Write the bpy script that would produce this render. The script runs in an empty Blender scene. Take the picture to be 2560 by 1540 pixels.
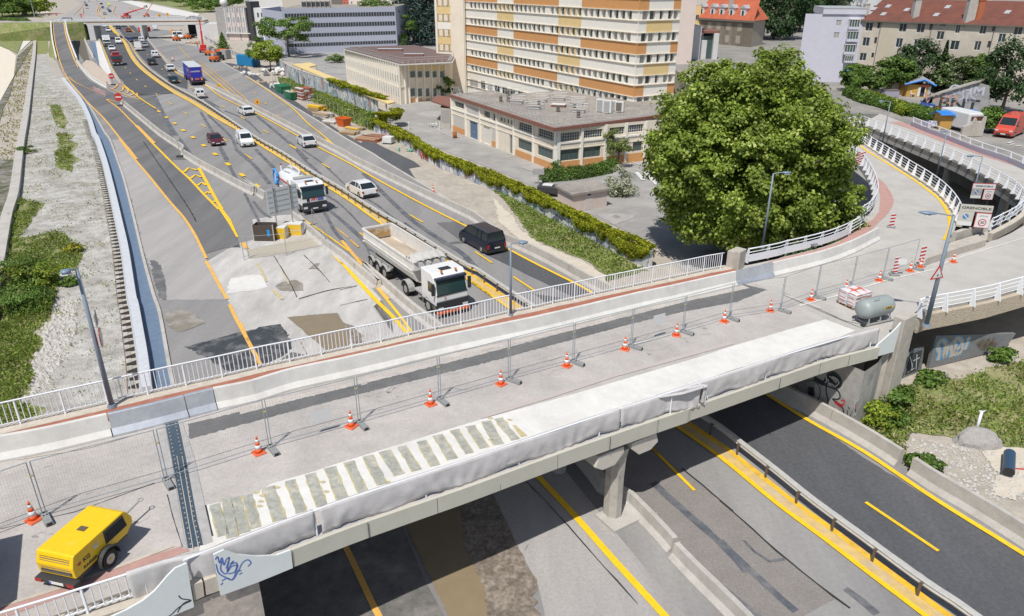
import bpy, math, random
import numpy as np
from mathutils import Vector, Matrix, geometry, noise
Vc=Vector;random.seed(7);R=math.radians
S=bpy.context.scene;COL=S.collection
# ---- camera, sky, sun, exposure
HC=21.4;TH=math.atan(.4466);FPX=1845.0;ct,st=math.cos(TH),math.sin(TH)
cam=bpy.data.objects.new('camera',bpy.data.cameras.new('camera'));COL.objects.link(cam);S.camera=cam
cam.location=(0,0,HC);cam.rotation_euler=(math.pi/2-TH,0,0)
cam.data.sensor_fit='HORIZONTAL';cam.data.sensor_width=36;cam.data.lens=FPX/2560*36
cam.data.clip_start=.5;cam.data.clip_end=6000
S.render.resolution_x=1024;S.render.resolution_y=616
SUN_AZ=21.0;SUN_EL=60.0      # shadows run along +Y turned 21 deg towards +X
w=bpy.data.worlds.new('World');S.world=w;w.use_nodes=True
nt=w.node_tree;bg=nt.nodes['Background'];sky=nt.nodes.new('ShaderNodeTexSky');sky.sky_type='NISHITA'
sky.sun_disc=False;sky.sun_elevation=R(SUN_EL);sky.sun_rotation=R(180+SUN_AZ);sky.air_density=1.0;sky.dust_density=1.1
nt.links.new(sky.outputs[0],bg.inputs[0]);bg.inputs[1].default_value=.09
sl=bpy.data.lights.new('sun','SUN');sl.energy=4.3;sl.angle=R(.5);sl.color=(1,.965,.905)
so=bpy.data.objects.new('sun',sl);COL.objects.link(so)
sd=Vc((math.sin(R(SUN_AZ))*math.cos(R(SUN_EL)),math.cos(R(SUN_AZ))*math.cos(R(SUN_EL)),-math.sin(R(SUN_EL))))
so.rotation_euler=sd.to_track_quat('-Z','Y').to_euler();so.location=(0,0,80)
S.view_settings.view_transform='Standard';S.view_settings.look='None';S.view_settings.exposure=0;S.view_settings.gamma=1
# ---- measuring: photo readings -> places on a known level
FR=dict(V=(0,0,1.0377),A=(0,0,640/2374),B=(500,0,640/2374),C=(1080,0,640/2374),D=(1600,0,600/2374),E=(2000,0,560/2374),
 F=(2000,250,560/2374),H=(1960,550,600/2374),I=(1300,300,640/2374),J=(0,350,640/2374),K=(550,350,640/2374),L=(850,500,640/2374),
 M=(0,750,640/2374),N=(0,1140,640/2374),O=(600,800,640/2374),P=(1300,1000,640/2374),Q=(1920,850,640/2374),R=(560,1140,640/2374),
 S=(1200,1140,640/2374),T=(1800,1140,760/2467),U=(180,0,320/2374),W=(1200,750,640/2374),X=(0,0,320/2374),Y=(480,0,520/2467),
 a=(640,400,220/2332),b=(220,60,340/2403),c=(2200,170,360/2323),d=(2300,430,260/1484),e=(1080,200,320/2374))
def ray(f,x,y):
 ox,oy,k=FR[f];X=(ox+x*k-1280)/FPX;U=-(oy+y*k-770)/FPX
 return Vc((X,ct+U*st,-st+U*ct))
def g(f,x,y,z=0.0):
 d=ray(f,x,y);t=(z-HC)/d.z
 return Vc((d.x*t,d.y*t,z))
KN=(13.,16.,19.,22.,25.)
def _zc(x): return 4.435-.055*(x-13)+.055/24*(x-13)**2
def Zd(x):                      # level of the near bridge: falls towards the right, then runs level
 if x<13: return 5.15-.055*x
 if x>=25: return 4.105
 i=min(3,int((x-13)/3));t=(x-KN[i])/3
 return _zc(KN[i])*(1-t)+_zc(KN[i+1])*t
def clipx(P,x0,x1):
 for sgn,lim in ((1,x0),(-1,x1)):
  if abs(lim)>1e5: continue
  out=[]
  for i,a in enumerate(P):
   b=P[(i+1)%len(P)];da=(a.x-lim)*sgn;db=(b.x-lim)*sgn
   if da>=0: out.append(a)
   if (da>=0)!=(db>=0): out.append(a.lerp(b,da/(da-db)))
  P=out
  if len(P)<3: return []
 return P
def deckflat(b,pts,dz):         # a sheet that follows the bridge level exactly
 ks=(-1e6,)+KN+(1e6,)
 for k0,k1 in zip(ks,ks[1:]):
  q=clipx([Vc((p.x,p.y,0)) for p in pts],k0,k1)
  if len(q)>2: b.poly([Vc((p.x,p.y,Zd(p.x)+dz)) for p in q])
def deckprism(b,pts,top,bot):
 deckflat(b,pts,top);deckflat(b,pts,bot);P=[]
 for i,a in enumerate(pts):
  c=pts[(i+1)%len(pts)];P.append(a)
  cuts=sorted([(k-a.x)/(c.x-a.x) for k in KN if (a.x-k)*(c.x-k)<0]) if a.x!=c.x else []
  P+=[a.lerp(c,t) for t in cuts]
 P.append(P[0]);b.loft([[Vc((p.x,p.y,Zd(p.x)+top)),Vc((p.x,p.y,Zd(p.x)+bot))] for p in P],cap=False,close=False)
def gd(f,x,y,dz=0.0):
 z=4.5+dz
 for _ in range(12):
  p=g(f,x,y,z);z=Zd(p.x)+dz
 return g(f,x,y,z)
def G(f,*pts,z=0.0): return [g(f,x,y,z) for x,y in pts]
def GD(f,*pts,dz=0.0): return [gd(f,x,y,dz) for x,y in pts]
def hgt(base,f,x,y):           # height above a base point whose top reads at f,x,y
 d=ray(f,x,y);t=base.y/d.y
 return HC+d.z*t-base.z
class Wall:                    # upright plane through two base points: readings -> (distance along, height)
 def __init__(s,p0,p1): s.p0=p0.copy();s.d=(p1-p0);s.d.z=0;s.L=s.d.length;s.d.normalize();s.n=Vc((s.d.y,-s.d.x,0))
 def m(s,f,x,y):
  r=ray(f,x,y);o=Vc((0,0,HC));t=(s.p0-o).dot(s.n)/r.dot(s.n);q=o+r*t
  return (q-s.p0).dot(s.d), q.z-s.p0.z
 def at(s,u,z,o=0.0): return s.p0+s.d*u+s.n*o+Vc((0,0,z))   # n points to the viewer's side when p0 is left of p1
def smooth(pts,k=4):
 if len(pts)<3: return list(pts)
 P=[pts[0]*2-pts[1]]+list(pts)+[pts[-1]*2-pts[-2]];out=[]
 for i in range(1,len(P)-2):
  a,b,c,d=P[i-1],P[i],P[i+1],P[i+2]
  for j in range(k):
   t=j/k;out.append(.5*((2*b)+(c-a)*t+(2*a-5*b+4*c-d)*t*t+(3*b-a-3*c+d)*t**3))
 out.append(P[-2].copy());return out
def resample(pts,step):
 out=[pts[0].copy()];acc=0
 for a,b in zip(pts,pts[1:]):
  L=(b-a).length
  if L<1e-6: continue
  s=step-acc
  while s<=L: out.append(a.lerp(b,s/L));s+=step
  acc=L-(s-step)
 return out
def offset(pts,d):
 out=[]
 for i,p in enumerate(pts):
  a=pts[max(i-1,0)];b=pts[min(i+1,len(pts)-1)];t=(b-a);t.z=0
  if t.length<1e-9: t=Vc((1,0,0))
  t.normalize();out.append(p+Vc((-t.y,t.x,0))*d)   # + = left of travel
 return out
# ---- materials
MATS={}
def _n(nt,t,**k):
 n=nt.nodes.new(t)
 for a,b in k.items(): setattr(n,a,b)
 return n
def mat(name,col,rough=.8,var=0.0,scale=1.0,col2=None,fac=(.4,.6),metal=0,spec=.5,bump=0,bscale=None,coat=0,detail=6,stretch=None,emit=None,trans=0,dark=None,fine=0.0):
 if name in MATS: return MATS[name]
 m=bpy.data.materials.new(name);m.use_nodes=True;nt=m.node_tree;b=nt.nodes['Principled BSDF'];MATS[name]=m
 c=(*col,1)
 b.inputs['Base Color'].default_value=c;b.inputs['Roughness'].default_value=rough;b.inputs['Metallic'].default_value=metal
 b.inputs['Specular IOR Level'].default_value=spec;b.inputs['Coat Weight'].default_value=coat
 if trans: b.inputs['Transmission Weight'].default_value=trans
 if emit: b.inputs['Emission Color'].default_value=(*col,1);b.inputs['Emission Strength'].default_value=emit
 if not(var or col2 or bump or fine): return m
 geo=_n(nt,'ShaderNodeNewGeometry');src=geo.outputs['Position']
 if stretch:
  mp=_n(nt,'ShaderNodeMapping');mp.inputs['Rotation'].default_value=(0,0,stretch[1]);mp.inputs['Scale'].default_value=stretch[0]
  nt.links.new(src,mp.inputs[0]);src=mp.outputs[0]
 cur=None
 if col2:
  n=_n(nt,'ShaderNodeTexNoise');n.inputs['Scale'].default_value=scale;n.inputs['Detail'].default_value=detail;n.inputs['Roughness'].default_value=.6;nt.links.new(src,n.inputs[0])
  r=_n(nt,'ShaderNodeMapRange');r.inputs[1].default_value=fac[0];r.inputs[2].default_value=fac[1];nt.links.new(n.outputs[0],r.inputs[0])
  mx=_n(nt,'ShaderNodeMix',data_type='RGBA');mx.inputs[6].default_value=c;mx.inputs[7].default_value=(*col2,1);nt.links.new(r.outputs[0],mx.inputs[0]);cur=mx.outputs[2]
 for amt,sc in ((var,scale*3.7),(fine,scale*40)):
  if not amt: continue
  n=_n(nt,'ShaderNodeTexNoise');n.inputs['Scale'].default_value=sc;n.inputs['Detail'].default_value=8;n.inputs['Roughness'].default_value=.65;nt.links.new(geo.outputs['Position'] if sc!=scale*3.7 else src,n.inputs[0])
  r=_n(nt,'ShaderNodeMapRange');r.inputs[1].default_value=.3;r.inputs[2].default_value=.7;r.inputs[3].default_value=1-amt;r.inputs[4].default_value=1+amt;nt.links.new(n.outputs[0],r.inputs[0])
  mx=_n(nt,'ShaderNodeMix',data_type='RGBA',blend_type='MULTIPLY');mx.inputs[0].default_value=1
  if cur: nt.links.new(cur,mx.inputs[6])
  else: mx.inputs[6].default_value=c
  nt.links.new(r.outputs[0],mx.inputs[7]);cur=mx.outputs[2]
 if cur: nt.links.new(cur,b.inputs['Base Color'])
 if bump:
  n=_n(nt,'ShaderNodeTexNoise');n.inputs['Scale'].default_value=bscale or scale*8;n.inputs['Detail'].default_value=6;nt.links.new(geo.outputs['Position'],n.inputs[0])
  bp=_n(nt,'ShaderNodeBump');bp.inputs['Strength'].default_value=bump;bp.inputs['Distance'].default_value=.05;nt.links.new(n.outputs[0],bp.inputs['Height']);nt.links.new(bp.outputs[0],b.inputs['Normal'])
 return m
def leafmat(name,c1,c2,c3=None,tr=.35,sc=.5):
 m=bpy.data.materials.new(name);m.use_nodes=True;nt=m.node_tree;b=nt.nodes['Principled BSDF'];MATS[name]=m
 out=nt.nodes['Material Output']
 geo=_n(nt,'ShaderNodeNewGeometry');r=_n(nt,'ShaderNodeValToRGB');e=r.color_ramp.elements
 e[0].color=(*c1,1);e[1].color=(*c2,1);e[0].position=.1;e[1].position=.75
 if c3: x=e.new(.96);x.color=(*c3,1)
 nt.links.new(geo.outputs['Random Per Island'],r.inputs[0])
 n=_n(nt,'ShaderNodeTexNoise');n.inputs['Scale'].default_value=sc;nt.links.new(geo.outputs['Position'],n.inputs[0])
 q=_n(nt,'ShaderNodeMapRange');q.inputs[1].default_value=.35;q.inputs[2].default_value=.65;q.inputs[3].default_value=.75;q.inputs[4].default_value=1.3;nt.links.new(n.outputs[0],q.inputs[0])
 mx=_n(nt,'ShaderNodeMix',data_type='RGBA',blend_type='MULTIPLY');mx.inputs[0].default_value=1;nt.links.new(r.outputs[0],mx.inputs[6]);nt.links.new(q.outputs[0],mx.inputs[7])
 nt.links.new(mx.outputs[2],b.inputs['Base Color']);b.inputs['Roughness'].default_value=.55;b.inputs['Specular IOR Level'].default_value=.35
 t=_n(nt,'ShaderNodeBsdfTranslucent');nt.links.new(mx.outputs[2],t.inputs[0]);ms=_n(nt,'ShaderNodeMixShader');ms.inputs[0].default_value=tr
 nt.links.new(b.outputs[0],ms.inputs[1]);nt.links.new(t.outputs[0],ms.inputs[2]);nt.links.new(ms.outputs[0],out.inputs[0])
 return m
# ---- mesh building
class MB:
 def __init__(s): s.v=[];s.f=[];s.mi=[];s.cur=0
 def add(s,vs,fs):
  o=len(s.v);s.v+= [tuple(v) for v in vs];s.f+=[tuple(i+o for i in f) for f in fs];s.mi+=[s.cur]*len(fs)
  return s
 def quad(s,a,b,c,d): return s.add((a,b,c,d),((0,1,2,3),))
 def box(s,x0,x1,y0,y1,z0,z1,M=None,taper=None):
  v=[Vc(p) for p in ((x0,y0,z0),(x1,y0,z0),(x1,y1,z0),(x0,y1,z0),(x0,y0,z1),(x1,y0,z1),(x1,y1,z1),(x0,y1,z1))]
  if taper:
   cx,cy=(x0+x1)/2,(y0+y1)/2
   for p in v[4:]: p.x=cx+(p.x-cx)*taper[0];p.y=cy+(p.y-cy)*taper[1]
  if M: v=[M@p for p in v]
  return s.add(v,((0,3,2,1),(4,5,6,7),(0,1,5,4),(1,2,6,5),(2,3,7,6),(3,0,4,7)))
 def obox(s,p,d,L,W,H,z0=0,up=None):      # box with one end at p, running along d
  d=Vc(d);d.z=0;d.normalize();n=Vc((-d.y,d.x,0));a=p+Vc((0,0,z0))
  v=[a+d*i*L+n*j*W/2+Vc((0,0,k*H)) for k in (0,1) for (i,j) in ((0,-1),(1,-1),(1,1),(0,1))]
  return s.add(v,((0,3,2,1),(4,5,6,7),(0,1,5,4),(1,2,6,5),(2,3,7,6),(3,0,4,7)))
 def cyl(s,p0,p1,r0,r1=None,n=8,cap=True):
  p0=Vc(p0);p1=Vc(p1);r1=r0 if r1 is None else r1;d=(p1-p0)
  if d.length<1e-9: return s
  q=d.to_track_quat('Z','Y');vs=[]
  for p,r in ((p0,r0),(p1,r1)):
   for i in range(n):
    a=2*math.pi*i/n;vs.append(p+q@Vc((math.cos(a)*r,math.sin(a)*r,0)))
  fs=[(i,(i+1)%n,n+(i+1)%n,n+i) for i in range(n)]
  if cap: fs+=[tuple(range(n))[::-1],tuple(range(n,2*n))]
  return s.add(vs,fs)
 def tube(s,pts,r,n=6):
  pts=[Vc(p) for p in pts];vs=[];N=len(pts)
  for i,p in enumerate(pts):
   d=(pts[min(i+1,N-1)]-pts[max(i-1,0)]);q=d.to_track_quat('Z','Y');rr=r[i] if isinstance(r,(list,tuple)) else r
   for j in range(n):
    a=2*math.pi*j/n;vs.append(p+q@Vc((math.cos(a)*rr,math.sin(a)*rr,0)))
  fs=[(i*n+j,i*n+(j+1)%n,(i+1)*n+(j+1)%n,(i+1)*n+j) for i in range(N-1) for j in range(n)]
  fs+=[tuple(range(n))[::-1],tuple(range((N-1)*n,N*n))]
  return s.add(vs,fs)
 def poly(s,pts,z=None,holes=()):          # flat polygon, triangulated
  loops=[[Vc((p[0],p[1],0)) for p in pts]]+[[Vc((p[0],p[1],0)) for p in h] for h in holes]
  tr=geometry.tessellate_polygon(loops);vs=[p for l in ([pts]+list(holes)) for p in l]
  vs=[(p[0],p[1],(z if z is not None else p[2])) for p in vs];fs=[]
  for t in tr:
   a,b,c=[Vc(vs[i]) for i in t]
   fs.append(tuple(t) if (b-a).cross(c-a).z>0 else tuple(t)[::-1])
  return s.add(vs,fs)
 def prism(s,pts,z0,z1):                   # pts may carry own z;thickness downward when z0 is a tuple ('t',th)
  n=len(pts)
  if isinstance(z0,tuple): lo=[Vc((p[0],p[1],p[2]-z0[1])) for p in pts];hi=[Vc(p) for p in pts]
  else: lo=[Vc((p[0],p[1],z0)) for p in pts];hi=[Vc((p[0],p[1],z1)) for p in pts]
  ar=sum(pts[i][0]*pts[(i+1)%n][1]-pts[(i+1)%n][0]*pts[i][1] for i in range(n))
  s.poly(hi)
  fs=[]
  for i in range(n):
   j=(i+1)%n;fs.append((i,j,n+j,n+i) if ar>0 else (j,i,n+i,n+j))
  s.add(lo+hi,fs)
  o=len(s.f);s.poly(lo);
  for k in range(o,len(s.f)): s.f[k]=s.f[k][::-1]
  return s
 def sweep(s,path,prof,close=True,caps=True):   # prof: (offset to the left, height) pairs
  P=[offset(path,o) for o,h in prof];n=len(prof);N=len(path);vs=[]
  for i in range(N):
   for k,(o,h) in enumerate(prof): vs.append(P[k][i]+Vc((0,0,h)))
  fs=[]
  for i in range(N-1):
   for k in range(n if close else n-1):
    a=i*n+k;b=i*n+(k+1)%n;fs.append((a,b,b+n,a+n))
  if caps and close: fs+=[tuple(range(n))[::-1],tuple(range((N-1)*n,N*n))]
  return s.add(vs,fs)
 def ribbon(s,path,w,dz=0,jit=0):
  rnd=random.random
  if jit:
   a=[p+Vc((rnd()-.5,rnd()-.5,0))*jit for p in offset(path,w/2)];b=[p+Vc((rnd()-.5,rnd()-.5,0))*jit for p in offset(path,-w/2)]
  else: a=offset(path,w/2);b=offset(path,-w/2)
  n=len(path);vs=[p+Vc((0,0,dz)) for p in a+b]
  return s.add(vs,[(n+i,n+i+1,i+1,i) for i in range(n-1)])
 def loft(s,secs,cap=True,close=True):
  n=len(secs[0]);vs=[p for c in secs for p in c];fs=[]
  for i in range(len(secs)-1):
   for k in range(n if close else n-1): a=i*n+k;b=i*n+(k+1)%n;fs.append((a,b,b+n,a+n))
  if cap: fs+=[tuple(range(n))[::-1],tuple(range((len(secs)-1)*n,len(secs)*n))]
  return s.add(vs,fs)
 def B(s,name,m,parent=None,smoothf=False,bevel=0,label=None,stuff=False,M=None,fix=False,noup=False):
  me=bpy.data.meshes.new(name);me.from_pydata(s.v,[],s.f)
  for mm in (m if isinstance(m,(list,tuple)) else [m]): me.materials.append(mm)
  if len(me.materials)>1: me.polygons.foreach_set('material_index',s.mi)
  if smoothf: me.polygons.foreach_set('use_smooth',[True]*len(me.polygons))
  me.update()
  if fix:
   import bmesh
   bm=bmesh.new();bm.from_mesh(me);bmesh.ops.recalc_face_normals(bm,faces=bm.faces);bm.to_mesh(me);bm.free()
  o=bpy.data.objects.new(name,me);COL.objects.link(o)
  if parent: o.parent=parent
  if M: o.matrix_basis=M
  if bevel: b=o.modifiers.new('bevel','BEVEL');b.width=bevel;b.segments=2;b.limit_method='ANGLE';b.angle_limit=R(40)
  if label: o['label']=label
  if stuff: o['kind']='stuff'
  return o
def tag(o,label,cat,group=None,kind=None):
 o['label']=label;o['category']=cat
 if group: o['group']=group
 if kind: o['kind']=kind
 return o
def struct(o,label=None):
 o['kind']='structure'
 if label: o['label']=label
 return o
def thing(name,label,cat,loc=(0,0,0),rz=0,group=None,sc=1):
 o=bpy.data.objects.new(name,None);COL.objects.link(o);o.location=loc;o.rotation_euler=(0,0,rz);o.scale=(sc,)*3;o.empty_display_size=.3
 return tag(o,label,cat,group)
def dup(o,loc=None,rz=None,label=None,group=None,parent=None,sc=None):
 c=o.copy();COL.objects.link(c)
 if parent: c.parent=parent
 if loc is not None: c.location=loc
 if rz is not None: c.rotation_euler=(0,0,rz)
 if sc is not None: c.scale=(sc,)*3
 if label: c['label']=label
 if group: c['group']=group
 for ch in o.children: dup(ch,parent=c)
 return c
FLAT={}
def lay(pts,n,base=0.0):       # stack flush sheets a few millimetres apart, wider apart far off
 return [Vc((p.x,p.y,base+n*.004*(1+abs(p.y)/50))) for p in pts]
def heading(a,b): d=b-a;return math.atan2(d.y,d.x)
def text_mesh(body,size,depth=.004,align='CENTER',bold=False):
 c=bpy.data.curves.new('t','FONT');c.body=body;c.size=size;c.extrude=depth;c.align_x=align;c.align_y='CENTER'
 if bold: c.offset=size*.02
 o=bpy.data.objects.new('t',c);COL.objects.link(o);bpy.context.view_layer.update()
 me=bpy.data.meshes.new_from_object(o.evaluated_get(bpy.context.evaluated_depsgraph_get()));COL.objects.unlink(o);bpy.data.objects.remove(o)
 return me
def lettering(body,size,m,parent,M,name='lettering',bold=True,depth=.004,align='CENTER',sx=1):
 me=text_mesh(body,size,depth,align,bold);me.materials.clear();me.materials.append(m)
 o=bpy.data.objects.new(name,me);COL.objects.link(o);o.parent=parent;o.matrix_basis=M@Matrix.Diagonal((sx,1,1,1));return o
def facing(p,d,up=Vc((0,0,1)),out=0.0):   # frame lying on an upright face: text runs along d
 d=Vc(d).normalized();n=d.cross(up).normalized();u=n.cross(d)
 M=Matrix.Identity(4)
 for i in range(3): M[i][0]=d[i];M[i][1]=u[i];M[i][2]=n[i];M[i][3]=p[i]+n[i]*out
 return M
# ---- ground, motorway, markings
C_=dict
M_dirt=mat('dirt',(.44,.395,.335),.95,var=.18,scale=.35,col2=(.36,.32,.27),fac=(.4,.7),bump=.6,bscale=6,fine=.15)
M_gravel=mat('gravel',(.45,.435,.40),.95,var=.3,scale=.3,col2=(.33,.31,.275),fac=(.40,.62),bump=1,bscale=7,fine=.5)
M_asph=mat('asphalt_worn',(.225,.218,.215),.9,var=.12,scale=.12,col2=(.295,.285,.275),fac=(.4,.65),fine=.10,stretch=((1,.12,1),R(-32)))
M_asphl=mat('asphalt_pale',(.37,.35,.335),.9,var=.10,scale=.2,col2=(.30,.285,.275),fac=(.45,.7),fine=.12,stretch=((1,.15,1),R(-40)))
M_asphd=mat('asphalt_new',(.085,.088,.095),.85,var=.12,scale=.15,col2=(.11,.11,.115),fac=(.45,.7),fine=.2,stretch=((1,.12,1),R(-38)))
M_asphm=mat('asphalt_mid',(.13,.13,.132),.88,var=.14,scale=.2,col2=(.18,.175,.172),fac=(.4,.65),fine=.12,stretch=((1,.15,1),R(-25)))
M_patchd=mat('asphalt_seal',(.10,.108,.125),.8,var=.3,scale=.8,col2=(.17,.17,.175),fac=(.42,.62),fine=.3)
M_wet=mat('wet_asphalt',(.055,.058,.06),.45,var=.25,scale=.9,col2=(.19,.185,.175),fac=(.48,.66),fine=.2)
M_conc=mat('concrete',(.47,.445,.41),.88,var=.12,scale=.5,col2=(.39,.365,.33),fac=(.45,.75),fine=.12)
M_concw=mat('concrete_white',(.66,.645,.61),.85,var=.08,scale=.5,col2=(.56,.54,.51),fac=(.45,.75),fine=.06)
M_slabc=mat('concrete_slab',(.50,.48,.455),.9,var=.16,scale=.3,col2=(.40,.385,.36),fac=(.42,.68),fine=.1,stretch=((1,.3,1),R(-35)))
M_yel=mat('yellow_paint',(.86,.53,.015),.6,var=.12,scale=.7,col2=(.66,.44,.10),fac=(.62,.8),fine=.15)
M_yelo=mat('yellow_paint_worn',(.74,.42,.09),.7,var=.12,scale=.5,col2=(.60,.38,.16),fac=(.55,.8),fine=.2)
M_white=mat('white_paint',(.78,.78,.77),.45,var=.03,scale=1)
M_rail=mat('white_railing_paint',(.80,.82,.85),.4)
M_pud=mat('muddy_water',(.26,.205,.13),.12,var=.06,scale=.4,spec=.5)
M_sandw=mat('pale_sand',(.57,.51,.42),.95,var=.1,scale=.3,bump=.5,bscale=5,fine=.1)
M_grassg=mat('grass_soil',(.19,.225,.07),.95,var=.35,scale=.5,col2=(.29,.27,.14),fac=(.45,.65),bump=1,bscale=9,fine=.4)
M_river=mat('river_bed_path',(.68,.61,.50),.95,var=.08,scale=.2,fine=.1)
M_stone=mat('bank_stone',(.23,.215,.19),.95,var=.5,scale=.45,col2=(.09,.095,.05),fac=(.42,.58),bump=1,bscale=4,fine=.5)
def sheet(name,pts,m,n,base=0.0,rag=0.0,label=None):
 if rag:
  q=[]
  P=list(pts)+[pts[0]]
  for a,b in zip(P,P[1:]):
   k=max(1,min(24,int((b-a).length/(rag*2.2))))
   for i in range(k): q.append(a.lerp(b,i/k)+Vc((random.gauss(0,rag*.5),random.gauss(0,rag*.5),0)))
  pts=q
 o=MB().poly(lay(pts,n,base)).B(name,m);return struct(o,label)
ramp1_r=smooth(GD('F',(560,400),(740,520),(940,650),(1150,790),(1300,885),(1450,1000),(1560,1120),(1630,1240),(1650,1340)),3)
ramp2_l=smooth(GD('F',(640,262),(800,320),(1000,400),(1200,480),(1400,560),(1650,665),(1900,790),(2120,910),(2270,1010),(2350,1110),(2350,1190),(2230,1290),(2100,1360),(1985,1420)),3)
pit=[Vc((p.x,p.y,0)) for p in ramp1_r[::-1]]+[Vc((p.x,p.y,0))+Vc((1.5,6,0)) for p in ramp2_l[:-14]]+[Vc((p.x+3.5,p.y+1,0)) for p in ramp2_l[-14:-5]]+[Vc((p.x,p.y,0)) for p in ramp2_l[-5:]]
tr_l=G('J',(930,0),(1000,200),(1055,400),(1105,600),(1160,830),(1200,1000),(1235,1200),(1280,1484))+G('M',(1300,60),(1345,300),(1390,550),(1430,850))
tr_r=G('J',(1030,0),(1100,190),(1160,360),(1250,700),(1340,1070),(1440,1430))+G('M',(1500,120),(1590,600),(1640,840))
tr_l=G('A',(600,735),(760,925),(850,1100),(900,1250))+tr_l;tr_r=G('A',(640,745),(800,930),(900,1090),(980,1230))+tr_r
trench=[Vc((p.x,p.y,0)) for p in tr_l]+[Vc((p.x,p.y,0)) for p in tr_r[::-1]]
far=2600
gnd=MB()
outer=[Vc(p) for p in ((-400,-60,0),(400,-60,0),(400,far,0),(-900,far,0),(-900,-60,0))]
gnd.poly(outer,z=-.02,holes=[[p for p in pit],[p for p in trench]])
struct(gnd.B('ground',M_dirt),'pale dusty ground around the motorway')
M_pit=mat('pit_floor_shade',(.018,.022,.016),.9,var=.4,scale=.4);M_pitw=mat('pit_wall_shade',(.03,.033,.033),.9,var=.4,scale=.8)  # near-black colours stand in for the shade beneath the ramps
b=MB();b.poly([Vc((p.x,p.y,-5)) for p in pit]);struct(b.B('sunken_ground',M_pit),'ground deep between the curved ramps, its shade painted near-black')
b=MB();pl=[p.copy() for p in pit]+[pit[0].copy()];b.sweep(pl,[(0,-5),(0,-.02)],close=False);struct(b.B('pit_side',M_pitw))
mw_l=G('A',(480,205),(462,240),(455,330),(475,450),(520,560),(575,680),(640,745),(800,930),(900,1090),(980,1230))+G('J',(1030,0),(1160,360),(1250,700),(1340,1070),(1440,1430))+G('M',(1500,120),(1590,600),(1640,840))
mw_l+= [Vc((mw_l[-1].x+1.5,10,0)),Vc((mw_l[-1].x+3,-40,0))]
kerb=G('B',(-420,340),(-300,380),(0,440),(100,500),(210,580),(400,690),(640,840),(850,980),(1100,1130),(1350,1290),(1600,1430))+G('K',(1470,170),(1800,370),(2050,520),(2374,740))+G('L',(1400,260),(1700,430),(2000,580),(2300,740))
kerb_far=G('A',(1860,340),(1840,470))
ypar=G('Q',(0,480),(370,720),(900,1010),(1550,1420))+G('T',(2467,760))
mw_r=kerb+G('Q',(300,560),(900,930),(1500,1330),(1900,1600))+[Vc((44,8,0)),Vc((60,-40,0))]
sheet('motorway',mw_l+[Vc((60,-40,0))]+mw_r[::-1][1:]+G('A',(1700,300),(1300,250),(900,235),(700,215),(560,205)),M_asph,1)
sheet('motorway_beyond',G('A',(440,190),(860,228),(1280,236),(1700,240),(1760,190),(1500,90),(1180,10),(1080,-25),(640,-25),(760,30),(600,140)),M_asphl,2)
P_=G
sheet('new_asphalt_lanes',G('A',(870,240),(930,370),(985,490),(1040,620),(1120,750),(1190,830),(1300,890),(1610,870),(1480,780),(1330,660),(1240,560),(1180,460),(1130,380),(1010,235)),M_asphd,2)
sheet('new_asphalt_lanes',G('A',(1075,235),(1150,340),(1220,420),(1300,520),(1390,620),(1520,720),(1640,800),(1740,830),(1740,740),(1640,690),(1560,610),(1500,540),(1450,470),(1390,400),(1310,320),(1245,240)),M_asphd,2)
sheet('mid_asphalt_lane',G('A',(1190,840),(1300,935),(1450,1030),(1480,950),(1430,890)),M_asphm,2)
sheet('mid_asphalt_lane',G('A',(640,760),(700,740),(760,760),(900,830),(1080,880),(1290,930),(1460,1030),(1520,1110),(1700,1350),(1790,1484),(1560,1484),(1380,1320),(1130,1030),(900,900)),M_asphm,2)
sheet('ramp_asphalt',G('A',(480,215),(600,210),(630,320),(660,470),(740,640),(820,740),(1000,840),(1060,870),(1130,1000),(1350,1210),(1600,1484),(1290,1484),(1150,1310),(980,1110),(800,940),(650,750),(590,640),(530,500),(500,360)),M_asphm,3)
sheet('ramp_asphalt',G('J',(1215,150),(1290,185),(1595,185),(1640,260),(1900,520),(2040,660),(2200,900),(2230,1000),(2100,1000),(1900,1060),(1860,980),(1790,850),(1640,660),(1400,340)),M_asphm,4)
sheet('worn_gutter_lane',G('J',(1040,0),(1130,0),(1400,350),(1660,690),(1800,880),(1900,1090),(2100,1484),(1500,1484),(1340,1060),(1200,500)),M_asphl,2,rag=.15)
sheet('concrete_yard',G('J',(2230,960),(2374,920))+G('K',(300,740),(560,700),(740,690),(1010,960),(1330,1300),(1500,1484))+G('L',(300,1000),(500,1250))+G('O',(1400,-30),(1600,110),(1100,260),(640,330),(300,560),(200,440),(130,300),(60,170),(0,30))+G('J',(2060,1395),(1990,1265),(1920,1130),(2100,1020)),M_slabc,4)
sheet('white_patch',G('K',(100,1290),(260,1260),(380,1255),(450,1370),(300,1400),(60,1430)),M_concw,6,rag=.12)
sheet('damp_patch',G('K',(510,1360),(580,1320),(700,1300),(770,1340),(770,1400),(640,1410),(560,1400)),mat('damp',(.235,.21,.17),.6,fine=.2,scale=.8,col2=(.34,.315,.28),fac=(.46,.62)),6,rag=.06)
sheet('damp_patch',G('K',(880,1150),(930,1145),(900,1180),(925,1215),(890,1200),(820,1200)),MATS['damp'],6,rag=.05)
sheet('dug_strip',G('K',(240,1025),(560,960),(860,905),(925,990),(640,1050),(280,1105)),mat('dug_soil',(.42,.38,.31),.95,fine=.3,scale=1,bump=1,bscale=6),6,rag=.05)
sheet('dark_asphalt_lane',G('M',(1720,440),(2000,360),(2374,270))+G('O',(180,70),(380,40),(470,180),(480,270),(420,330),(0,520)),M_wet,5,rag=.12)
sheet('damp_patch',G('M',(1660,80),(1760,110),(1900,210),(1750,280),(1650,300),(1560,250),(1540,120)),MATS['damp'],5,rag=.1)
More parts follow.
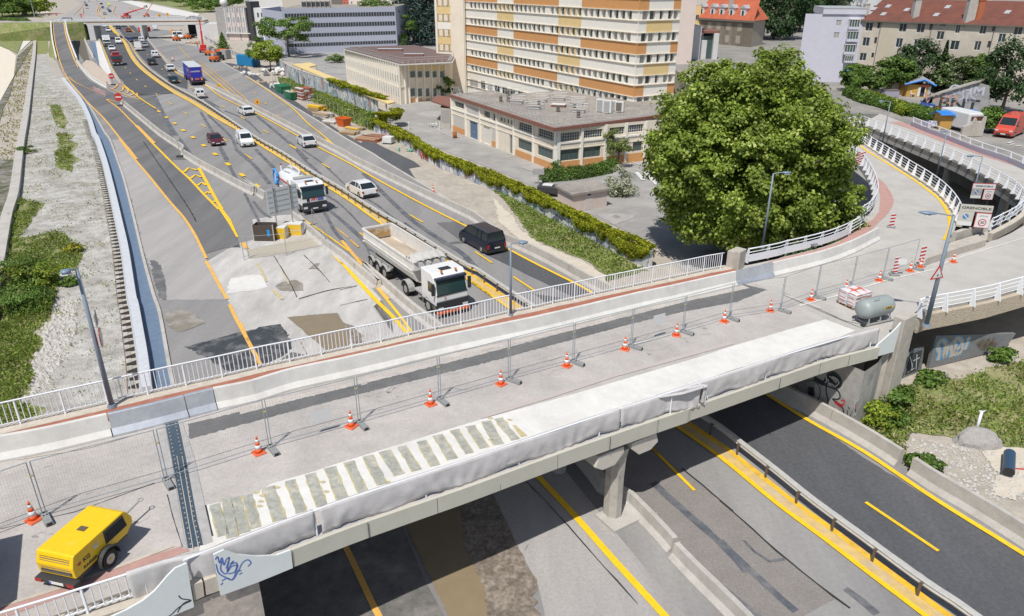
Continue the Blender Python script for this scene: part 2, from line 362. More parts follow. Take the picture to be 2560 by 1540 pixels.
sheet('damp_patch',G('J',(1390,1120),(1450,1120),(1500,1200),(1540,1350),(1540,1484),(1490,1484),(1420,1280)),mat('damp_grey',(.13,.13,.13),.6,var=.25,scale=.8,col2=(.2,.195,.19),fac=(.45,.65)),5,rag=.12)
sheet('dark_asphalt_lane',G('O',(230,470),(480,300),(620,330))+G('R',(1640,620),(1860,1150),(2040,1484),(2200,1900),(1000,2200),(100,1500),(300,1150)),mat('asphalt_stained',(.15,.145,.135),.8,var=.3,scale=.5,col2=(.24,.22,.2),fac=(.5,.7),fine=.2),5)
sheet('puddle',G('O',(440,-20),(650,-40),(900,-60),(1000,100),(1020,240),(620,330),(560,200))+G('R',(1700,690),(1920,1150),(2080,1484),(2150,1700))+G('S',(-300,1800),(80,1484),(30,1200),(-150,850),(-200,300),(-400,-100)),M_pud,8,rag=.05)
sheet('puddle_rim',G('O',(960,30),(1060,60),(1130,150),(1160,240),(1230,330))+G('S',(-120,-100),(100,350),(210,520),(330,790),(440,1040),(560,1200),(500,1300),(590,1500),(620,1700),(0,1800),(-100,900)),mat('gravel_wet',(.17,.14,.11),.7,var=.5,scale=1.5,col2=(.26,.22,.18),fac=(.4,.6),fine=.6),6,rag=.12)
sheet('pale_asphalt_lane',G('K',(1010,960),(1330,1300),(1500,1484))+G('L',(250,1000),(560,1280),(620,1300))+G('S',(0,0),(500,850),(1240,660),(760,200),(600,-100),(200,-700))[3:4]+G('S',(300,-500),(760,100),(1240,690),(1500,1000),(2000,1600),(2200,2000),(700,1900),(540,1200),(330,800),(120,350),(-100,-150)),M_asphl,3)
sheet('mid_asphalt_lane',G('S',(900,-100),(1300,-250),(1870,130))+G('T',(0,365),(500,810),(940,1160),(860,1200),(680,1298),(300,1700),(-100,1700))+G('S',(2226,1188),(1400,420)),mat('asphalt_brown',(.235,.215,.20),.9,var=.08,scale=.3,fine=.2),3)
sheet('new_asphalt_lanes',G('L',(1420,540),(1330,500),(1510,430),(2180,790),(2374,900),(2374,960),(1780,870),(1700,800))+G('P',(1760,200),(2080,420))+G('T',(320,0),(600,210),(1000,500),(1500,860),(2120,1298),(2600,1700),(3400,1500),(2467,820),(1160,10))+G('Q',(400,760),(0,510),(-300,330)),M_asphd,4,rag=.04)
sheet('asphalt_patch',G('L',(900,215),(1130,200),(1180,260),(1240,400),(940,410),(1120,380)),M_asphm,5)
def streak(f,pts,w,m=None,n=6):
 struct(MB().ribbon(lay(resample(smooth(G(f,*pts),4),.7),n),w,jit=.05).B('removed_marking_scar',m or M_patchd))
for f,p,w_ in (('A',((1860,1040),(1975,1230)),.45),('A',((1930,1070),(2130,1260),(2200,1400)),.4),('A',((1430,890),(1560,1150),(1780,1460)),.7),('A',((2040,1360),(2110,1484)),.4),
 ('K',((0,80),(90,250),(170,400)),.4),('K',((150,90),(330,250),(470,420)),.5),('K',((330,90),(430,190),(500,260)),.45),('K',((230,500),(300,640),(370,770)),.28),('K',((310,570),(380,660),(490,740)),.3),
 ('K',((760,90),(950,220),(1190,440),(1450,600),(1600,720),(1800,860)),.22),('K',((650,20),(780,180),(950,330)),.35),('K',((1330,310),(1500,480),(1750,720),(2000,900),(2240,1050),(2374,1190)),.5),
 ('B',((530,1080),(700,1220),(900,1390),(1000,1484)),.45),('B',((230,1030),(420,1110),(560,1240)),.28),('B',((50,930),(200,1050),(330,1200)),.5),('b',((1930,1340),(2200,1484)),.3),('b',((2070,1330),(2330,1484)),.3),
 ('K',((950,640),(1060,840),(1150,950)),.35),('K',((1000,640),(1300,900),(1420,1100)),.35),('K',((1060,550),(1220,700),(1380,880)),.18),('K',((980,510),(1090,580)),.22),('K',((1380,815),(1460,880)),.22),('K',((1710,770),(1830,860)),.25),
 ('L',((0,180),(180,350),(330,520)),.3),('L',((600,215),(715,300)),.2),('L',((1150,540),(1280,660),(1420,740)),.18),
 ('S',((1600,250),(1900,520),(2250,830),(2500,1100)),.36),('S',((1400,420),(1900,930),(2374,1330),(2700,1600)),.3),('T',((1020,1080),(1180,1200),(1320,1330)),.3),('T',((190,690),(280,780),(400,860),(540,835)),.13),('T',((0,690),(240,930),(660,1310)),.32)):
 streak(f,p,w_)
M_crack=mat('joint_black',(.03,.03,.03),.9)
for f,p,w_ in (('S',((1870,120),(2100,310),(2374,540)),.06),('T',((0,365),(500,810),(940,1160),(1150,1300)),.07),('S',((430,240),(760,590),(1010,880),(1300,1200),(1560,1484)),.05),('K',((780,1075),(900,1190),(1030,1340)),.05),('K',((730,1480),(1010,1400),(1300,1350)),.08),('L',((0,985),(260,925)),.06),('L',((0,840),(190,795)),.06),('K',((500,1080),(640,1310),(720,1484)),.06),('J',((1330,20),(1700,560),(1830,780)),.1)):
 streak(f,p,w_,M_crack,9)
def line(f,pts,w,m=None,n=10,z=None,sm=True):
 q=G(f,*pts) if isinstance(f,str) else f
 q=smooth(q,4) if sm else q
 return struct(MB().ribbon(lay(q,n),w).B('lane_marking',m or M_yel))
M_yo=M_yelo
line('A',((545,540),(590,660),(640,750),(700,830),(790,930),(880,1020),(970,1110),(1060,1220),(1130,1310),(1200,1390),(1270,1484)),.24,M_yo)
line('J',((1110,0),(1240,170),(1400,360),(1560,560),(1700,720),(1800,870),(1870,1010),(1915,1105)),.24,M_yo)
line('J',((1912,1130),(1990,1270),(2060,1400),(2110,1484)),.24,M_yo)
line('M',((2130,50),(2180,160),(2250,290),(2374,530)),.24,M_yo)
line('O',((0,30),(60,170),(130,300),(200,440),(300,640)),.24,M_yo);line('R',((900,400),(1130,850),(1370,1360),(1440,1500),(1600,1850)),.24,M_yo)
line('A',((690,555),(725,630)),.24,M_yo)
line('A',((640,720),(700,770),(770,805)),.2,M_yo);line('A',((770,805),(870,850)),.12,M_yo)
line('A',((990,930),(1100,1010),(1200,1110),(1290,1200),(1400,1320),(1500,1420),(1560,1484)),.24,M_yo);line('A',((1265,1170),(1430,1335)),.5,M_yo)
line('A',((990,925),(1075,950)),.25,M_yo)
line('J',((1380,0),(1500,120),(1640,260),(1760,370),(1900,520),(2030,650)),.25)
line('J',((1845,265),(1920,400),(2000,550),(2060,650)),.33)
struct(MB().poly(lay(G('J',(2025,640),(2060,640),(2140,745),(2215,915),(2190,905),(2120,780)),11)).B('lane_marking',M_yel))
for ch in (((1705,305),(1750,265),(1830,285)),((1765,365),(1810,330),(1870,350)),((1830,430),(1870,400),(1915,425)),((1900,505),(1925,485),(1955,500)),((1970,575),(2000,580))):
 line('J',ch,.42,sm=False)
line('K',((205,960),(255,1015)),.4,M_yo)
line('K',((340,1150),(390,1230),(430,1320)),.2,mat('yellow_ghost',(.52,.44,.27),.8,var=.2,scale=1));line('K',((490,1395),(580,1484)),.3,mat('yellow_ghost',(0,0,0)));line('K',((570,1220),(640,1340)),.1,MATS['yellow_ghost'])
line('A',((865,250),(900,310),(925,370),(975,490),(1030,620),(1110,750),(1180,820),(1290,910),(1370,965),(1450,1015)),.26)
line('A',((1010,820),(1100,860),(1200,900),(1300,930)),.2,M_yelo)
for h in (((1050,830),(1090,800),(1080,780)),((1110,855),(1140,840),(1140,815),(1110,805)),((1160,870),(1190,860),(1180,830),(1150,812)),((1220,890),(1240,870),(1220,845)),((1260,905),(1275,890),(1270,870))): line('A',h,.3,M_yelo)
def dashes(f,cs,L=3.0,w=.16,m=None):
 q=G(f,*cs)
 b=MB()
 for i,p in enumerate(q):
  d=(q[min(i+1,len(q)-1)]-q[max(i-1,0)]).normalized()
  b.ribbon(lay([p-d*L/2,p+d*L/2],10),w)
 return struct(b.B('lane_dashes',m or M_yel))
dashes('A',((1475,1040),(1545,1095),(1620,1150),(1700,1215),(1790,1280),(1890,1355),(1995,1435)),1.6,.5)
dashes('K',((75,230),(205,330),(340,430),(455,520)),1.7,.5)
dashes('A',((1130,575),(1165,635),(1210,685),(1270,745),(1350,808),(1455,880),(1580,965),(1720,1055),(1885,1170),(2080,1300),(2300,1455)),3)
dashes('K',((270,163),(520,330)),3);dashes('K',((1355,910),(1790,1215)),3);dashes('P',((1070,300),(1380,610)),4.2)
for f,p in (('K',((1070,820),(1190,915))),('K',((1210,930),(1290,1000))),('L',((0,290),(80,360))),('L',((90,380),(170,445)))): line(f,p,.08,M_yelo)
dashes('b',((600,90),(640,130),(820,310),(930,420),(1055,555),(1310,810),(1440,910),(1625,1025),(1830,1140)),3)
dashes('B',((215,995),(395,1100),(610,1225),(865,1365)),3);dashes('K',((675,70),(980,245),(1820,735)),3);dashes('L',((1330,538),(1700,780)),3.1);line('T',((1180,382),(1770,778)),.17,sm=False)
dashes('B',((170,660),(310,730),(410,795),(510,870),(610,965),(725,1075)),3,.14,M_yelo)
dashes('U',((560,520),(590,560)),3);dashes('U',((900,490),(940,540),(975,590)),3)
med1=((1005,235),(1070,310),(1140,385),(1180,470),(1230,560),(1310,650),(1450,760),(1600,860),(1780,960),(2000,1100),(2200,1210))
m1=G('A',*med1)+G('K',(320,20),(560,170),(740,280),(970,425),(1200,570),(1400,715),(1600,850),(1800,970),(2100,1190))+G('L',(1180,740),(1400,890))
m1b=G('P',(1450,250),(1850,530),(2374,960))+G('T',(850,680),(1200,950),(1660,1298),(2100,1640))
line(m1,0,.24);line(m1[-2:]+m1b[:1],0,.24);line(m1b,0,.24)
m1f=m1+m1b
m2=offset(smooth(m1f,2),.75);line(offset(smooth(m1f,2),.36),0,.55,mat('median_sand',(.60,.42,.16),.9,var=.15,scale=.6,col2=(.5,.4,.26),fac=(.45,.6)),n=9,sm=False)
line(m2,0,.3,mat('yellow_paint_dull',(.74,.45,.03),.7,var=.2,scale=.8,col2=(.55,.36,.1),fac=(.5,.7)),sm=False)
rail=G('A',(1110,340),(1190,400),(1245,500),(1310,590),(1420,690),(1560,790),(1700,870),(1880,970),(2060,1090),(2250,1220))+G('K',(350,20),(600,165),(860,340),(1100,480),(1360,650),(1680,840),(1980,1030),(2270,1215))+G('L',(1250,695),(1500,865))+G('P',(1640,210),(1970,450),(2374,770))+G('T',(720,440),(1140,755),(1640,1130),(1940,1330),(2400,1690))
line(offset(smooth(rail,2),.55),0,.14)
line('A',((1480,500),(1560,590),(1640,680),(1760,740),(1910,800),(2000,870),(2100,930),(2230,990)),.24);line('A',((1480,500),(1420,420),(1370,360)),.22,M_yelo)
line(G('A',(2230,990),(2340,1035))+G('K',(890,60),(1100,170),(1250,250),(1330,300),(1560,430),(1800,560),(2050,690),(2290,810))+G('L',(1500,430),(1800,590),(2200,790),(2374,890)),0,.24)
line(G('L',(2374,890))+G('Q',(0,520)),0,.24,sm=False);line(G('Q',(0,520),(370,750),(900,1050),(1550,1484))+G('T',(2467,805),(3000,1150)),0,.26)
line('A',((1650,430),(1750,540),(1870,620),(2000,720),(2150,850),(2250,930),(2340,1000)),.16,M_yelo)
line('B',((0,640),(150,760),(270,860),(380,935)),.2);line('B',((0,575),(150,690),(270,790),(400,900),(480,985)),.16,M_yelo)
line('B',((430,720),(560,800),(720,910),(870,1020),(1000,1150),(1140,1260),(1320,1420)),.2);line('K',((980,0),(1140,120)),.2)
line('K',((1130,940),(1230,1060),(1320,1170)),.3,M_yelo);line('K',((1455,1370),(1560,1484)),.3,M_yelo);line('L',((350,830),(450,950),(600,1140),(700,1300)),.2)
line(G('K',(1000,1010),(1180,1200),(1440,1484))+G('L',(300,905),(480,1080),(640,1260)),0,.3)
line('L',((0,570),(150,740),(300,905)),.26)
line('K',((665,675),(830,780),(1050,930),(1200,1040)),.16);line('K',((1200,1040),(1430,1210),(1690,1484)),.07,M_yelo)
line('S',((530,190),(860,540),(1240,970),(1720,1500),(2000,1820)),.3);line('S',((1350,370),(1430,430),(1800,790),(2374,1360),(2700,1690)),.11)
line('S',((100,-350),(300,-60),(530,190)),.26)
for p in (((30,270),(150,165),(215,75)),((360,30),(460,70),(500,110),(460,210),(490,290),(580,350)),((540,130),(500,200),(530,270),(600,350)),((760,90),(800,130),(760,230),(830,290),(890,350)),((205,150),(205,270)),((1040,140),(1250,240))): line('U',p,.35,M_yelo,n=14)
for p in (((670,480),(740,560),(800,640)),((720,480),(790,560),(840,640)),((1020,470),(1090,550),(1170,620)),((390,490),(460,630))): line('U',p,.26,M_yel,n=12)
sheet('gravel_terrace',G('A',(320,500),(420,500),(470,620),(600,790),(740,960),(860,1160),(930,1400),(960,1484))+G('J',(900,40),(1000,560),(1090,1100),(1130,1484))+G('M',(1200,400),(1250,850),(1200,1000),(-300,1400),(-500,400),(100,-300))+G('J',(20,1110),(110,560),(180,0))+G('A',(200,1300),(260,1000),(320,700)),M_gravel,1)
sheet('bank_verge',G('A',(320,380),(430,215),(450,480),(420,500),(325,505)),M_grassg,2)
b=MB();p=smooth(G('A',(330,390),(322,520),(300,700),(280,860),(250,1100),(215,1300),(190,1484))+G('J',(150,520),(90,720),(20,1110)),3);p=p+[p[-1]+(p[-1]-p[-2])*9]
tag(b.sweep(p,[(-.55,-.3),(-.55,.55),(.35,.55),(.35,-.3)]).B('low_bank_wall',M_conc),'long low concrete coping wall at the left edge of the gravel terrace','wall')
sheet('stone_bank_slope',G('A',(322,385),(225,470),(165,520),(135,700),(95,880),(30,1010),(-100,1484),(190,1484),(250,1100),(280,860),(300,700),(318,520))+G('J',(20,1110),(-700,1200),(-100,300),(0,0))[:1]+G('J',(-500,1200),(-600,600),(-200,0)),M_stone,5)
sheet('river_path',G('A',(-900,430),(0,430),(90,470),(150,520),(130,700),(80,900),(0,1050),(-300,1484),(-2500,1484)),M_river,3)
sheet('bank_grass',G('A',(-900,260),(0,260),(320,310),(200,400),(160,500),(80,460),(0,430),(-900,420)),M_grassg,4)
M_tf=mat('wet_membrane',(.15,.205,.29),.45,var=.12,scale=.6,fine=.1)
def at(pts,z): return [Vc((q.x,q.y,z)) for q in pts]
b=MB();b.poly(at(trench,-.14));struct(b.B('drain_trench_floor',M_tf),'blue-grey wet floor of the drainage trench')
b=MB();b.sweep(at(tr_l,0),[(0,-.6),(0,.02)],close=False);b.sweep(at(tr_r,0),[(0,-.6),(0,.02)],close=False);struct(b.B('trench_side',M_conc))
b=MB();b.sweep(smooth(at(tr_l,0),3),[(-.02,-.2),(-.05,.42),(-.6,.42),(-.75,.0)]);
tag(b.B('trench_retaining_wall',mat('concrete_bluish',(.52,.54,.57),.85,var=.1,scale=.6,fine=.08)),'pale grey wall running along the left side of the blue drainage trench','wall')
b=MB();b.sweep(smooth(at(tr_r,0),3),[(-.02,-.3),(-.02,.12),(-.24,.12),(-.24,-.3)]);struct(b.B('trench_kerb',M_conc),'thin pale kerb between drainage trench and road')
sp=resample(smooth(at(tr_l[2:],0),3),1.05)
M_rust=mat('rusty_steel',(.26,.15,.10),.8,var=.3,scale=2);M_dk=mat('dark_gap',(.03,.025,.02),.9)
root=thing('sheet_piling','rusty corrugated sheet piling row between gravel terrace and pale trench wall','sheet piling')
b=MB();b.sweep(offset(sp,-1.36),[(0,-.1),(0,.04),(.03,.04),(.03,-.1)]);b.B('steel_profile',M_rust,root)
b=MB();
for i in range(len(sp)-1):
 a1,a2=offset(sp,-1.3)[i:i+2];b1,b2=offset(sp,-.66)[i:i+2];U=Vc((0,0,.016))
 b.poly([a1.lerp(a2,.26)+U,b1.lerp(b2,.02)+U,b1.lerp(b2,.68)+U,a1.lerp(a2,.56)+U])
b.B('open_cell',M_dk,root)
sheet('planted_strip',G('A',(640,215),(715,205),(770,330),(830,560),(790,590),(720,480),(655,330)),mat('planting_soil',(.13,.115,.09),.95,var=.35,scale=.6,fine=.3),4)
sheet('blue_membrane',G('A',(825,380),(885,395),(905,520),(918,620),(870,510)),M_tf,5);sheet('pale_slab_strip',G('A',(885,390),(925,380),(985,560),(1060,740),(1010,720),(925,610)),M_concw,4)
sheet('sandy_work_area',G('A',(760,600),(800,560),(860,570),(1000,690),(1040,790),(900,775),(820,690)),mat('work_sand',(.50,.42,.34),.95,var=.2,scale=.8,fine=.3),5);sheet('stepped_slab',G('A',(215,385),(315,312),(318,350),(185,480)),M_concw,5)
b=MB();b.sweep(smooth(kerb,2),[(-.15,-.1),(-.15,.14),(.15,.14),(.15,-.1)]);struct(b.B('kerb',M_conc),'long concrete kerb along the outer slip lane')
sheet('fresh_asphalt_strip',offset(kerb[4:13],.25)[:9]+G('K',(1750,265),(1860,245),(1800,200),(1480,50),(1320,-60))+G('B',(1500,1330),(1300,1220),(1100,1080),(900,950),(650,790),(420,620),(300,590)),M_asphd,2,rag=.05)
grass1=G('B',(720,720),(900,740),(1100,820),(1300,900),(1500,980),(1620,1060),(1610,1215),(1560,1200),(1400,1130),(1200,1030),(1000,920),(860,840),(740,790))
grass2=G('I',(-200,600),(0,760),(250,890),(500,1010),(800,1190),(1000,1310),(1170,1400),(800,1500),(790,1440),(620,1300),(350,1200),(150,1120),(60,1020),(-150,740),(-330,600))
sheet('grass_strip',grass1,M_grassg,4,rag=.2);sheet('grass_strip',grass2,M_grassg,4,rag=.25)
sheet('pale_sand_edge',G('I',(-250,720),(-60,900),(0,1010),(150,1130),(350,1220),(600,1320),(780,1440),(790,1540),(600,1460),(300,1290),(50,1150),(-200,950)),M_sandw,3,rag=.15)
fr_g=G('Q',(780,820),(1000,560),(1400,380),(1560,330),(1800,370),(2050,260),(2374,200),(2700,200),(2900,1000),(2374,1010),(2100,970),(1800,900),(1330,870),(1260,980),(1310,1100),(1200,1080),(1000,940))
sheet('grass_strip',fr_g,M_grassg,3,rag=.2)
sheet('pale_sand_edge',G('Q',(2080,990),(2374,1000),(2600,1100),(2300,1484),(2080,1430),(2150,1250),(1960,1040)),M_sandw,4,rag=.12)
M_yard=mat('yard_asphalt',(.29,.28,.265),.9,var=.12,scale=.15,col2=(.37,.355,.335),fac=(.42,.62),fine=.12)
sheet('parking_yard',G('B',(520,380),(760,560),(1050,600),(1420,900),(1800,960),(1640,1080),(2000,1290),(2374,1440))+G('K',(2374,210))+G('I',(0,560),(400,770),(900,990),(1300,1180),(1500,1400),(2400,1400),(3300,900),(3300,300),(1500,100),(900,-300))+G('C',(2000,500),(400,500),(0,350))+G('B',(2300,-100),(800,300),(300,300)),M_yard,2)
M_whl=mat('white_line_old',(.62,.62,.60),.8,var=.2,scale=1.5)
def wl(f,p,w=.12): struct(MB().ribbon(lay(G(f,*p),9),w).B('parking_line',M_whl))
for p in (((1080,490),(1145,565)),((1160,490),(1270,605)),((1240,475),(1330,570))): wl('I',p,.5)
for p in (((1030,390),(1230,470)),((1060,460),(1140,490)),((1150,375),(1320,440)),((1350,1215),(1395,1235)),((1480,1275),(1560,1310)),((1430,1310),(1520,1295)),((1420,810),(1445,835)),((1490,890),(1550,910)),((1560,980),(1600,1005)),((1650,1075),(1675,1100)),((1730,1180),(1770,1210)),((0,425),(110,405)),((10,440),(120,480))): wl('I',p)
for f,p in (('e',((0,850),(150,970),(380,1060))),('e',((470,1075),(620,1045))),('e',((1310,1450),(1500,1415)))): wl(f,p,.1)
for k in range(9): wl('Y',((1230+k*62,640+k*0),(1260+k*62,655)),.15);
for k in range(7): wl('Y',((1540+k*45,690+k*6),(1575+k*45,705+k*6)),.15)
for k in range(6): wl('Y',((1520+k*55,760+k*8),(1560+k*55,775+k*8)),.15)
sheet('pale_patch',G('I',(700,880),(950,865),(1080,895),(1000,935),(870,975),(800,930)),M_asphl,5,rag=.1)
sheet('manhole_plate',G('I',(845,900),(890,885),(935,905),(890,917)),MATS['damp'],7)
# ---- the near bridge
M_deck=mat('deck_asphalt',(.46,.427,.398),.92,var=.11,scale=.22,col2=(.40,.372,.348),fac=(.45,.65),fine=.11,bump=.15,bscale=14)
M_red=mat('red_pavement',(.36,.135,.085),.9,var=.15,scale=.6,col2=(.42,.20,.15),fac=(.5,.7),fine=.1)
M_pink=mat('pink_pavement',(.45,.27,.235),.9,var=.12,scale=.6,fine=.1)
M_kerbc=mat('kerb_concrete',(.52,.465,.39),.9,var=.15,scale=.8,fine=.15)
M_fasc=mat('fascia_beige',(.52,.505,.43),.7,var=.04,scale=.5,col2=(.47,.45,.38),fac=(.5,.8),fine=.05)
M_plate=mat('white_plate',(.70,.74,.73),.5,var=.03,scale=1)
far_rail=smooth(GD('M',(-700,1390),(-350,1308),(20,1222),(410,1130),(780,1045),(1120,965),(1410,895),(1900,782),(2190,715))+GD('O',(250,458),(520,403),(780,343),(1030,288),(1270,238),(1500,183),(1720,133),(1940,88),(2150,42))+GD('L',(1420,1105),(1600,1065),(1800,1025),(1980,980),(2160,945),(2330,905))+GD('I',(1440,1480),(1580,1450),(1720,1418),(1855,1395),(1930,1378)),2)
near_top=GD('R',(-300,1235),(20,1105),(320,982),(615,862),(980,722),(1340,590),(1980,372),(2374,235))+GD('P',(350,490),(870,310),(1280,170),(1700,30))+GD('W',(1640,1095),(2374,845))+GD('Q',(480,205),(750,130),(1020,62))
near_edge=smooth(near_top,2)
def off3(pts,d): return offset(pts,d)
fe=offset(far_rail,.35);ne=near_edge
bridge=thing('road_bridge','grey road bridge with beige edge beam crossing the motorway','bridge',(0,0,0))
left_ext_f=fe[0]+(fe[0]-fe[3])*2;left_n=GD('N',(-900,1990),(-200,1700),(500,1480),(1150,1255))+GD('N',(1800,1010),)
ne_full=[p+Vc((0,0,0)) for p in left_n]+[p for p in ne if p.x>left_n[-1].x+.3]
r_out=GD('H',(1320,985),(1400,955),(1700,900),(2000,840),(2374,735),(2900,600),(3600,430))   # outer (near) edge of the right arm
r_in=GD('d',(940,1005),(1484,760))+GD('d',(1750,560),(2200,120),(2700,-300))        # inner edge of the right arm, round the pit
ramp1_l=smooth(GD('I',(2110,1345),(2374,1290))+GD('H',(0,362),(300,290),(560,200),(800,60))+GD('F',(600,1310),(740,1200),(800,1080),(790,960),(740,830),(660,700),(560,600),(430,480),(300,380),(150,250)),3)
deckpoly=[left_ext_f]+fe[::2]+[fe[-1]]
deck_l=ne_full
W_=MB()
dk=[Vc(p) for p in deckpoly]+[Vc(p) for p in deck_l[::-1]]
deckprism(W_,dk,0,-.45);W_.B('deck_slab',M_deck,bridge)
b=MB();nb=[p for p in ne if p.x>GD('R',(612,862))[0].x-.05]
b.sweep(nb,[(0,.03),(-.12,.03),(-.12,-.62),(0,-.62)]);b.B('edge_beam',M_fasc,bridge)
for f,x,y in (('R',1340,600),('R',1980,372),('S',190,250),('P',350,490),('P',835,330),('P',1280,170),('W',1640,1100),('Q',110,350),('Q',480,205),('Q',750,130)):
 p=gd(f,x,y);MB().box(p.x-.006,p.x+.006,p.y-.15,p.y-.11,p.z-.61,p.z+.02).B('beam_joint',M_crack,bridge)
b=MB();p=gd('Q',670,165,-.15);q=gd('Q',715,155,-.15);b.add([p+Vc((0,-.14,.12)),q+Vc((0,-.14,.12)),q+Vc((0,-.14,-.12)),p+Vc((0,-.14,-.12))],((0,1,2,3),));b.B('brown_sticker',mat('sticker',(.36,.26,.09),.7),bridge)
b=MB();mid=[a.lerp(far_rail[min(len(far_rail)-1,int(i*len(far_rail)/len(nb)))],.5) for i,a in enumerate(nb)]
b.sweep([nb[0].lerp(far_rail[8],.3),nb[len(nb)//2].lerp(far_rail[len(far_rail)//2],.3),nb[-1].lerp(far_rail[-6],.3)],[(2.4,-.45),(-1,-.45),(-1,-.8),(2.4,-.8)]);b.B('girder',M_conc,bridge)
gp=g('P',900,1110,0);pz=Zd(gp.x)-.8
b=MB();dirb=(nb[len(nb)//2+4]-nb[len(nb)//2-4]).normalized();dirb.z=0;dx=Vc((-dirb.y,dirb.x,0))
def pier(base,top,name='pier'):
 b=MB();secs=[]
 for t,wx,wy in ((0,.38,.46),(.6,.38,.46),(.85,.42,.5),(1,.5,.62)):
  c=base.lerp(Vc((base.x,base.y,top)),t);secs.append([c+dirb*wx*math.cos(a)+dx*wy*math.sin(a) for a in [math.pi/8+k*math.pi/4 for k in range(8)]])
 b.loft(secs);return b
pb=pier(gp+dx*.35,pz-.35);pb.B('pier',mat('pier_concrete',(.42,.395,.35),.85,var=.15,scale=1.2,col2=(.30,.28,.26),fac=(.45,.7),fine=.15),bridge)
b=MB()
for s_ in (-1,1):
 c0=Vc((gp.x,gp.y,pz-.45))+dirb*s_*.95-dx*.35
 prof=[(-.75,-.05),(-.35,-.32),(.3,-.32),(.75,.12),(.72,.42),(-.6,.42)]
 vs=[c0+dirb*(u*s_*-1)+Vc((0,0,v)) for u,v in prof];b.loft([vs,[v+dx*1.8 for v in vs]])
b.B('pier_head',mat('pier_head_concrete',(.55,.51,.45),.85,var=.08,scale=1,fine=.08),bridge,bevel=.03)
b=MB();b.obox(gp-dirb*.7,dirb,1.5,1.3,.16);b.B('pier_footing',M_conc,bridge)
for k in (4.3,8.3):
 pp=gp+dx*k;pier(pp,pz).B('pier',M_conc,bridge)
ab=[g('Q',0,420,0)+Vc((2.0,8,0)),g('Q',400,620,0),g('Q',780,815,0),g('Q',905,720,0),g('Q',1000,560,0)]
b=MB();top=[Vc((p.x,p.y,3.35)) for p in ab];b.add(ab+top,[(i,i+1,6+i-0+0,5+i) for i in range(4)])
ab_o=b.B('abutment_wall',mat('abutment_concrete',(.40,.385,.36),.85,var=.18,scale=.8,col2=(.28,.27,.26),fac=(.5,.7),fine=.15),bridge)
la=[g('R',290,1190,0),g('R',345,1484,0),g('R',420,1900,0)]
la2=[GD('R',(300,1190))[0],GD('R',(330,1500))[0]]
p0=gd('R',292,1195,-.6);nd_=Vc((ne[9].x-ne[2].x,ne[9].y-ne[2].y,0)).normalized();nb_=Vc((-nd_.y,nd_.x,0))
q0=Vc((p0.x,p0.y+.25,0));b=MB();q1=q0-nd_*22
b.loft([[q0,q1,q1+nb_*9,q0+nb_*9],[v+Vc((0,0,Zd(v.x)-.5)) for v in (q0,q1,q1+nb_*9,q0+nb_*9)]])
b.B('left_abutment',mat('abutment_block',(.50,.43,.37),.9,var=.2,scale=1.2,col2=(.40,.35,.31),fac=(.4,.65),fine=.15),bridge,fix=True)
def dsheet(name,f_pts,m,n=1,rag=0,parent=bridge,flat=False):
 pts=f_pts
 if rag:
  q=[];P=list(pts)+[pts[0]]
  for a,b_ in zip(P,P[1:]):
   k=max(1,min(60,int((b_-a).length/(rag*2))))
   for i in range(k): q.append(a.lerp(b_,i/k)+Vc((random.gauss(0,rag*.4),random.gauss(0,rag*.4),0)))
  pts=q
 b=MB();deckflat(b,pts,n*.004);return b.B(name,m,parent)
bt=smooth(GD('M',(-700,1640),(350,1440),(700,1360),(1070,1270),(1480,1170),(2020,1025),(2374,950))+GD('O',(500,650),(1000,540),(1500,420),(2000,300))+GD('W',(500,328),(1000,205),(1500,78),(1800,12))+GD('H',(0,540),(400,440),(700,330),(960,195)),2)
b=MB();fl=[p for p in far_rail];
def between(t,off=0): return [a.lerp(bt[min(len(bt)-1,max(0,int(i*len(bt)/len(fl))))],t) for i,a in enumerate(fl)]
b.sweep(fl,[(.35,.0),(.35,.14),(-.42,.14),(-.42,.0)]);b.B('edge_kerb',M_kerbc,bridge)
b=MB();fr=[p for p in fl];b.sweep(fr,[(-.42,.0),(-.42,.12),(-1.1,.12),(-1.1,.0)]);b.B('red_pavement',M_red,bridge)
dsheet('dark_strip',GD('M',(1740,1150),(2200,1045))+GD('O',(500,745),(1100,600),(1700,440),(2374,285))+GD('W',(900,270),(1430,138),(1950,5),(2500,-110))+GD('V',(1780,682),(1848,698))+GD('W',(2374,20),(1900,105),(1430,215),(700,410),(0,597))+GD('O',(1500,590),(700,790),(0,975))+GD('M',(1760,1290)),mat('deck_dark',(.125,.125,.125),.85,var=.15,scale=.4,col2=(.16,.158,.155),fac=(.4,.7),fine=.15),2,rag=.05)
dsheet('dusty_band',GD('O',(0,810),(500,700),(1000,590),(1500,465),(2374,255))+GD('W',(0,470),(600,315),(1200,165),(1200,200),(600,345),(0,480))+GD('O',(2374,285),(1500,505),(1100,600),(500,745),(0,878)),mat('dust_band',(.46,.42,.39),.95,var=.15,scale=.6,fine=.3),3,rag=.05)
sl_=GD('N',(1910,460),(2374,350))+GD('R',(440,258),(800,155),(1050,72))+GD('W',(0,1112),(450,990),(850,878),(1400,718),(2000,540),(2374,418))+GD('H',(0,1098),(200,1040),(410,985),(560,1040),(705,1095),(200,1300))+GD('W',(2374,640),(1200,1050),(0,1440))+GD('R',(2374,30),(1500,270),(600,590),(0,800),(-230,900))
dsheet('repair_slab',sl_,mat('fresh_slab',(.70,.685,.65),.8,var=.07,scale=.5,col2=(.63,.61,.57),fac=(.45,.7),fine=.06),3,rag=.015)
M_hol=mat('hollow_strip',(.34,.345,.30),.85,var=.25,scale=1.5,col2=(.47,.45,.38),fac=(.45,.7),fine=.15)
M_holr=mat('hollow_rim',(.50,.43,.24),.9,var=.2,scale=3)
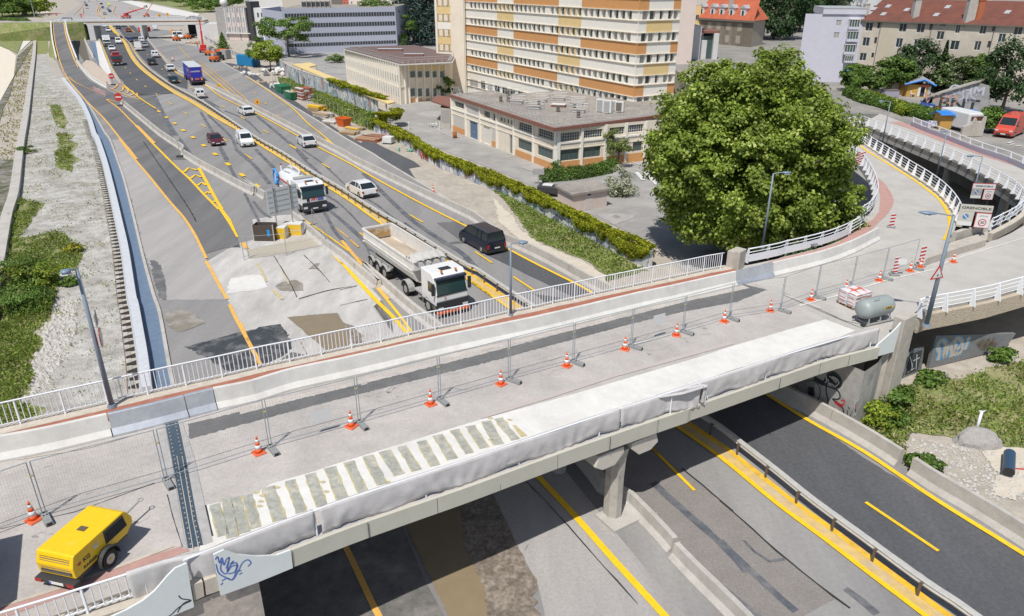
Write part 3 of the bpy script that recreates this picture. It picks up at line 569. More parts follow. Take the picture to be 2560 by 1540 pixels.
strips=[(('N',1990,450),('N',2080,740)),(('R',30,400),('R',75,760)),(('R',105,385),('R',195,715)),(('R',215,365),('R',300,670)),(('R',410,290),('R',520,600)),(('R',612,228),('R',722,525)),(('R',798,168),('R',912,465)),(('R',980,108),('R',1100,400)),(('R',1160,55),('R',1290,335)),(('R',1330,2),('R',1470,268)),(('O',1340,1217),('O',1478,1440)),(('O',1500,1175),('O',1640,1400)),(('O',1680,1125),('O',1812,1355)),(('O',1830,1070),('O',1975,1295)),(('O',1990,1020),('O',2130,1240)),(('O',2130,985),('O',2270,1190)),(('O',2280,940),('W',175,1345)),(('W',170,1100),('W',330,1300))]
for i,(a,c) in enumerate(strips):
 p=gd(*a);q=gd(*c);d=(q-p);n=Vc((-d.y,d.x,0)).normalized();wv=(.17+.02*math.sin(i*2.1)) if i>3 else .15
 for m_,ww,k in ((M_holr,wv+.035,5),(M_hol,wv,6)):
  L_=[];R_=[]
  for j in range(9):
   t=j/8;c0=p.lerp(q,t);L_.append(c0+n*(ww+random.gauss(0,.018)));R_.append(c0-n*(ww+random.gauss(0,.018)))
  dsheet('hollow_strip' if k==6 else 'strip_rim',L_+R_[::-1],m_,k)
dsheet('hollow_strip',GD('W',(300,1165),(330,1165),(440,1262),(380,1275)),M_holr,6)
for f,x,y in (('R',305,340),('R',340,425),('R',360,372),('R',330,468),('R',915,245),('R',490,295),('R',950,335),('R',1520,245),('W',100,1100),('W',275,1115),('W',100,1300)):
 c=gd(f,x,y);dsheet('hollow_strip',[c+Vc((math.cos(a)*.12*random.uniform(.6,1.2),math.sin(a)*.07,0)) for a in [k*math.pi/4 for k in range(8)]],M_holr,6)
ej=GD('N',(1590,0),(1700,620),(1745,860),(1885,830),(1830,600),(1720,0));ejf=GD('M',(1535,1160),(1650,1130))
dsheet('expansion_joint',[ejf[0]]+ej[:3]+ej[3:]+[ejf[1]],mat('joint_steel',(.055,.085,.115),.5,var=.2,scale=3,fine=.2),7)
b=MB()
for s0,s1 in (((ejf[0],ej[2])),((ejf[1],ej[3]))):
 for k in range(28):
  for o_ in (.07,):
   p=s0.lerp(s1,(k+.5)/28);dd=(s1-s0).normalized();nn=Vc((-dd.y,dd.x,0));s_=1 if s0 is ejf[0] else -1
   p=p+nn*.09*s_;p.z=Zd(p.x)+.034;b.cyl(p,p+Vc((0,0,.012)),.028,n=6)
b.B('joint_bolts',mat('bolt_grey',(.42,.36,.32),.6),bridge)
for f,pts in (('N',((1640,0),(1750,620),(1790,860))),('N',((1690,0),(1790,600),(1840,840)))):
 q=GD(f,*pts,dz=.036);MB().ribbon(q,.02).B('joint_strip',M_kerbc,bridge)
dsheet('joint_plinth',GD('N',(1720,0),(1830,600),(1890,830),(1975,800),(1900,450),(1800,0))+GD('M',(1690,1130),(1655,1130)),mat('joint_plinth',(.40,.385,.37),.9,var=.15,scale=.8,fine=.15),5)
dsheet('joint_plinth',GD('N',(1585,0),(1700,700),(1740,860),(1700,870),(1550,330),(1480,0))+GD('M',(1430,1170),(1530,1160)),MATS['joint_plinth'],4)
for f,pts,w_,m_ in (('N',((1550,360),(1600,560),(1700,870)),.02,M_crack),('N',((1905,460),(1985,800)),.05,M_crack),('N',((0,1400),(500,1245),(1150,1010),(1700,800)),.12,M_kerbc),('N',((0,680),(700,520),(1500,230)),.02,M_crack),('M',((150,1484),(800,1380),(1500,1180)),.05,M_kerbc),
   ('H',((0,745),(560,990),(790,1080)),.03,M_crack),('H',((0,725),(600,1000),(840,1050)),.03,M_crack),('H',((0,740),(430,900)),.25,mat('deck_light',(.52,.49,.45),.9,var=.1,scale=1,fine=.1)),('H',((150,850),(560,740),(1000,600),(1500,485)),.12,M_concw),('H',((1560,440),(1800,350),(2374,180)),.1,M_concw),('W',((1140,480),(1600,370),(2200,200)),.1,mat('faded_line',(.60,.585,.56),.9,var=.2,scale=2)),('W',((0,1090),(600,910),(1250,700),(2374,390)),.28,mat('pinkish_edge',(.48,.43,.40),.9,fine=.2,scale=1))):
 q=GD(f,*pts);MB().ribbon([Vc((p.x,p.y,Zd(p.x)+.022)) for p in resample(q,.4)],w_,jit=.015 if w_<.3 else .05).B('deck_joint_line',m_,bridge)
rc_=random.Random(21)
for k in range(16):
 x0,y0=rc_.uniform(0,2300),rc_.uniform(0,400);f_=rc_.choice('OWN');x0,y0={'O':(x0,900-x0*.24+y0*.6),'W':(x0,640-x0*.22+y0*.45),'N':(x0*.65,480-x0*.1+y0)}[f_];pts=[(x0,y0)]
 for j in range(7): pts.append((pts[-1][0]+rc_.uniform(10,60),pts[-1][1]+rc_.uniform(-34,26)))
 q=GD(f_,*pts);MB().ribbon([Vc((p.x,p.y,Zd(p.x)+.009)) for p in q],.012,jit=.02).B('deck_crack',mat('crack_grey',(.25,.235,.22),.9),bridge)
 c=gd(f_,x0+rc_.uniform(-200,200),y0+30);r_=rc_.uniform(.03,.13);dsheet('deck_stain',[c+Vc((math.cos(a)*r_*rc_.uniform(.5,1.7),math.sin(a)*r_*rc_.uniform(.5,1.2),0)) for a in [i*math.pi/5 for i in range(10)]],mat('stain_grey',(.29,.27,.25),.9,var=.2,scale=3),1)
dsheet('footway',GD('N',(-400,1700),(100,1480),(600,1300),(1150,1100),(1700,900),(1760,880),(1700,830),(1150,1010),(500,1245),(-300,1500)),M_pink,3)
def gba(path,m,name,label,cat='barrier',group=None,h=.86,sc=1.0):
 t=thing(name,label,cat,(0,0,0),0,group)
 b=MB();b.sweep(path,[(0,0),(0,.08),(.17,.28),(.27,h-.02),(.29,h),(.4,h),(.42,h-.02),(.5,.28),(.6,.08),(.6,0)]);b.B('concrete_profile' if m is not M_galv else 'steel_profile',m,t);return t
M_galv=mat('galvanised',(.55,.58,.62),.42,var=.1,scale=1.2,metal=.55,col2=(.62,.65,.69),fac=(.4,.7),fine=.08)
M_galvd=mat('galvanised_dull',(.42,.44,.46),.55,metal=.4,var=.1,scale=2)
bt2=[Vc((p.x,p.y,Zd(p.x)+.008)) for p in bt]
def cut(path,xa,xb):
 q=resample(path,.35);r=[p for p in q if xa<p.x<xb];i0=[i for i,p in enumerate(q) if p.x>=xb]
 def at_(x):
  for a,c in zip(q,q[1:]):
   if a.x<=x<=c.x: return [a.lerp(c,(x-a.x)/(c.x-a.x+1e-9))]
  return []
 return at_(xa)+r+at_(xb)
xj=[gd('M',1050,1270).x,gd('M',1745,1110).x,gd('M',2020,1025).x,gd('I',1980,1484).x,gd('I',2330,1420).x]
xe=bt2[-1].x
gba(cut(bt2,-60,xj[0]),M_concw,'concrete_barrier','white concrete safety barrier at the left end of the bridge')
gba(cut(bt2,xj[0]+.03,xj[1]),M_galv,'steel_barrier','bolted steel barrier section over the bridge expansion joint, left half',group='steel barrier sections')
gba(cut(bt2,xj[1]+.03,xj[2]),M_galv,'steel_barrier','plain steel barrier section right of the expansion joint, beside the long white barrier',group='steel barrier sections')
gba(cut(bt2,xj[2]+.03,xj[3]),M_concw,'concrete_barrier','long white concrete safety barrier along the middle of the bridge')
gba(cut(bt2,xj[3]+.03,xj[4]),M_galv,'steel_barrier','dusty steel barrier section beside the concrete post of the bridge railing',group='steel barrier sections')
gba(cut(bt2,xj[4]+.03,90),M_concw,'concrete_barrier','white concrete barrier curving into the ramp below the big tree')
def baluster_rail(path,label,spacing=.18,bay=1.45,h=1.02,group='white baluster railings of the bridge',rbar=.02):
 t=thing('bridge_railing',label,'railing',(0,0,0),0,group)
 up=Vc((0,0,1))
 b=MB();b.tube([p+up*h for p in resample(path,.6)],.035,8);b.B('handrail',M_rail,t,True)
 b=MB();q=resample(path,.6);b.sweep([p+up*.12 for p in q],[(.02,0),(.02,.04),(-.02,.04),(-.02,0)]);b.B('bottom_rail',M_rail,t)
 posts=resample(path,bay)
 for i,p in enumerate(posts):
  b=MB();b.obox(p-Vc((.03,0,0)),(1,0,0),.06,.05,h);b.B('post',M_rail,t)
  if i+1<len(posts):
   b=MB();q=posts[i+1];n=max(2,int((q-p).length/spacing))
   for k in range(1,n): c=p.lerp(q,k/n);b.cyl(c+up*.15,c+up*h,rbar,n=5,cap=False)
   b.B('baluster_row',M_rail,t)
 return t
rl=[Vc((p.x,p.y,Zd(p.x)+.14)) for p in far_rail]
baluster_rail([p for p in rl if p.x>-40],'long white baluster railing along the far side of the bridge')
nr=GD('N',(-400,1860),(600,1545),(1240,1335),(1600,1215),(1830,1130));
nr=[Vc((p.x,p.y,Zd(p.x)+.05)) for p in nr]
baluster_rail(nr,'white baluster railing on the near side by the yellow compressor',spacing=.2,rbar=.02,h=.88)
b=MB();b.sweep(nr,[(.3,-.1),(.3,.0),(-.28,.0),(-.28,-.1)]);b.B('edge_kerb',M_kerbc,bridge)
M_cloth=mat('grey_fleece',(.56,.54,.535),.9,var=.06,scale=1.5,fine=.12,col2=(.49,.47,.465),fac=(.45,.7))
def cloth(path,label,h=.98,seed=0,lowv=.12,topw=.12):
 rnd=random.Random(seed);q=resample(path,.09);n=len(q);secs=[];oo=offset(q,-1.0);nz=8
 for i,p in enumerate(q):
  nrm=(oo[i]-p);s=i*.09;sec=[]
  drop=.0+.17*abs(math.sin(s*.95+seed+.6*math.sin(s*.31)))**2.4+.10*noise.noise(Vc((s*.6,seed,0)))
  f1=noise.noise(Vc((s*.55,seed*3,1)));
  sec.append(p+nrm*(-topw)+Vc((0,0,h-.04)));sec.append(p+nrm*(-topw*.4)+Vc((0,0,h+.008)))
  for k in range(nz+1):
   t=k/nz;z=h*(1-t)+(-.06+drop)*t
   wob=.03+ .07*math.sin(t*math.pi)*(.5+f1)+.05*t*noise.noise(Vc((s*2.2+t*1.5,t*2,seed)))+.022*math.sin(s*9+5*t*math.sin(s*1.3))*t+.03*noise.noise(Vc((s*5+t*4*math.sin(s),t*3,seed)))*t
   sec.append(p+nrm*wob+Vc((0,0,z)))
  secs.append(sec)
 b=MB();b.loft(secs,cap=False,close=False);o=b.B('cloth_cover',M_cloth,None,True)
 sm=o.modifiers.new('solid','SOLIDIFY');sm.thickness=.006
 return tag(o,label,'cloth cover','cloth covers over the near railing')
nbz=[Vc((p.x,p.y,Zd(p.x)+.02)) for p in ne]
inner=offset(nbz,.12)
x0c=nr[2].x;joinp=[p for p in inner if p.x>gd('N',1830,1110).x]
full=[nr[2]+Vc((0,0,-.06)),nr[3]+Vc((0,0,-.06))]+joinp
cutx=[x0c-.1,gd('R',900,720).x,gd('P',925,250).x,gd('W',2000,900).x,gd('H',1090,1030).x]
for i,lb in enumerate(('pale grey cloth hung over the near railing beside the two white plates','pale grey cloth draped over the railing in front of the striped repair slab','pale grey cloth with deep creases draped over the railing beside the plain white slab','stretched pale grey cloth at the right end of the near railing, by the concrete pillar')):
 seg=[p for p in resample(full,.09) if cutx[i]-.03<=p.x<=cutx[i+1]+.03]
 cloth(seg,lb,seed=i*7+3)
b=MB();b.tube([p+Vc((0,0,.96)) for p in inner[::3]],.03,6)
for p in resample(inner,1.9): b.cyl(p,p+Vc((0,0,.96)),.03,n=6)
tag(b.B('bridge_railing',M_rail),'white railing hidden under the grey cloths, its top rail between cloth and slab','railing')
def plate(f,pts,base,dirv,label,strokes,col,sc=.03):
 W=Wall(base,base+dirv);t=thing('side_plate',label,'plate',(0,0,0),0,'white plates at the bridge ends')
 m=[W.m(f,x,y) for x,y in pts];b=MB();fr=[W.at(u,z,.06) for u,z in m];bk=[W.at(u,z,.0) for u,z in m]
 b.loft([fr,bk]);b.B('plate',M_plate,t)
 for st_ in strokes:
  q=[W.at(*W.m(f,x,y),.068) for x,y in st_];q=smooth(q,5);b=MB()
  for a,c in zip(q,q[1:]):
   d=(c-a);
   if d.length<1e-5: continue
   u=Vc((0,0,1)).cross(W.n);nn=W.n.cross(d).normalized()*sc*.5;b.quad(a-nn,c-nn,c+nn,a+nn)
  b.B('graffiti_stroke',col,t)
 return t
M_gb=mat('spray_blue',(.09,.17,.50),.7);M_gk=mat('spray_black',(.03,.04,.045),.7);M_gw=mat('spray_white',(.7,.7,.68),.7)
ned=Vc((ne[9].x-ne[2].x,ne[9].y-ne[2].y,0)).normalized()
pA=gd('N',2040,1285,-.62)+Vc((0,-.13,0));
plate('N',((1975,905),(2070,860),(2200,905),(2374,920),(2560,910),(2690,862),(2710,1028),(2374,1165),(2042,1285)),pA,ned,'white swooping plate scrawled with blue graffiti at the left end of the beige beam',
 [((1990,950),(2010,920),(2030,980),(2050,930),(2070,1000),(2090,950),(2120,930),(2090,1030)),((2050,960),(2040,1040),(2090,1080),(2130,1000),(2160,960),(2130,990),(2190,980),(2170,1060),(2110,1080)),((2120,930),(2100,1060),(2140,1010),(2200,1000)),((1995,990),(2020,1070),(2080,1110),(2150,1130),(2200,1000)),((2050,1145),(2100,1120),(2150,1135),(2200,1060),(2240,980),(2290,950),(2320,980),(2290,1010)),((2190,1055),(2230,1050)),((2210,1085),(2240,1070)),((2060,1160),(2040,1185))],M_gb,.035)
pB=gd('N',1795,1385,-.62)+Vc((0,-.13,0))
plate('N',((1725,985),(1620,1030),(1540,1110),(1430,1240),(1320,1330),(1180,1410),(1020,1484),(700,1600),(1200,1620),(1500,1510),(1795,1388)),pB,ned,'white swooping plate with a black scrawl by the near baluster railing',
 [((1650,1280),(1680,1310),(1765,1325),(1700,1360),(1640,1400),(1590,1450),(1540,1484)),((1765,1325),(1700,1350),(1660,1400),(1640,1437)),((1765,1325),(1720,1345))],M_gk,.03)
for k,(pts) in enumerate((((1780,1200),(1880,1165),(1895,1300),(1800,1345)),((1898,1155),(2010,1115),(2035,1250),(1915,1290)))):
 W=Wall(pA,pA+ned);m=[W.m('N',x,y) for x,y in pts];b=MB();b.loft([[W.at(u,z,-.0) for u,z in m],[W.at(u,z,-1.2) for u,z in m]]);b.B('beam_end',M_kerbc,bridge)
pC=gd('Q',925,165,-.62)+Vc((0,-.13,0));ned2=Vc((ne[-2].x-ne[-8].x,ne[-2].y-ne[-8].y,0)).normalized()
plate('H',((1150,1010),(1075,1300),(830,1368),(850,1300),(930,1220),(1010,1150),(1090,1080)),pC,ned2,'white slanting plate at the right end of the cloths, against the concrete pillar',[],M_gk)
M_pil=mat('pillar_concrete',(.47,.43,.375),.9,var=.12,scale=.9,col2=(.40,.365,.32),fac=(.45,.7),fine=.12)
pt=thing('concrete_pillar','tall weathered concrete pillar between the cloth-covered railing and the white tubular railing','pillar')
pbz=gd('H',1100,1290,-.3);zt=Zd(20)+1.15
PC=GD('H',(1092,945),(1205,890),(1325,930),(1200,990),dz=1.15)
b=MB();vsT=[Vc((p.x,p.y,zt)) for p in PC];vsB=[Vc((p.x,p.y,0)) for p in PC];b.loft([vsB,vsT]);b.B('shaft',M_pil,pt,bevel=.04,fix=True)
Wp=Wall(Vc((vsB[0].x,vsB[0].y,0)),Vc((vsB[3].x,vsB[3].y,0)))
cL=[Wp.m('H',*q) for q in ((940,1350),(1105,1300),(1110,1500),(905,1640))]
b=MB();b.box(0,.9,-.1,.9,0,zt-1.9);M_=Matrix.Translation(Vc((vsB[0].x-.85,vsB[0].y-.05,0)))@Matrix.Rotation(math.atan2(Wp.d.y,Wp.d.x)*.3,4,'Z');b.B('shoulder',M_pil,pt,M=M_,bevel=.03)
PB=[gd('I',*q,dz=1.25) for q in ((1925,1210),(2010,1172),(2103,1195),(2045,1228))]
b=MB();b.loft([[Vc((p.x,p.y,1)) for p in PB],[p for p in PB]]);tag(b.B('concrete_post',M_pil,bevel=.03,fix=True),'squat square concrete post joining the two white railings below the big tree','post')
ramps=thing('ramp_bridge','pale concrete ramps curving right of the bridge around a dark void','bridge')
M_ramp=mat('ramp_surface',(.46,.44,.41),.9,var=.07,scale=.25,col2=(.42,.40,.37),fac=(.45,.65),fine=.08)
r1=[Vc(p) for p in ramp1_l]
rr=[Vc(p) for p in ramp1_r]
nose=GD('d',(330,985),(200,1120),(30,1330))
rin=GD('d',(940,1005),(1100,960),(1300,870),(1484,760))+GD('F',(2374,1290),(2560,1170),(2640,1000),(2560,830),(2374,640))
fr_=fe[-1];
polyA=[fe[-1]]+r1+[r1[-1]+Vc((8,6,0))]+[rr[0]]+rr[1:]+GD('d',(470,900),(500,1060),(930,1030))+rin+GD('E',(2374,1800),(2900,1900))+r_out[::-1][0:]+[ne[-1]]
b=MB();deckprism(b,[Vc((p.x,p.y,0)) for p in polyA],-.004,-.6);b.B('ramp_deck',M_ramp,ramps)
rp2_out=smooth(GD('c',(0,735),(250,830),(500,930),(760,1040),(1060,1150),(1400,1290),(1700,1400),(2060,1520),(2323,1640),(2700,1800)),2)
rl2=[Vc(p) for p in ramp2_l[:-8]]
pb2=rl2+[Vc((p.x+3.2,p.y+0,p.z)) for p in ramp2_l[-8:-3]]+GD('F',(2600,900),(2900,700))+[p for p in rp2_out[::-1] if p.x>30]
b=MB();
try: b.prism([Vc((p.x,p.y,4.105)) for p in rl2+GD('F',(2500,1160),(2900,1100))+rp2_out[::-1]],('t',.9),0)
except Exception as ex: print('P2',ex)
b.B('ramp_deck',M_ramp,ramps)
def rsheet(name,pts,m,n=1):
 b=MB();deckflat(b,pts,n*.008);return b.B(name,m,ramps)
pv1_out=smooth(GD('F',(420,1484),(640,1400),(800,1330),(900,1240),(980,1130),(990,1050),(950,960),(880,870),(780,790)),2)
rsheet('pink_footway',GD('I',(2110,1380),(2374,1330))+GD('H',(0,390),(300,330),(600,240),(840,120),(960,0))+pv1_out[6:]+GD('F',(700,700),(760,810),(830,920),(850,1020),(840,1180),(770,1270),(650,1330),(400,1430))+GD('H',(560,215),(300,300),(0,370)),M_pink,2)
rsheet('pink_footway',GD('F',(950,235),(1150,300),(1500,440),(1900,580),(2374,730),(2374,690),(2000,545),(1600,400),(1250,290),(1050,230)),M_pink,2)
b=MB();b.ribbon([Vc((p.x,p.y,Zd(p.x)+.02)) for p in smooth(GD('F',(600,455),(740,560),(940,680),(1180,830),(1350,950),(1480,1060),(1560,1180),(1590,1290),(1580,1390),(1530,1484)),4)],.28);b.B('lane_marking',M_yel,ramps)
b=MB();b.sweep(smooth(offset([p for p in ramp1_r],-.0),1),[(0,0),(0,.16),(.45,.16),(.45,0)]);b.B('ramp_kerb',M_kerbc,ramps)
b=MB();b.sweep(ramp2_l,[(.0,-.5),(0,.12),(.4,.12),(.4,-.5)]);b.B('ramp_kerb',M_kerbc,ramps)
b=MB();b.sweep([Vc((p.x,p.y,Zd(p.x))) for p in r_out],[(0,.14),(.6,.14),(.6,-.0),(0.0,-.75)][::1]);b.B('ramp_kerb',M_kerbc,ramps)
b=MB();b.sweep([Vc((p.x,p.y,Zd(p.x))) for p in r_out],[(-.12,.16),(.35,.16),(.35,.02),(.0,.0),(.0,-.8),(-.12,-.8)]);b.B('parapet_band',mat('rough_parapet',(.47,.40,.31),.95,var=.2,scale=2,fine=.3,bump=1,bscale=10),ramps)
b=MB()
nw=GD('d',(440,930),(500,1075),(820,985),(940,950));
pA_=gd('d',500,1075);pB_=gd('d',935,1030);pC_=gd('d',940,880);pD_=gd('d',450,900)
b.prism([Vc((p.x,p.y,0)) for p in (gd('d',60,1345),gd('d',420,1220),gd('d',930,1060),gd('d',950,930,0),gd('d',880,960),gd('d',460,1090),gd('d',300,1150))],4.0,4.62)
b.B('nose_wall',M_pil,ramps)
b=MB();wv=[gd('d',480,1060),gd('d',560,960),gd('d',940,1000)]
b.sweep([gd('d',480,1050),gd('d',590,1010,0),gd('d',940,940)],[(0,0),(0,.95),(.3,.95),(.3,0)]);b.B('nose_wall',M_pil,ramps)
def tube_rail(path,label,side=1,bay=1.9,n=4,h=1.0,panel=False,group='white tubular railings of the ramps'):
 t=thing('ramp_railing',label,'railing',(0,0,0),0,group);up=Vc((0,0,1));q=resample(path,.7);
 b=MB();b.tube([p+up*h for p in q],.045,7);b.B('handrail',M_rail,t,True)
 b=MB()
 for k in range(1,n): b.tube([p+up*(h*k/n) for p in q],.028,5)
 b.B('tubes',M_rail,t,True)
 ps=resample(path,bay);oo=offset(ps,side)
 for p,o in zip(ps,oo):
  d=(o-p).normalized();s=Vc((-d.y,d.x,0))*.03;vs=[]
  for w_,z in ((.38,0),(.10,h+.03)): vs+= [p+s+up*z,p-s+up*z,p-s+d*w_+up*z,p+s+d*w_+up*z]
  b=MB();b.loft([vs[:4],vs[4:]]);b.B('post',M_rail,t)
 if panel:
  b=MB();b.sweep(offset(q,-side*.06),[(0,.12),(0,.62),(.02,.62),(.02,.12)]);b.B('panel',M_rail,t)
  if 1:
   pp=gd('H',285,250,.35);MM=facing(pp+Vc((0,-.12,0)),(math.cos(.35),math.sin(.35),0));lettering('GEZI',.34,M_gk,t,MM,name='graffiti_tag')
 return t
L1=[Vc((p.x,p.y,Zd(p.x)+.12)) for p in r1]
tube_rail(L1[:14],'white tubular railing with a panel curving round the foot of the big tree',side=1,panel=True)
tube_rail(L1[13:],'white tubular railing climbing behind the red and white panels, right of the big tree',side=1)
tube_rail([Vc((p.x,p.y,Zd(p.x)+.16)) for p in offset(ramp1_r,.25)],'white tubular railing between the ramp with the yellow line and the dark void',side=-1)
R2=[Vc((p.x,p.y,Zd(p.x)+.12)) for p in ramp2_l]
tube_rail(R2[:-9],'white tubular railing with broad post plates above the dark fascia of the far ramp',side=-1)
tube_rail(R2[-10:],'white tubular railing round the near right end of the dark void',side=-1,n=3)
tube_rail([Vc((p.x,p.y,Zd(p.x)+.15)) for p in offset(r_out,.12)],'white tubular railing with broad posts at the right edge, above the graffiti walls',side=-1,bay=2.1)
tube_rail([Vc((p.x,p.y,4.2)) for p in rp2_out[4:]],'white tubular railing with lilac sheeting beside the shacks',side=1,bay=2.3,n=2)
b=MB();b.sweep([Vc((p.x,p.y,4.12)) for p in rp2_out[4:]],[(-.1,0),(-.1,.5),(-.06,.5),(-.06,0)]);tag(b.B('lilac_sheeting',mat('lilac_sheet',(.36,.34,.42),.6)),'lilac-grey metal sheeting along the foot of the far ramp railing','fence')
for k in (6,14,22,30):
 if k<len(ramp2_l): p=ramp2_l[k]+Vc((1.2,1.4,0));MB().cyl(Vc((p.x,p.y,-5)),Vc((p.x,p.y,3.3)),.4,n=10).B('ramp_column',M_conc,ramps)
und=[g('Q',1000,440,0),g('Q',1240,345,0),g('Q',1440,250,0)]
def gwall(f,pts,base0,base1,m,label,thick=.2,cat='wall',name='graffiti_wall'):
 W=Wall(base0,base1);mm=[W.m(f,x,y) for x,y in pts];t=thing(name,label,cat)
 b=MB();b.loft([[W.at(u,z,0) for u,z in mm],[W.at(u,z,-thick) for u,z in mm]]);b.B('wall_face',m,t);return W,t
def strokes(W,t,f,lst,m,w_=.08,o=.012,close=False):
 for s_ in lst:
  q=smooth([W.at(*W.m(f,x,y),o) for x,y in s_],4);b=MB()
  for a,c in zip(q,q[1:]):
   d=c-a
   if d.length<1e-5: continue
   nn=W.n.cross(d).normalized()*w_*.5;b.quad(a-nn,c-nn,c+nn,a+nn)
  b.B('graffiti_stroke',m,t)
M_gdk=mat('wall_dark_paint',(.05,.055,.06),.8,var=.3,scale=1.5);M_ggr=mat('wall_grey_shaded',(.19,.195,.20),.85,var=.15,scale=1.5)  # wall grey is darkened to paint in the deck's shadow
b0=g('Q',1490,265,0);b1=g('Q',1900,165,0)
W,t=gwall('Q',((1490,265),(2200,80),(2300,-60),(1560,-40)),b0,b1+ (b1-b0)*1,M_ggr,'wall under the right arm, shade painted into its grey, with a big white and blue bubble graffiti')
strokes(W,t,'Q',[((1570,190),(1590,120),(1570,60),(1610,0),(1650,40),(1630,110),(1640,160),(1660,100),(1690,30),(1700,110),(1690,160)),((1720,150),(1740,60),(1730,-10),(1790,0),(1800,80),(1760,130),(1740,100),(1780,60)),((1820,90),(1850,20),(1860,-30))],mat('spray_ltblue',(.10,.36,.66),.7),.42,.01)
strokes(W,t,'Q',[((1570,190),(1590,120),(1570,60),(1610,0),(1650,40),(1630,110),(1640,160),(1660,100),(1690,30),(1700,110),(1690,160)),((1720,150),(1740,60),(1730,-10),(1790,0),(1800,80),(1760,130),(1740,100),(1780,60)),((1820,90),(1850,20),(1860,-30))],mat('spray_cream_shaded',(.46,.42,.37),.7),.26,.016)  # cream darkened in colour as if under the deck's shade
strokes(W,t,'Q',[((1950,60),(1990,0),(2010,60),(2040,-10),(2060,40),(2100,-20)),((1940,20),(2000,80),(2080,30),(2120,50))],mat('spray_brown',(.16,.13,.10),.8),.25,.014)
c0=g('Q',1000,455,0);c1=g('Q',1420,285,0)
W,t=gwall('Q',((1000,460),(1200,390),(1420,290),(1450,60),(1330,100),(1200,330),(1030,380)),c0,c1,mat('wall_slate',(.18,.19,.20),.8,var=.2,scale=1),'slate grey garage front with framed dark panels under the right arm')
for q4 in (((1060,380),(1110,360),(1095,415),(1055,430)),((1125,355),(1170,338),(1155,390),(1115,405)),((1205,320),(1260,298),(1245,350),(1190,372)),((1320,130),(1430,90),(1385,270),(1270,320))):
 mm=[W.m('Q',*p) for p in q4];b=MB();b.loft([[W.at(u,z,.03) for u,z in mm],[W.at(u,z,.0) for u,z in mm]]);b.B('panel',M_gdk,t)
strokes(W,t,'Q',[((1310,150),(1330,250),(1290,300)),((1300,290),(1350,260)),((1340,190),(1400,160)),((1375,130),(1365,270))],M_gw,.07,.05)
Wb=Wall(ab[1],ab[2]);
def ablab(lst,m,w_,o=.014): strokes(Wb,bridge,'Q',lst,m,w_,o)
ablab([((430,350),(470,380),(530,400),(560,340),(590,310),(640,330),(670,390),(640,430),(600,400),(560,350))],M_gk,.28)
ablab([((540,330),(545,380),(530,395)),((570,335),(600,350),(640,360),(660,400),(620,430),(600,410),(570,400),(555,360))],M_gw,.05,.02)
ablab([((400,440),(390,480),(405,515),(415,480),(400,440))],M_gk,.3);ablab([((350,380),(430,380),(480,440),(480,520),(440,600))],M_gk,.05)
ablab([((545,400),(540,480),(560,560),(550,620)),((480,400),(560,430),(650,470),(670,530),(640,550),(600,545),(650,590),(690,620),(705,680),(690,720))],M_gk,.08)
ablab([((625,570),(660,600),(690,620))],mat('spray_red',(.55,.05,.05),.7),.2);ablab([((680,560),(710,560),(700,600),(680,590))],mat('spray_red',(0,0,0),.7),.08)
ablab([((735,650),(740,700)),((730,740),(745,700),(755,760)),((745,620),(760,640)),((740,720),(770,740),(765,775),(735,780))],M_gk,.05)
Wc=Wall(ab[2],ab[4])
strokes(Wc,bridge,'Q',[((805,560),(800,690),(880,660),(890,620),(960,600)),((790,690),(780,800)),((850,760),(850,700),(865,730),(880,690),(880,740)),((800,580),(870,540),(980,530))],M_gw,.1)
strokes(Wc,bridge,'Q',[((820,590),(825,650)),((900,570),(920,590)),((800,740),(790,780)),((825,710),(820,740))],mat('spray_pink',(.6,.3,.36),.7),.3)
p=g('Q',1915,890,0);hh=hgt(p,'Q',1960,655)
t=thing('steel_post','slim white post standing in grass behind a boulder','post',p);MB().cyl((0,0,0),(0,0,hh),.07,n=10).B('shaft',M_rail,t,True);MB().box(-.16,.16,-.02,.02,hh-.04,hh).B('crossbar',M_rail,t)
b=MB();c=g('Q',1950,955,0);
import bmesh
def rock(name,c,sx,sy,sz,m,seed=0,sub=2,rz=0):
 bm=bmesh.new();bmesh.ops.create_icosphere(bm,subdivisions=sub,radius=1)
 for v in bm.verts:
  k=1+.35*noise.noise(v.co*1.1+Vc((seed,seed*2,0)))+.12*noise.noise(v.co*3+Vc((seed,0,0)));v.co=Vc((v.co.x*sx*k,v.co.y*sy*k,max(-.15,v.co.z*sz*k)))
 me=bpy.data.meshes.new(name);bm.to_mesh(me);bm.free();me.materials.append(m);o=bpy.data.objects.new(name,me);COL.objects.link(o);o.location=c;o.rotation_euler=(0,0,rz);return o
tag(rock('boulder',c,1.2,.7,.75,mat('boulder_grey',(.34,.32,.30),.95,var=.15,scale=2,fine=.2),3,3,-.2),'large flat grey boulder beside the white post','boulder')
p0=g('Q',2215,1275,.0);p1=g('Q',2225,1100,.0);t=thing('plastic_pipe','thick dark blue plastic pipe lying on the gravel at the right edge','pipe',(0,0,0))
b=MB();r_=.26;a=p0+Vc((0,0,r_+.05));c=p1+Vc((0,0,r_+.05))
for i in range(16):
 pass
b.tube([a,a.lerp(c,.02),a.lerp(c,.3),a.lerp(c,.6),c],[r_,r_,r_,r_,r_],16);b.B('pipe_body',mat('blue_plastic',(.035,.075,.13),.4),t,False,.01);MB().cyl(a+(a-c).normalized()*.003,a-(a-c).normalized()*.002,r_*.88,n=16).B('pipe_bore',M_dk,t)
q=G('Q',(2262,1200),(2500,1215),(2800,1235));tag(MB().tube([x+Vc((0,0,.06)) for x in q],.035,6).B('red_hose',mat('red_rubber',(.5,.05,.05),.5)),'thin red hose running right from the blue pipe','hose')
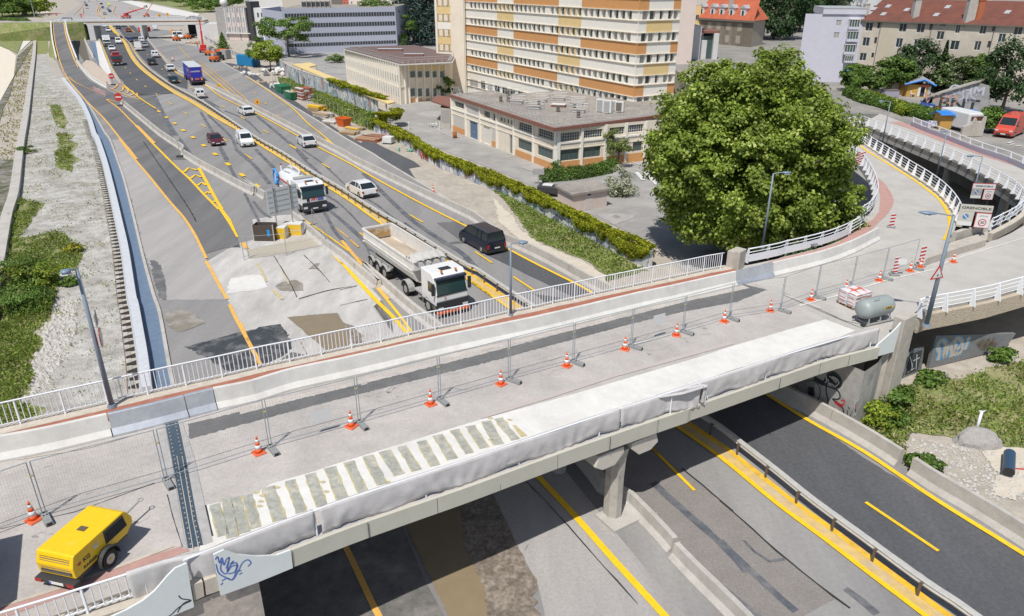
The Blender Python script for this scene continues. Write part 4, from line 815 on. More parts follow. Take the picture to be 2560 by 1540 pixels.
# ---- motorway barriers and guard rails
JP=[(-.33,0),(-.33,.08),(-.15,.33),(-.10,.9),(.10,.9),(.15,.33),(.33,.08),(.33,0)]
def jersey(path,label,m=M_conc,group='concrete barriers on the motorway',h=1,w=1,seg=6.0):
 t=thing('concrete_barrier',label,'barrier',(0,0,0),0,group);q=resample(smooth(path,3),.8)
 b=MB();b.sweep(q,[(o*w,z*h) for o,z in JP]);b.B('barrier_body',m,t)
 for p,nx in list(zip(q,q[1:]))[::int(seg/.8)]:
  d=(nx-p).normalized();MB().obox(p,d,.025,.36*w,.905*h).B('joint',M_pil,t)
 return t
A_=offset
jersey(G('A',(1130,960),(1300,1100),(1500,1265),(1700,1400))+G('J',(1700,140),(1850,240),(2050,350),(2374,520))+G('K',(200,405),(430,560)),'pale concrete barrier from the no-entry sign down to the grey sign board, left carriageway')
jersey(G('K',(685,730),(845,868),(985,990),(1165,1125),(1338,1275),(1488,1390))+G('L',(215,640),(395,790),(655,1020),(850,1172),(1050,1330)),'pale concrete barrier between the work yard and the tipper lorry',w=1.3,h=.8)
jersey(G('P',(560,560),(700,720),(800,860))+G('S',(1350,420),(1500,560),(1780,860),(1790,900)),'short concrete barrier behind the bridge pier, left of the thin yellow line',w=1.1,h=.8)
jersey(G('S',(1810,930),(2000,1130),(2374,1500),(2700,1850)),'concrete barrier at the bottom edge in front of the pier',w=1.1,h=.8)
jersey(G('B',(60,790),(200,860),(370,945),(600,1065),(850,1195),(1000,1275),(1320,1440))+G('K',(1250,210),(1450,310),(1800,480),(2200,670),(2374,760))+G('L',(1500,385),(1700,470),(2000,620),(2300,790),(2700,1000)),'long concrete barrier between the right carriageway and the slip lane')
jersey(G('Q',(-200,380),(0,470),(200,590),(390,680),(700,850),(1000,1030),(1320,1240)),'concrete parapet at the right edge of the new asphalt, under the bridge',h=1.05)
jersey(G('Q',(1325,1244),(1560,1400),(1900,1600))+G('T',(2467,720),(2900,1010)),'concrete parapet beyond the joint, at the lower right edge',h=1.05)
jersey(G('A',(715,570),(750,620),(850,730),(1000,820)),'white concrete barrier on the inner side of the climbing ramp',M_concw,w=.8,h=.8)
jersey(G('A',(735,220),(770,330),(820,440),(870,540)),'white concrete wall beside the shaded trench, far left carriageway',M_concw,w=.8)
jersey(G('A',(920,370),(950,450),(1000,580),(1080,720),(1150,790)),'low concrete barrier left of the queue of red lorries',w=.7,h=.6)
jersey(G('A',(1350,330),(1420,430),(1520,540),(1620,640))+G('B',(0,735),(60,790)),'concrete barrier behind the blue lorry and the warning signs',w=.8,h=.8)
t=thing('guard_rail','galvanised double guard rail on brown posts down the middle of the motorway','guard rail')
rq=resample(smooth(rail,3),.8)
b=MB();b.sweep(rq,[(.10,.50),(.14,.56),(.10,.62),(.14,.70),(.10,.76),(-.10,.76),(-.14,.70),(-.10,.62),(-.14,.56),(-.10,.50)]);b.B('rail',mat('rail_dusty',(.52,.51,.48),.6,metal=.15,var=.12,scale=1),t)
M_post=mat('post_brown',(.16,.125,.09),.8,metal=.3)
ps=[p for p in resample(smooth(rail,3),2.0)]
ps_far=[p for p in ps if p.y>100];ps_near=[p for p in ps if p.y<=100][-99:]
proto=None
for p,nx in zip(ps_near,ps_near[1:]+[ps_near[-1]+(ps_near[-1]-ps_near[-2])]):
 if proto is None:
  b=MB();b.box(-.045,.045,-.26,-.20,0,.70);b.box(-.04,.04,-.22,-.10,.58,.66);proto=b.B('post',M_post,t);o=proto
 else: o=proto.copy();COL.objects.link(o)
 o.location=p;o.rotation_euler=(0,0,heading(p,nx))
b=MB()
for p in ps_far: b.box(p.x-.07,p.x+.07,p.y-.28,p.y-.2,0,.72)
b.B('post',M_post,t,stuff=True)
ov=thing('far_overpass','pale overpass with brown band crossing the motorway in the distance','bridge')
M_ov=mat('overpass_grey',(.60,.60,.60),.85,var=.05,scale=.3);M_brn=mat('overpass_brown',(.42,.25,.11),.85,var=.1,scale=.3)
gl=g('U',470,740,0);gr_=g('U',2310,715,0)
Wo=Wall(gl,gr_);zt_=max(5.2,Wo.m('U',1200,400)[1])
def wl_(x,y): return Wo.m('U',x,y)
uL=wl_(-2400,700)[0];uR=wl_(2500,700)[0];u0=wl_(320,700)[0]
zb=wl_(1200,467)[1];zm=wl_(1200,420)[1];z1=wl_(1200,395)[1];z2=wl_(1200,362)[1]
def wbox(W,u0,u1,z0,z1,o0,o1,m,name,parent,**k):
 b=MB();v=[W.at(u,z,o) for z in (z0,z1) for (u,o) in ((u0,o0),(u1,o0),(u1,o1),(u0,o1))]
 b.add(v,((0,3,2,1),(4,5,6,7),(0,1,5,4),(1,2,6,5),(2,3,7,6),(3,0,4,7)));return b.B(name,m,parent,**k)
wbox(Wo,u0,uR,zb,zm,-.0,-9,M_ov,'deck',ov);wbox(Wo,u0,uR,zm,z1,-.1,-9,M_brn,'brown_band',ov);wbox(Wo,u0-14,uR,z1,z2,.05,-.25,M_ov,'parapet',ov);wbox(Wo,uL,u0,z1-.8,z1+.0,-.1,-9,M_ov,'deck',ov)
wbox(Wo,u0-14,uR,z1,z2-.1,-8.7,-9,M_ov,'parapet',ov);wbox(Wo,u0,uR,z1,z1+.1,-.25,-8.7,M_asphl,'carriageway',ov)
ux=wl_(2467,700)[0]
for x0,x1 in ((1210,1300),): wbox(Wo,wl_(x0+75,690)[0],wl_(x1+30,690)[0],0,zb,0,-8,M_ov,'pier',ov);
wbox(Wo,wl_(330,700)[0],wl_(440,700)[0],0,zb,0,-8,M_ov,'pier',ov)
wbox(Wo,wl_(2330,700)[0],uR+20,-.1,zb+.3,0,-9,M_ov,'abutment',ov)
wbox(Wo,wl_(2080,600)[0],wl_(2330,600)[0],0,zb,-8.6,-9,M_gdk,'rear_wall',ov)
b=MB();b.ribbon([Wo.at(u,z1+.02,-4.5) for u in (uL,u0-2,u0)],8.5);b.B('approach_road',M_asphl,ov)
b=MB()
for k in range(40): u=u0+(uR-u0)*k/39;c=Wo.at(u,z2,-.1);b.box(c.x-.04,c.x+.04,c.y-.04,c.y+.04,c.z,c.z+.9)
b.tube([Wo.at(u0,z2+.9,-.1),Wo.at(uR,z2+.9,-.1)],.05,5);b.B('railing',M_rail,ov)
Lq=[Wo.at(uL,z1,0),Wo.at(u0-1,z1,0)]
emb=MB();e0=[Wo.at(u0-1,z1-.02,-9),Wo.at(uL,z1-.02,-9)];
emb.add([Wo.at(uL,z1-.02,0),Wo.at(u0-1,z1-.02,0),Wo.at(u0-1,z1-.02,-9),Wo.at(uL,z1-.02,-9),Wo.at(uL,0,5),Wo.at(u0-1,0,.1),Wo.at(u0-1,0,-9),Wo.at(uL,0,-18)],((0,1,2,3),(4,5,1,0),(5,6,2,1),(7,3,2,6)))
struct(emb.B('embankment',M_grassg),'grassy embankment carrying the road left of the far overpass')
OVW=(Wo,z1,u0)
rw=((550,692,560,0),(530,662,480,.2),(515,640,420,.38),(500,612,330,.66),(495,602,270,.85),(492,592,212,1.0))
Lr=[g('A',a,y,z1*t+.03) for a,c,y,t in rw];Rr=[g('A',c,y,z1*t+.03) for a,c,y,t in rw];Le=[l+(l-r)*.16 for l,r in zip(Lr,Rr)];Re=[r+(r-l)*.16 for l,r in zip(Lr,Rr)]
def strip_(A,B,nm,m,lb=None): n=len(A);return struct(MB().add(A+B,[(i,n+i,n+i+1,i+1) for i in range(n-1)]).B(nm,m),lb)
strip_(Le,Re,'climbing_ramp_road',M_asphm,'road climbing to the far bridge');strip_(Re,[Vc((p.x+.3,p.y,-.1)) for p in Re],'ramp_side',M_conc);strip_(Le,[Vc((p.x-2.2,p.y,-.1)) for p in Le],'ramp_verge',M_grassg)
for q in (Lr,Rr): struct(MB().ribbon([p+Vc((0,0,.05)) for p in q],.3).B('lane_marking',M_yo))
for q in (Le,Re): tag(MB().sweep(q,[(-.2,0),(-.2,.8),(.2,.8),(.2,0)]).B('ramp_barrier',M_concw),('left' if q is Le else 'right')+' white barrier of the road climbing to the far bridge','barrier')
# ---- buildings
M_glass=mat('dark_glass',(.035,.05,.055),.15,spec=.7);M_glasst=mat('teal_glass',(.07,.11,.105),.2,spec=.6);M_blind=mat('grey_blind',(.36,.355,.35),.7,var=.05,scale=1)
M_fr=mat('window_frame_pale',(.62,.61,.57),.6);M_frd=mat('window_frame_dark',(.16,.14,.12),.6);M_cream=mat('cream_render',(.74,.66,.54),.85,var=.06,scale=.3,col2=(.66,.585,.475),fac=(.55,.8),fine=.04)
M_white_r=mat('white_render',(.80,.765,.69),.85,var=.04,scale=.3,fine=.03);M_ochre=mat('ochre_render',(.60,.30,.115),.85,var=.05,scale=.3);M_yelr=mat('yellow_render',(.72,.54,.26),.85,var=.05,scale=.3)
M_brown=mat('brown_fascia',(.22,.10,.075),.7,var=.15,scale=.5,fine=.1);M_roofg=mat('roof_gravel',(.33,.30,.26),.95,var=.18,scale=.3,col2=(.25,.225,.20),fac=(.4,.65),fine=.25);M_roofb=mat('roof_brown_felt',(.155,.105,.095),.9,var=.15,scale=.3,fine=.1)
M_steel=mat('pale_steel',(.55,.56,.57),.5,metal=.4)
def wallmesh(W,u0,u1,z0,z1,holes,m,name,parent,depth=.25,o=0.0,reveal=True):
 us=sorted(set([u0,u1]+[h for q in holes for h in (max(u0,q[0]),min(u1,q[1]))]));zs=sorted(set([z0,z1]+[h for q in holes for h in (max(z0,q[2]),min(z1,q[3]))]))
 b=MB()
 for i in range(len(us)-1):
  cu=(us[i]+us[i+1])/2;run=None
  for j in range(len(zs)-1):
   cz=(zs[j]+zs[j+1])/2
   if any(q[0]<cu<q[1] and q[2]<cz<q[3] for q in holes): continue
   b.quad(W.at(us[i],zs[j],o),W.at(us[i+1],zs[j],o),W.at(us[i+1],zs[j+1],o),W.at(us[i],zs[j+1],o))
 if reveal:
  for a,c,d,e in holes:
   for p,q in (((a,d),(c,d)),((c,d),(c,e)),((c,e),(a,e)),((a,e),(a,d))):
    b.quad(W.at(p[0],p[1],o),W.at(q[0],q[1],o),W.at(q[0],q[1],o-depth),W.at(p[0],p[1],o-depth))
 return b.B(name,m,parent)
WPROTO={}
def window(W,u0,u1,z0,z1,parent,style='plain',depth=.2,o=0.0,glass=None,frame=None,nx=1,nz=1,lod=1,name='window',sub=True):
 glass=glass or M_glass;frame=frame or M_fr;w_=u1-u0;h=z1-z0;key=(style,round(w_,2),round(h,2),nx,nz,glass.name,frame.name,lod)
 M_=facing(W.at((u0+u1)/2,z0,o-depth),W.d)
 if key in WPROTO:
  me,mg=WPROTO[key];f=bpy.data.objects.new(name,me);COL.objects.link(f);f.parent=parent;f.matrix_basis=M_
  if mg: gl=bpy.data.objects.new('pane',mg);COL.objects.link(gl);gl.parent=f
  return f
 b=MB();t=.075 if lod==2 else .055
 for a,c,d,e in ((-w_/2,-w_/2+t,0,h),(w_/2-t,w_/2,0,h),(-w_/2+t,w_/2-t,0,t),(-w_/2+t,w_/2-t,h-t,h)): b.box(a,c,d,e,.0,.05)
 for k in range(1,nx): x=-w_/2+w_*k/nx;b.box(x-t*.4,x+t*.4,t,h-t,.002,.045)
 for k in range(1,nz): y=h*k/nz;b.box(-w_/2+t,w_/2-t,y-t*.35,y+t*.35,.004,.04)
 f=b.B(name,frame,parent,M=M_)
 b=MB();b.quad((-w_/2,0,.01),(w_/2,0,.01),(w_/2,h,.01),(-w_/2,h,.01));mg=None
 gl=b.B('pane',glass,f);WPROTO[key]=(f.data,gl.data);return f
def shell(pts,z0,z1,m,parent,name='wall'):
 b=MB();n=len(pts);b.add([Vc((p.x,p.y,z)) for z in (z0,z1) for p in pts],[(i,(i+1)%n,n+(i+1)%n,n+i) for i in range(n)]);return b.B(name,m,parent)
tb=thing('office_tower','tall white office block striped with orange and yellow bands and rows of windows','building')
P0=g('C',330,880);P1=g('C',1842,1298);P2=g('C',2205,1258)
WL=Wall(P0,P1);WR=Wall(P1,P2);SH=3.28;NF=11
rows=[WL.m('C',1840,y)[1] for y in (872,725,530,325,120)]
zsill0=WL.m('C',1800,790)[1];step=(WL.m('C',1850,168)[1]-WL.m('C',1820,765)[1])/3
wb=WL.m('C',1810,778)[1];wh=WL.m('C',1810,700)[1]-wb
base_k=int((wb-.9)/step);wb0=wb-step*base_k
floors=[wb0+step*k for k in range(0,11)]
HT=floors[-1]+step
def uC(x,y,W=WL): return W.m('C',x,y)[0]
uu=[];
def span(xa,ya,xb,yb,n):
 a,b_=uC(xa,ya),uC(xb,yb);return [(a+(b_-a)*k/n,(b_-a)/n) for k in range(n)]
yr=lambda x: 325+ (x-345)*0   # helper
def yat(x): return 170+(x-345)*.1026
segs=[('w',345,605,7),('y',608,758,4),('w',762,1050,7),('w',1085,1178,2),('y',1178,1385,4),('w',1388,1850,8)]
cols=[]
for kind,xa,xb,n in segs:
 for u,d in span(xa,yat(xa),xb,yat(xb),n): cols.append((kind,u+d*.18,u+d*.88))
ucol=[uC(xa,yat(xa)) for _,xa,_,_ in segs]+[WL.L]
bandsplit=[(0,uC(605,yat(605))),(uC(605,yat(605)),uC(757,yat(757))),(uC(757,yat(757)),uC(1172,yat(1172))),(uC(1172,yat(1172)),uC(1382,yat(1382))),(uC(1382,yat(1382)),WL.L)]
holes=[];wins=[]
for fi,zf in enumerate(floors):
 for kind,a,c in cols:
  if fi==0 and a<WL.L*.45: continue
  holes.append((a,c,zf,zf+wh));wins.append((a,c,zf,zf+wh,kind))
wallmesh(WL,0,WL.L,-.5,HT,holes,M_white_r,'wall',tb,depth=.45)
rcols=[(1880,1945),(1955,2020),(2075,2120),(2185,2232),(2250,2305)]
rc=[]
for a,c in rcols: rc.append((WR.m('C',a-8,125)[0],WR.m('C',c-8,125)[0]))
rc=[(1.0,2.5),(2.9,4.4),(5.6,6.6),(7.9,9.1),(9.4,10.6)]
k_=WR.L/11.2;rc=[(a*k_,c*k_) for a,c in rc]
hr=[(a,c,zf+.05,zf+wh+.05) for zf in floors for a,c in rc]
wallmesh(WR,0,WR.L,-.5,HT,hr,M_white_r,'wall',tb,depth=.45)
back=WL.n*-14
p3=P2-WL.d*0+Vc((-WR.n.x*0,0,0))+ (P0-P1).normalized()*6+Vc((0,9,0))
shell([P2,P2+(P0-P1)*.5+Vc((0,16,0)),P0+back],-.5,HT,M_white_r,tb)
b=MB();b.poly([Vc((p.x,p.y,HT)) for p in (P0,P1,P2,P2+(P0-P1)*.5+Vc((0,16,0)),P0+back)]);b.B('roof',M_roofg,tb)
def band(W,u0,u1,z0,z1,m,name='panel_band',o=.02): return wbox(W,u0,u1,z0,z1,-.02,o,m,name,tb)
for fi,zf in enumerate(floors):
 top=floors[fi+1] if fi+1<len(floors) else HT
 z0=zf+wh+.02;z1=top-.02
 if fi==0: continue
 r=(fi-1)%2   # alternating orange rows
 orange=( (fi-base_k)%2==1 )
 for bi,(a,c) in enumerate(bandsplit):
  if orange and bi in (0,2,4): band(WL,a,c,zf+wh+.15,top-.12,M_ochre)
  if (not orange) and bi in (1,3): band(WL,a,c,zf+wh+.15,top-.12,M_yelr)
 if orange: band(WR,0,2.6*k_,z0+.13,z1-.1,M_ochre);band(WR,9.2*k_,WR.L,z0+.13,z1-.1,M_ochre)
 else: band(WR,2.2*k_,9.2*k_,z0+.13,z1-.1,M_yelr)
for fi,zf in enumerate(floors):
 for W in (WL,WR):
  wbox(W,0,W.L,zf-.12,zf-.01,.0,.16,M_cream,'sill_course',tb);wbox(W,0,W.L,zf+wh+.02,zf+wh+.12,.0,.14,M_cream,'lintel_course',tb)
for bi in (1,3):
 a,c=bandsplit[bi]
 for zf in floors[1:]:
  b=MB();cc=[(x0,x1) for k,x0,x1 in cols if k=='y' and a-.1<x0<c+.1]
  edges=[a]+[v for q in cc for v in q]+[c]
  for i in range(0,len(edges),2):
   v=[WL.at(u,z,.012) for u,z in ((edges[i],zf),(edges[i+1],zf),(edges[i+1],zf+wh),(edges[i],zf+wh))];b.quad(*v)
  b.B('yellow_piers',M_yelr,tb)
vis=[q for q in wins if q[2]<24];vis.sort(key=lambda q:-q[0]);rnd=random.Random(3)
gsel=lambda: rnd.choice([M_glass,M_glass,M_blind,M_blind,M_glasst])
near_,rest=vis[:72],vis[72:]
for a,c,z0,z1,_ in near_: window(WL,a,c,z0,z1,tb,depth=.40,glass=gsel(),nx=1,nz=1)
for zf in floors[:7]:
 for a,c in rc[:4]+rc[4:]:
  if len([1])<2: window(WR,a,c,zf+.05,zf+.05+wh,tb,depth=.40,glass=gsel())
def winmass(W,lst,parent,depth=.4,name='window'):
 bs={};
 for a,c,z0,z1 in lst:
  m_=gsel();b=bs.setdefault(m_.name,(MB(),m_))[0];b.quad(*[W.at(u,z,-depth) for u,z in ((a,z0),(c,z0),(c,z1),(a,z1))])
 allb=MB();mats=[]
 for i,(k,(b,m_)) in enumerate(bs.items()): allb.cur=i;allb.add(b.v,b.f);mats.append(m_)
 fb=len(mats);mats.append(M_fr);allb.cur=fb
 for a,c,z0,z1 in lst:
  for q in ((a,a+.05,z0,z1),(c-.05,c,z0,z1),(a,c,z0,z0+.05),(a,c,z1-.05,z1)): allb.quad(*[W.at(u,z,-depth+.03) for u,z in ((q[0],q[2]),(q[1],q[2]),(q[1],q[3]),(q[0],q[3]))])
 return allb.B(name,mats,parent,stuff=True)
winmass(WL,[q[:4] for q in rest],tb)
for k,(xa,ya,xb,yb) in enumerate(((355,725,430,835),(455,745,497,830),(518,765,562,850),(585,780,632,850),(655,797,700,850),(728,818,775,870),(800,835,850,870))):
 a,z1=WL.m('C',xa,ya);c,z0=WL.m('C',xb,yb);z0=max(.9,min(z0,z1-.6));
 window(WL,a,c,z1-1.7,z1,tb,depth=-.03,glass=gsel(),nx=2)
St0=g('C',195,880);St1=g('C',322,884)
Wt=Wall(St0,St1);stw=thing('stair_tower','blank cream stair tower joined to the left end of the striped office tower','building')
shell([St0,St1,St1+Vc((1,9,0)),St0+Vc((1,9,0))],-.5,HT+2,M_cream,stw);b=MB();
for k in range(5): u=Wt.L*(k+1)/6;
wbox(Wt,Wt.L*.93,Wt.L*.95,0,HT,0,.12,M_steel,'drain_pipe',stw)
wg=thing('yellow_wing','yellow office wing with white bands behind the stair tower','building')
Y0=g('C',45,855)+Vc((0,3,0));Y1=g('C',200,870)+Vc((0,3,0));Wy=Wall(Y0,Y1)
hy=[]
for zf in floors[:9]:
 for a,c in ((.20,.40),(.52,.72),(.84,.99)): hy.append((a*Wy.L,c*Wy.L,zf+.3,zf+wh+.3))
wallmesh(Wy,0,Wy.L,-.5,HT-1,hy,M_yelr,'wall',wg);shell([Y1,Y1+Vc((0,8,0)),Y0+Vc((-1,9,0)),Y0],-.5,HT-1,M_cream,wg)
for zf in floors[:9]: wbox(Wy,.12*Wy.L,Wy.L,zf+wh+.4,zf+step-.0,0,.02,M_white_r if int(zf/step)%2 else M_yelr,'panel_band',wg)
wbox(Wy,0,.1*Wy.L,0,HT-1,0,.05,M_white_r,'corner_pier',wg)
for a,c,z0,z1 in hy[:18]: window(Wy,a,c,z0,z1,wg,glass=gsel(),nx=2)
wsb=thing('workshop','low cream workshop with grey gravel roof, brown eaves and blue double doors','building')
K0=g('e',362,935);K1=g('I',335,480);K2=g('I',1420,345)
A1=Wall(K0,K1);A2=Wall(K1,K2);HW=A1.m('e',2290,905)[1]*1.0
def F(f,W,x0,y0,x1,y1):
 a=W.m(f,x0,y0);c=W.m(f,x1,y1);return (min(a[0],c[0]),max(a[0],c[0]),min(a[1],c[1]),max(a[1],c[1]))
fl=[]
def rect4(f,W,q):
 m=[W.m(f,*p) for p in q];us=sorted(p[0] for p in m);zs=sorted(p[1] for p in m);return ((us[0]+us[1])/2,(us[2]+us[3])/2,(zs[0]+zs[1])/2,(zs[2]+zs[3])/2)
a1w=[('multi',((415,390),(600,440),(600,550),(415,495)),6,2),('multi',((960,565),(1075,600),(1075,715),(960,680)),3,3),('multi',((1125,615),(1185,635),(1185,770),(1125,750)),2,3),
 ('multi',((1605,775),(1865,850),(1865,1000),(1605,915)),7,3),('multi',((1970,890),(2255,975),(2255,1140),(1970,1040)),7,3),
 ('pane',((1590,1080),(1860,1160),(1860,1350),(1600,1265)),4,1),('pane',((1955,1210),(2240,1295),(2240,1484),(1960,1385)),4,1),
 ('hi',((1262,685),(1305,697),(1305,775),(1262,762)),1,1),('hi',((1325,700),(1360,712),(1360,795),(1325,783)),1,1),('hi',((1392,720),(1430,732),(1430,815),(1392,803)),1,1),('hi',((1455,738),(1500,752),(1500,838),(1455,822)),1,1)]
h1=[rect4('e',A1,q[1]) for q in a1w]
db_=rect4('e',A1,((697,750),(845,795),(845,1110),(700,1050)));dw=rect4('e',A1,((950,850),(1075,885),(1075,1195),(965,1155)));dg=rect4('e',A1,((1438,1018),(1503,1030),(1503,1365),(1438,1350)))
db_=(db_[0],db_[1],.05,db_[3]);dw=(dw[0],dw[1],.05,dw[3]);dg=(dg[0],dg[1],.05,dg[3])
wallmesh(A1,0,A1.L,-.3,HW,h1+[db_,dw,dg],M_cream,'wall',wsb,depth=.22)
for (k,_,nx,nz),h in zip(a1w,h1): window(A1,*h,wsb,glass=M_glasst if k=='pane' else M_glass,frame=M_fr if k!='pane' else M_frd,nx=nx,nz=nz,depth=.18)
M_bluedoor=mat('blue_door',(.105,.17,.265),.5,var=.12,scale=1)
def door(W,h,m,parent,leaves=2,name='door',dep=.12):
 a,c,z0,z1=h;
 for k in range(leaves):
  u0=a+(c-a)*k/leaves+.02;u1=a+(c-a)*(k+1)/leaves-.02;d=wbox(W,u0,u1,z0,z1-.02,-dep-.05,-dep,m,name,parent);hx=u1-.12 if k==0 else u0+.12
  wbox(W,hx-.05,hx+.05,1.0,1.12,-dep,-dep+.05,M_steel,'handle',d)
door(A1,db_,M_bluedoor,wsb);door(A1,dw,mat('white_door',(.68,.64,.60),.6,var=.06,scale=1),wsb,1);door(A1,dg,mat('grey_glazed_door',(.20,.20,.185),.3),wsb,1)
a2w=[('multi',((372,125),(555,105),(555,185),(375,205)),8,3),('multi',((588,100),(765,80),(765,155),(590,175)),8,3),('multi',((830,75),(970,58),(970,130),(830,145)),6,3),('multi',((1000,50),(1145,35),(1145,105),(1000,122)),7,3),
 ('pane',((370,285),(550,262),(545,360),(368,388)),4,1),('pane',((582,258),(750,238),(745,330),(580,358)),4,1),('pane',((1040,200),(1140,188),(1125,285),(1050,290)),2,2)]
h2=[rect4('I',A2,q[1]) for q in a2w]
wallmesh(A2,0,A2.L,-.3,HW,h2,M_cream,'wall',wsb,depth=.22)
for (k,_,nx,nz),h in zip(a2w,h2): window(A2,*h,wsb,glass=M_glasst if k=='pane' else M_glass,frame=M_fr if k!='pane' else M_frd,nx=nx,nz=nz,depth=.18)
def wq(W,f,q,m,name,o=.03): r=rect4(f,W,q);return wbox(W,r[0],r[1],max(-.05,r[2]),r[3],-.02,o,m,name,wsb)
wq(A1,'e',((385,850),(605,910),(610,1015),(385,960)),M_ochre,'plinth');wq(A1,'e',((1108,1120),(1185,1140),(1185,1250),(1110,1225)),M_ochre,'plinth')
r=rect4('e',A1,((1545,1300),(1865,1380),(1865,1600),(1545,1484)));wbox(A1,r[0],A1.L-.5,-.05,r[3],-.02,.03,M_ochre,'plinth',wsb)
r=rect4('I',A2,((360,405),(1330,300),(1330,350),(358,445)));wbox(A2,.5,A2.L,-.05,1.15,-.02,.03,M_ochre,'plinth',wsb)
for x,y in ((370,600),(625,600),(890,600),(1205,700),(1520,850),(1885,950)):
 u=A1.m('e',x,y)[0];wbox(A1,u-.14,u+.14,-.05,HW,-.0,.16,M_white_r,'pilaster',wsb)
for W,u in ((A1,A1.L-.45),(A2,.0)): wbox(W,u,u+.45,-.05,HW,-.0,.12,M_white_r,'pilaster',wsb)
for x,y in ((572,200),(795,150),(985,100),(1165,100)):
 u=A2.m('I',x,y)[0];wbox(A2,u-.16,u+.16,-.05,HW,-.0,.16,M_white_r,'pilaster',wsb)
zc1=A1.m('e',1700,935)[1];
for W in (A1,A2): wbox(W,0,W.L,zc1-.35,zc1-.15,0,.1,M_white_r,'sill_course',wsb);wbox(W,0,W.L,zc1-1.05,zc1-.95,0,.06,M_cream,'sill_course',wsb)
wq(A1,'e',((650,475),(875,540),(875,690),(650,620)),mat('panel_greige',(.55,.51,.46),.8,var=.05,scale=.5),'blank_panel',.02);wq(A1,'e',((400,650),(600,705),(600,900),(400,845)),MATS['panel_greige'],'blank_panel',.02);wq(A1,'e',((1118,905),(1180,925),(1180,1120),(1118,1100)),MATS['panel_greige'],'blank_panel',.02)
def gz(f,x,y,z): return g(f,x,y,z)
RC=[gz('C',175,885,HW+.15),gz('C',1140,1200,HW+.15),gz('C',1975,1095,HW+.15),gz('C',2300,1040,HW+.15),gz('C',2250,830,HW+.15),gz('C',1590,920,HW+.15),gz('C',1250,845,HW+.15),gz('C',700,885,HW+.15),gz('C',560,845,HW+.15)]
b=MB();b.prism([Vc((p.x,p.y,0)) for p in RC],HW-.02,HW+.30);b.B('roof',M_roofg,wsb)
b=MB();q=RC[:4];q=[Vc((p.x,p.y,HW-.06)) for p in q];b.sweep(q,[(0,0),(0,.42),(-.28,.40),(-.28,0)]);b.B('eaves_board',M_brown,wsb)
def roofguard(path,parent,step_=1.1,lean=(.5,.35),h=.95,z=0,nm='roof_guard'):
 b=MB();q=resample(path,step_);oi=offset(q,lean[0])
 for p,o in zip(q,oi): b.tube([p,o.lerp(p,.0)+Vc((0,0,0)),],.02,4);b.cyl(o,p+Vc((0,0,h)),.022,n=4);b.box(o.x-.16,o.x+.16,o.y-.1,o.y+.1,o.z,o.z+.09)
 b.tube([p+Vc((0,0,h)) for p in q],.02,4);b.tube([p+Vc((0,0,h*.55)) for p in q],.016,4);b.B(nm,M_steel,parent)
roofguard([Vc((p.x,p.y,HW+.31)) for p in offset(RC[:4],.5)],wsb)
roofguard([Vc((p.x,p.y,HW+.31)) for p in (RC[0],RC[8],RC[7],RC[6],RC[5])],wsb,1.4,(-.5,.3))
M_acw=mat('unit_white',(.66,.66,.65),.5)
def onroof(f,x,y): return g(f,x,y,HW+.31)
ac=None
for i,(x,y,lb) in enumerate(((1560,1040,'leftmost of the white air-conditioning units on the workshop roof'),(1625,1052,'second white air-conditioning unit from the left on the workshop roof'),(1675,1030,'set-back grey-faced air-conditioning unit between its neighbours on the workshop roof'),(1738,1042,'rightmost air-conditioning unit on the workshop roof, dark fan side'))):
 t=thing('air_conditioner',lb,'air conditioner',onroof('C',x,y),A1.d.to_2d().angle_signed(Vc((1,0)))*1 if 0 else -.35,'air-conditioning units on the workshop roof')
 hh=1.7 if i in(0,1) else 1.4;MB().box(-.55,.55,-.22,.22,.1,hh).B('casing',M_acw,t,bevel=.02);MB().box(-.45,.3,-.24,-.222,.2,hh-.15).B('fan_grille',M_frd if i==3 else M_blind,t);MB().box(-.5,-.4,-.2,.2,0,.1).box(.4,.5,-.2,.2,0,.1).B('feet',M_steel,t)
def skylight(p,lb,w_=1.5,d=1.0,h=.35,rail_=True,glassm=None,rz=.0):
 t=thing('skylight',lb,'skylight',p,rz,'skylights on the flat roofs');MB().box(-w_/2,w_/2,-d/2,d/2,0,h).B('curb',M_brown if not rail_ else M_steel,t);MB().box(-w_/2-.05,w_/2+.05,-d/2-.05,d/2+.05,h,h+.1).B('dome',glassm or M_acw,t,bevel=.03)
 if rail_:
  b=MB()
  for x in (-w_/2-.3,w_/2+.3):
   for y in (-d/2-.3,d/2+.3): b.cyl((x,y,0),(x,y,1.0),.02,n=4)
  for z in (.55,1.0): b.tube([(-w_/2-.3,-d/2-.3,z),(w_/2+.3,-d/2-.3,z),(w_/2+.3,d/2+.3,z),(-w_/2-.3,d/2+.3,z),(-w_/2-.3,-d/2-.3,z)],.018,4)
  b.B('guard',M_steel,t)
for i,(x,y,lb) in enumerate(((790,960,'railed skylight nearest the left chimneys on the workshop roof'),(950,1010,'railed flat skylight left of the big white-topped skylight'),(1175,990,'white-topped skylight in the middle of the workshop roof'),(1360,1040,'railed brown skylight right of the white-topped skylight'),(1345,975,'small railed skylight behind the brown one on the workshop roof'),(1180,930,'farthest railed skylight on the workshop roof'),(1010,945,'railed skylight left of the farthest one on the workshop roof'))):
 skylight(onroof('C',x,y),lb,1.9 if i==2 else 1.6,1.0,.3,i!=2,None if i==2 else M_roofg,-.3)
M_vent=mat('vent_dark',(.16,.14,.12),.8,var=.2,scale=2)
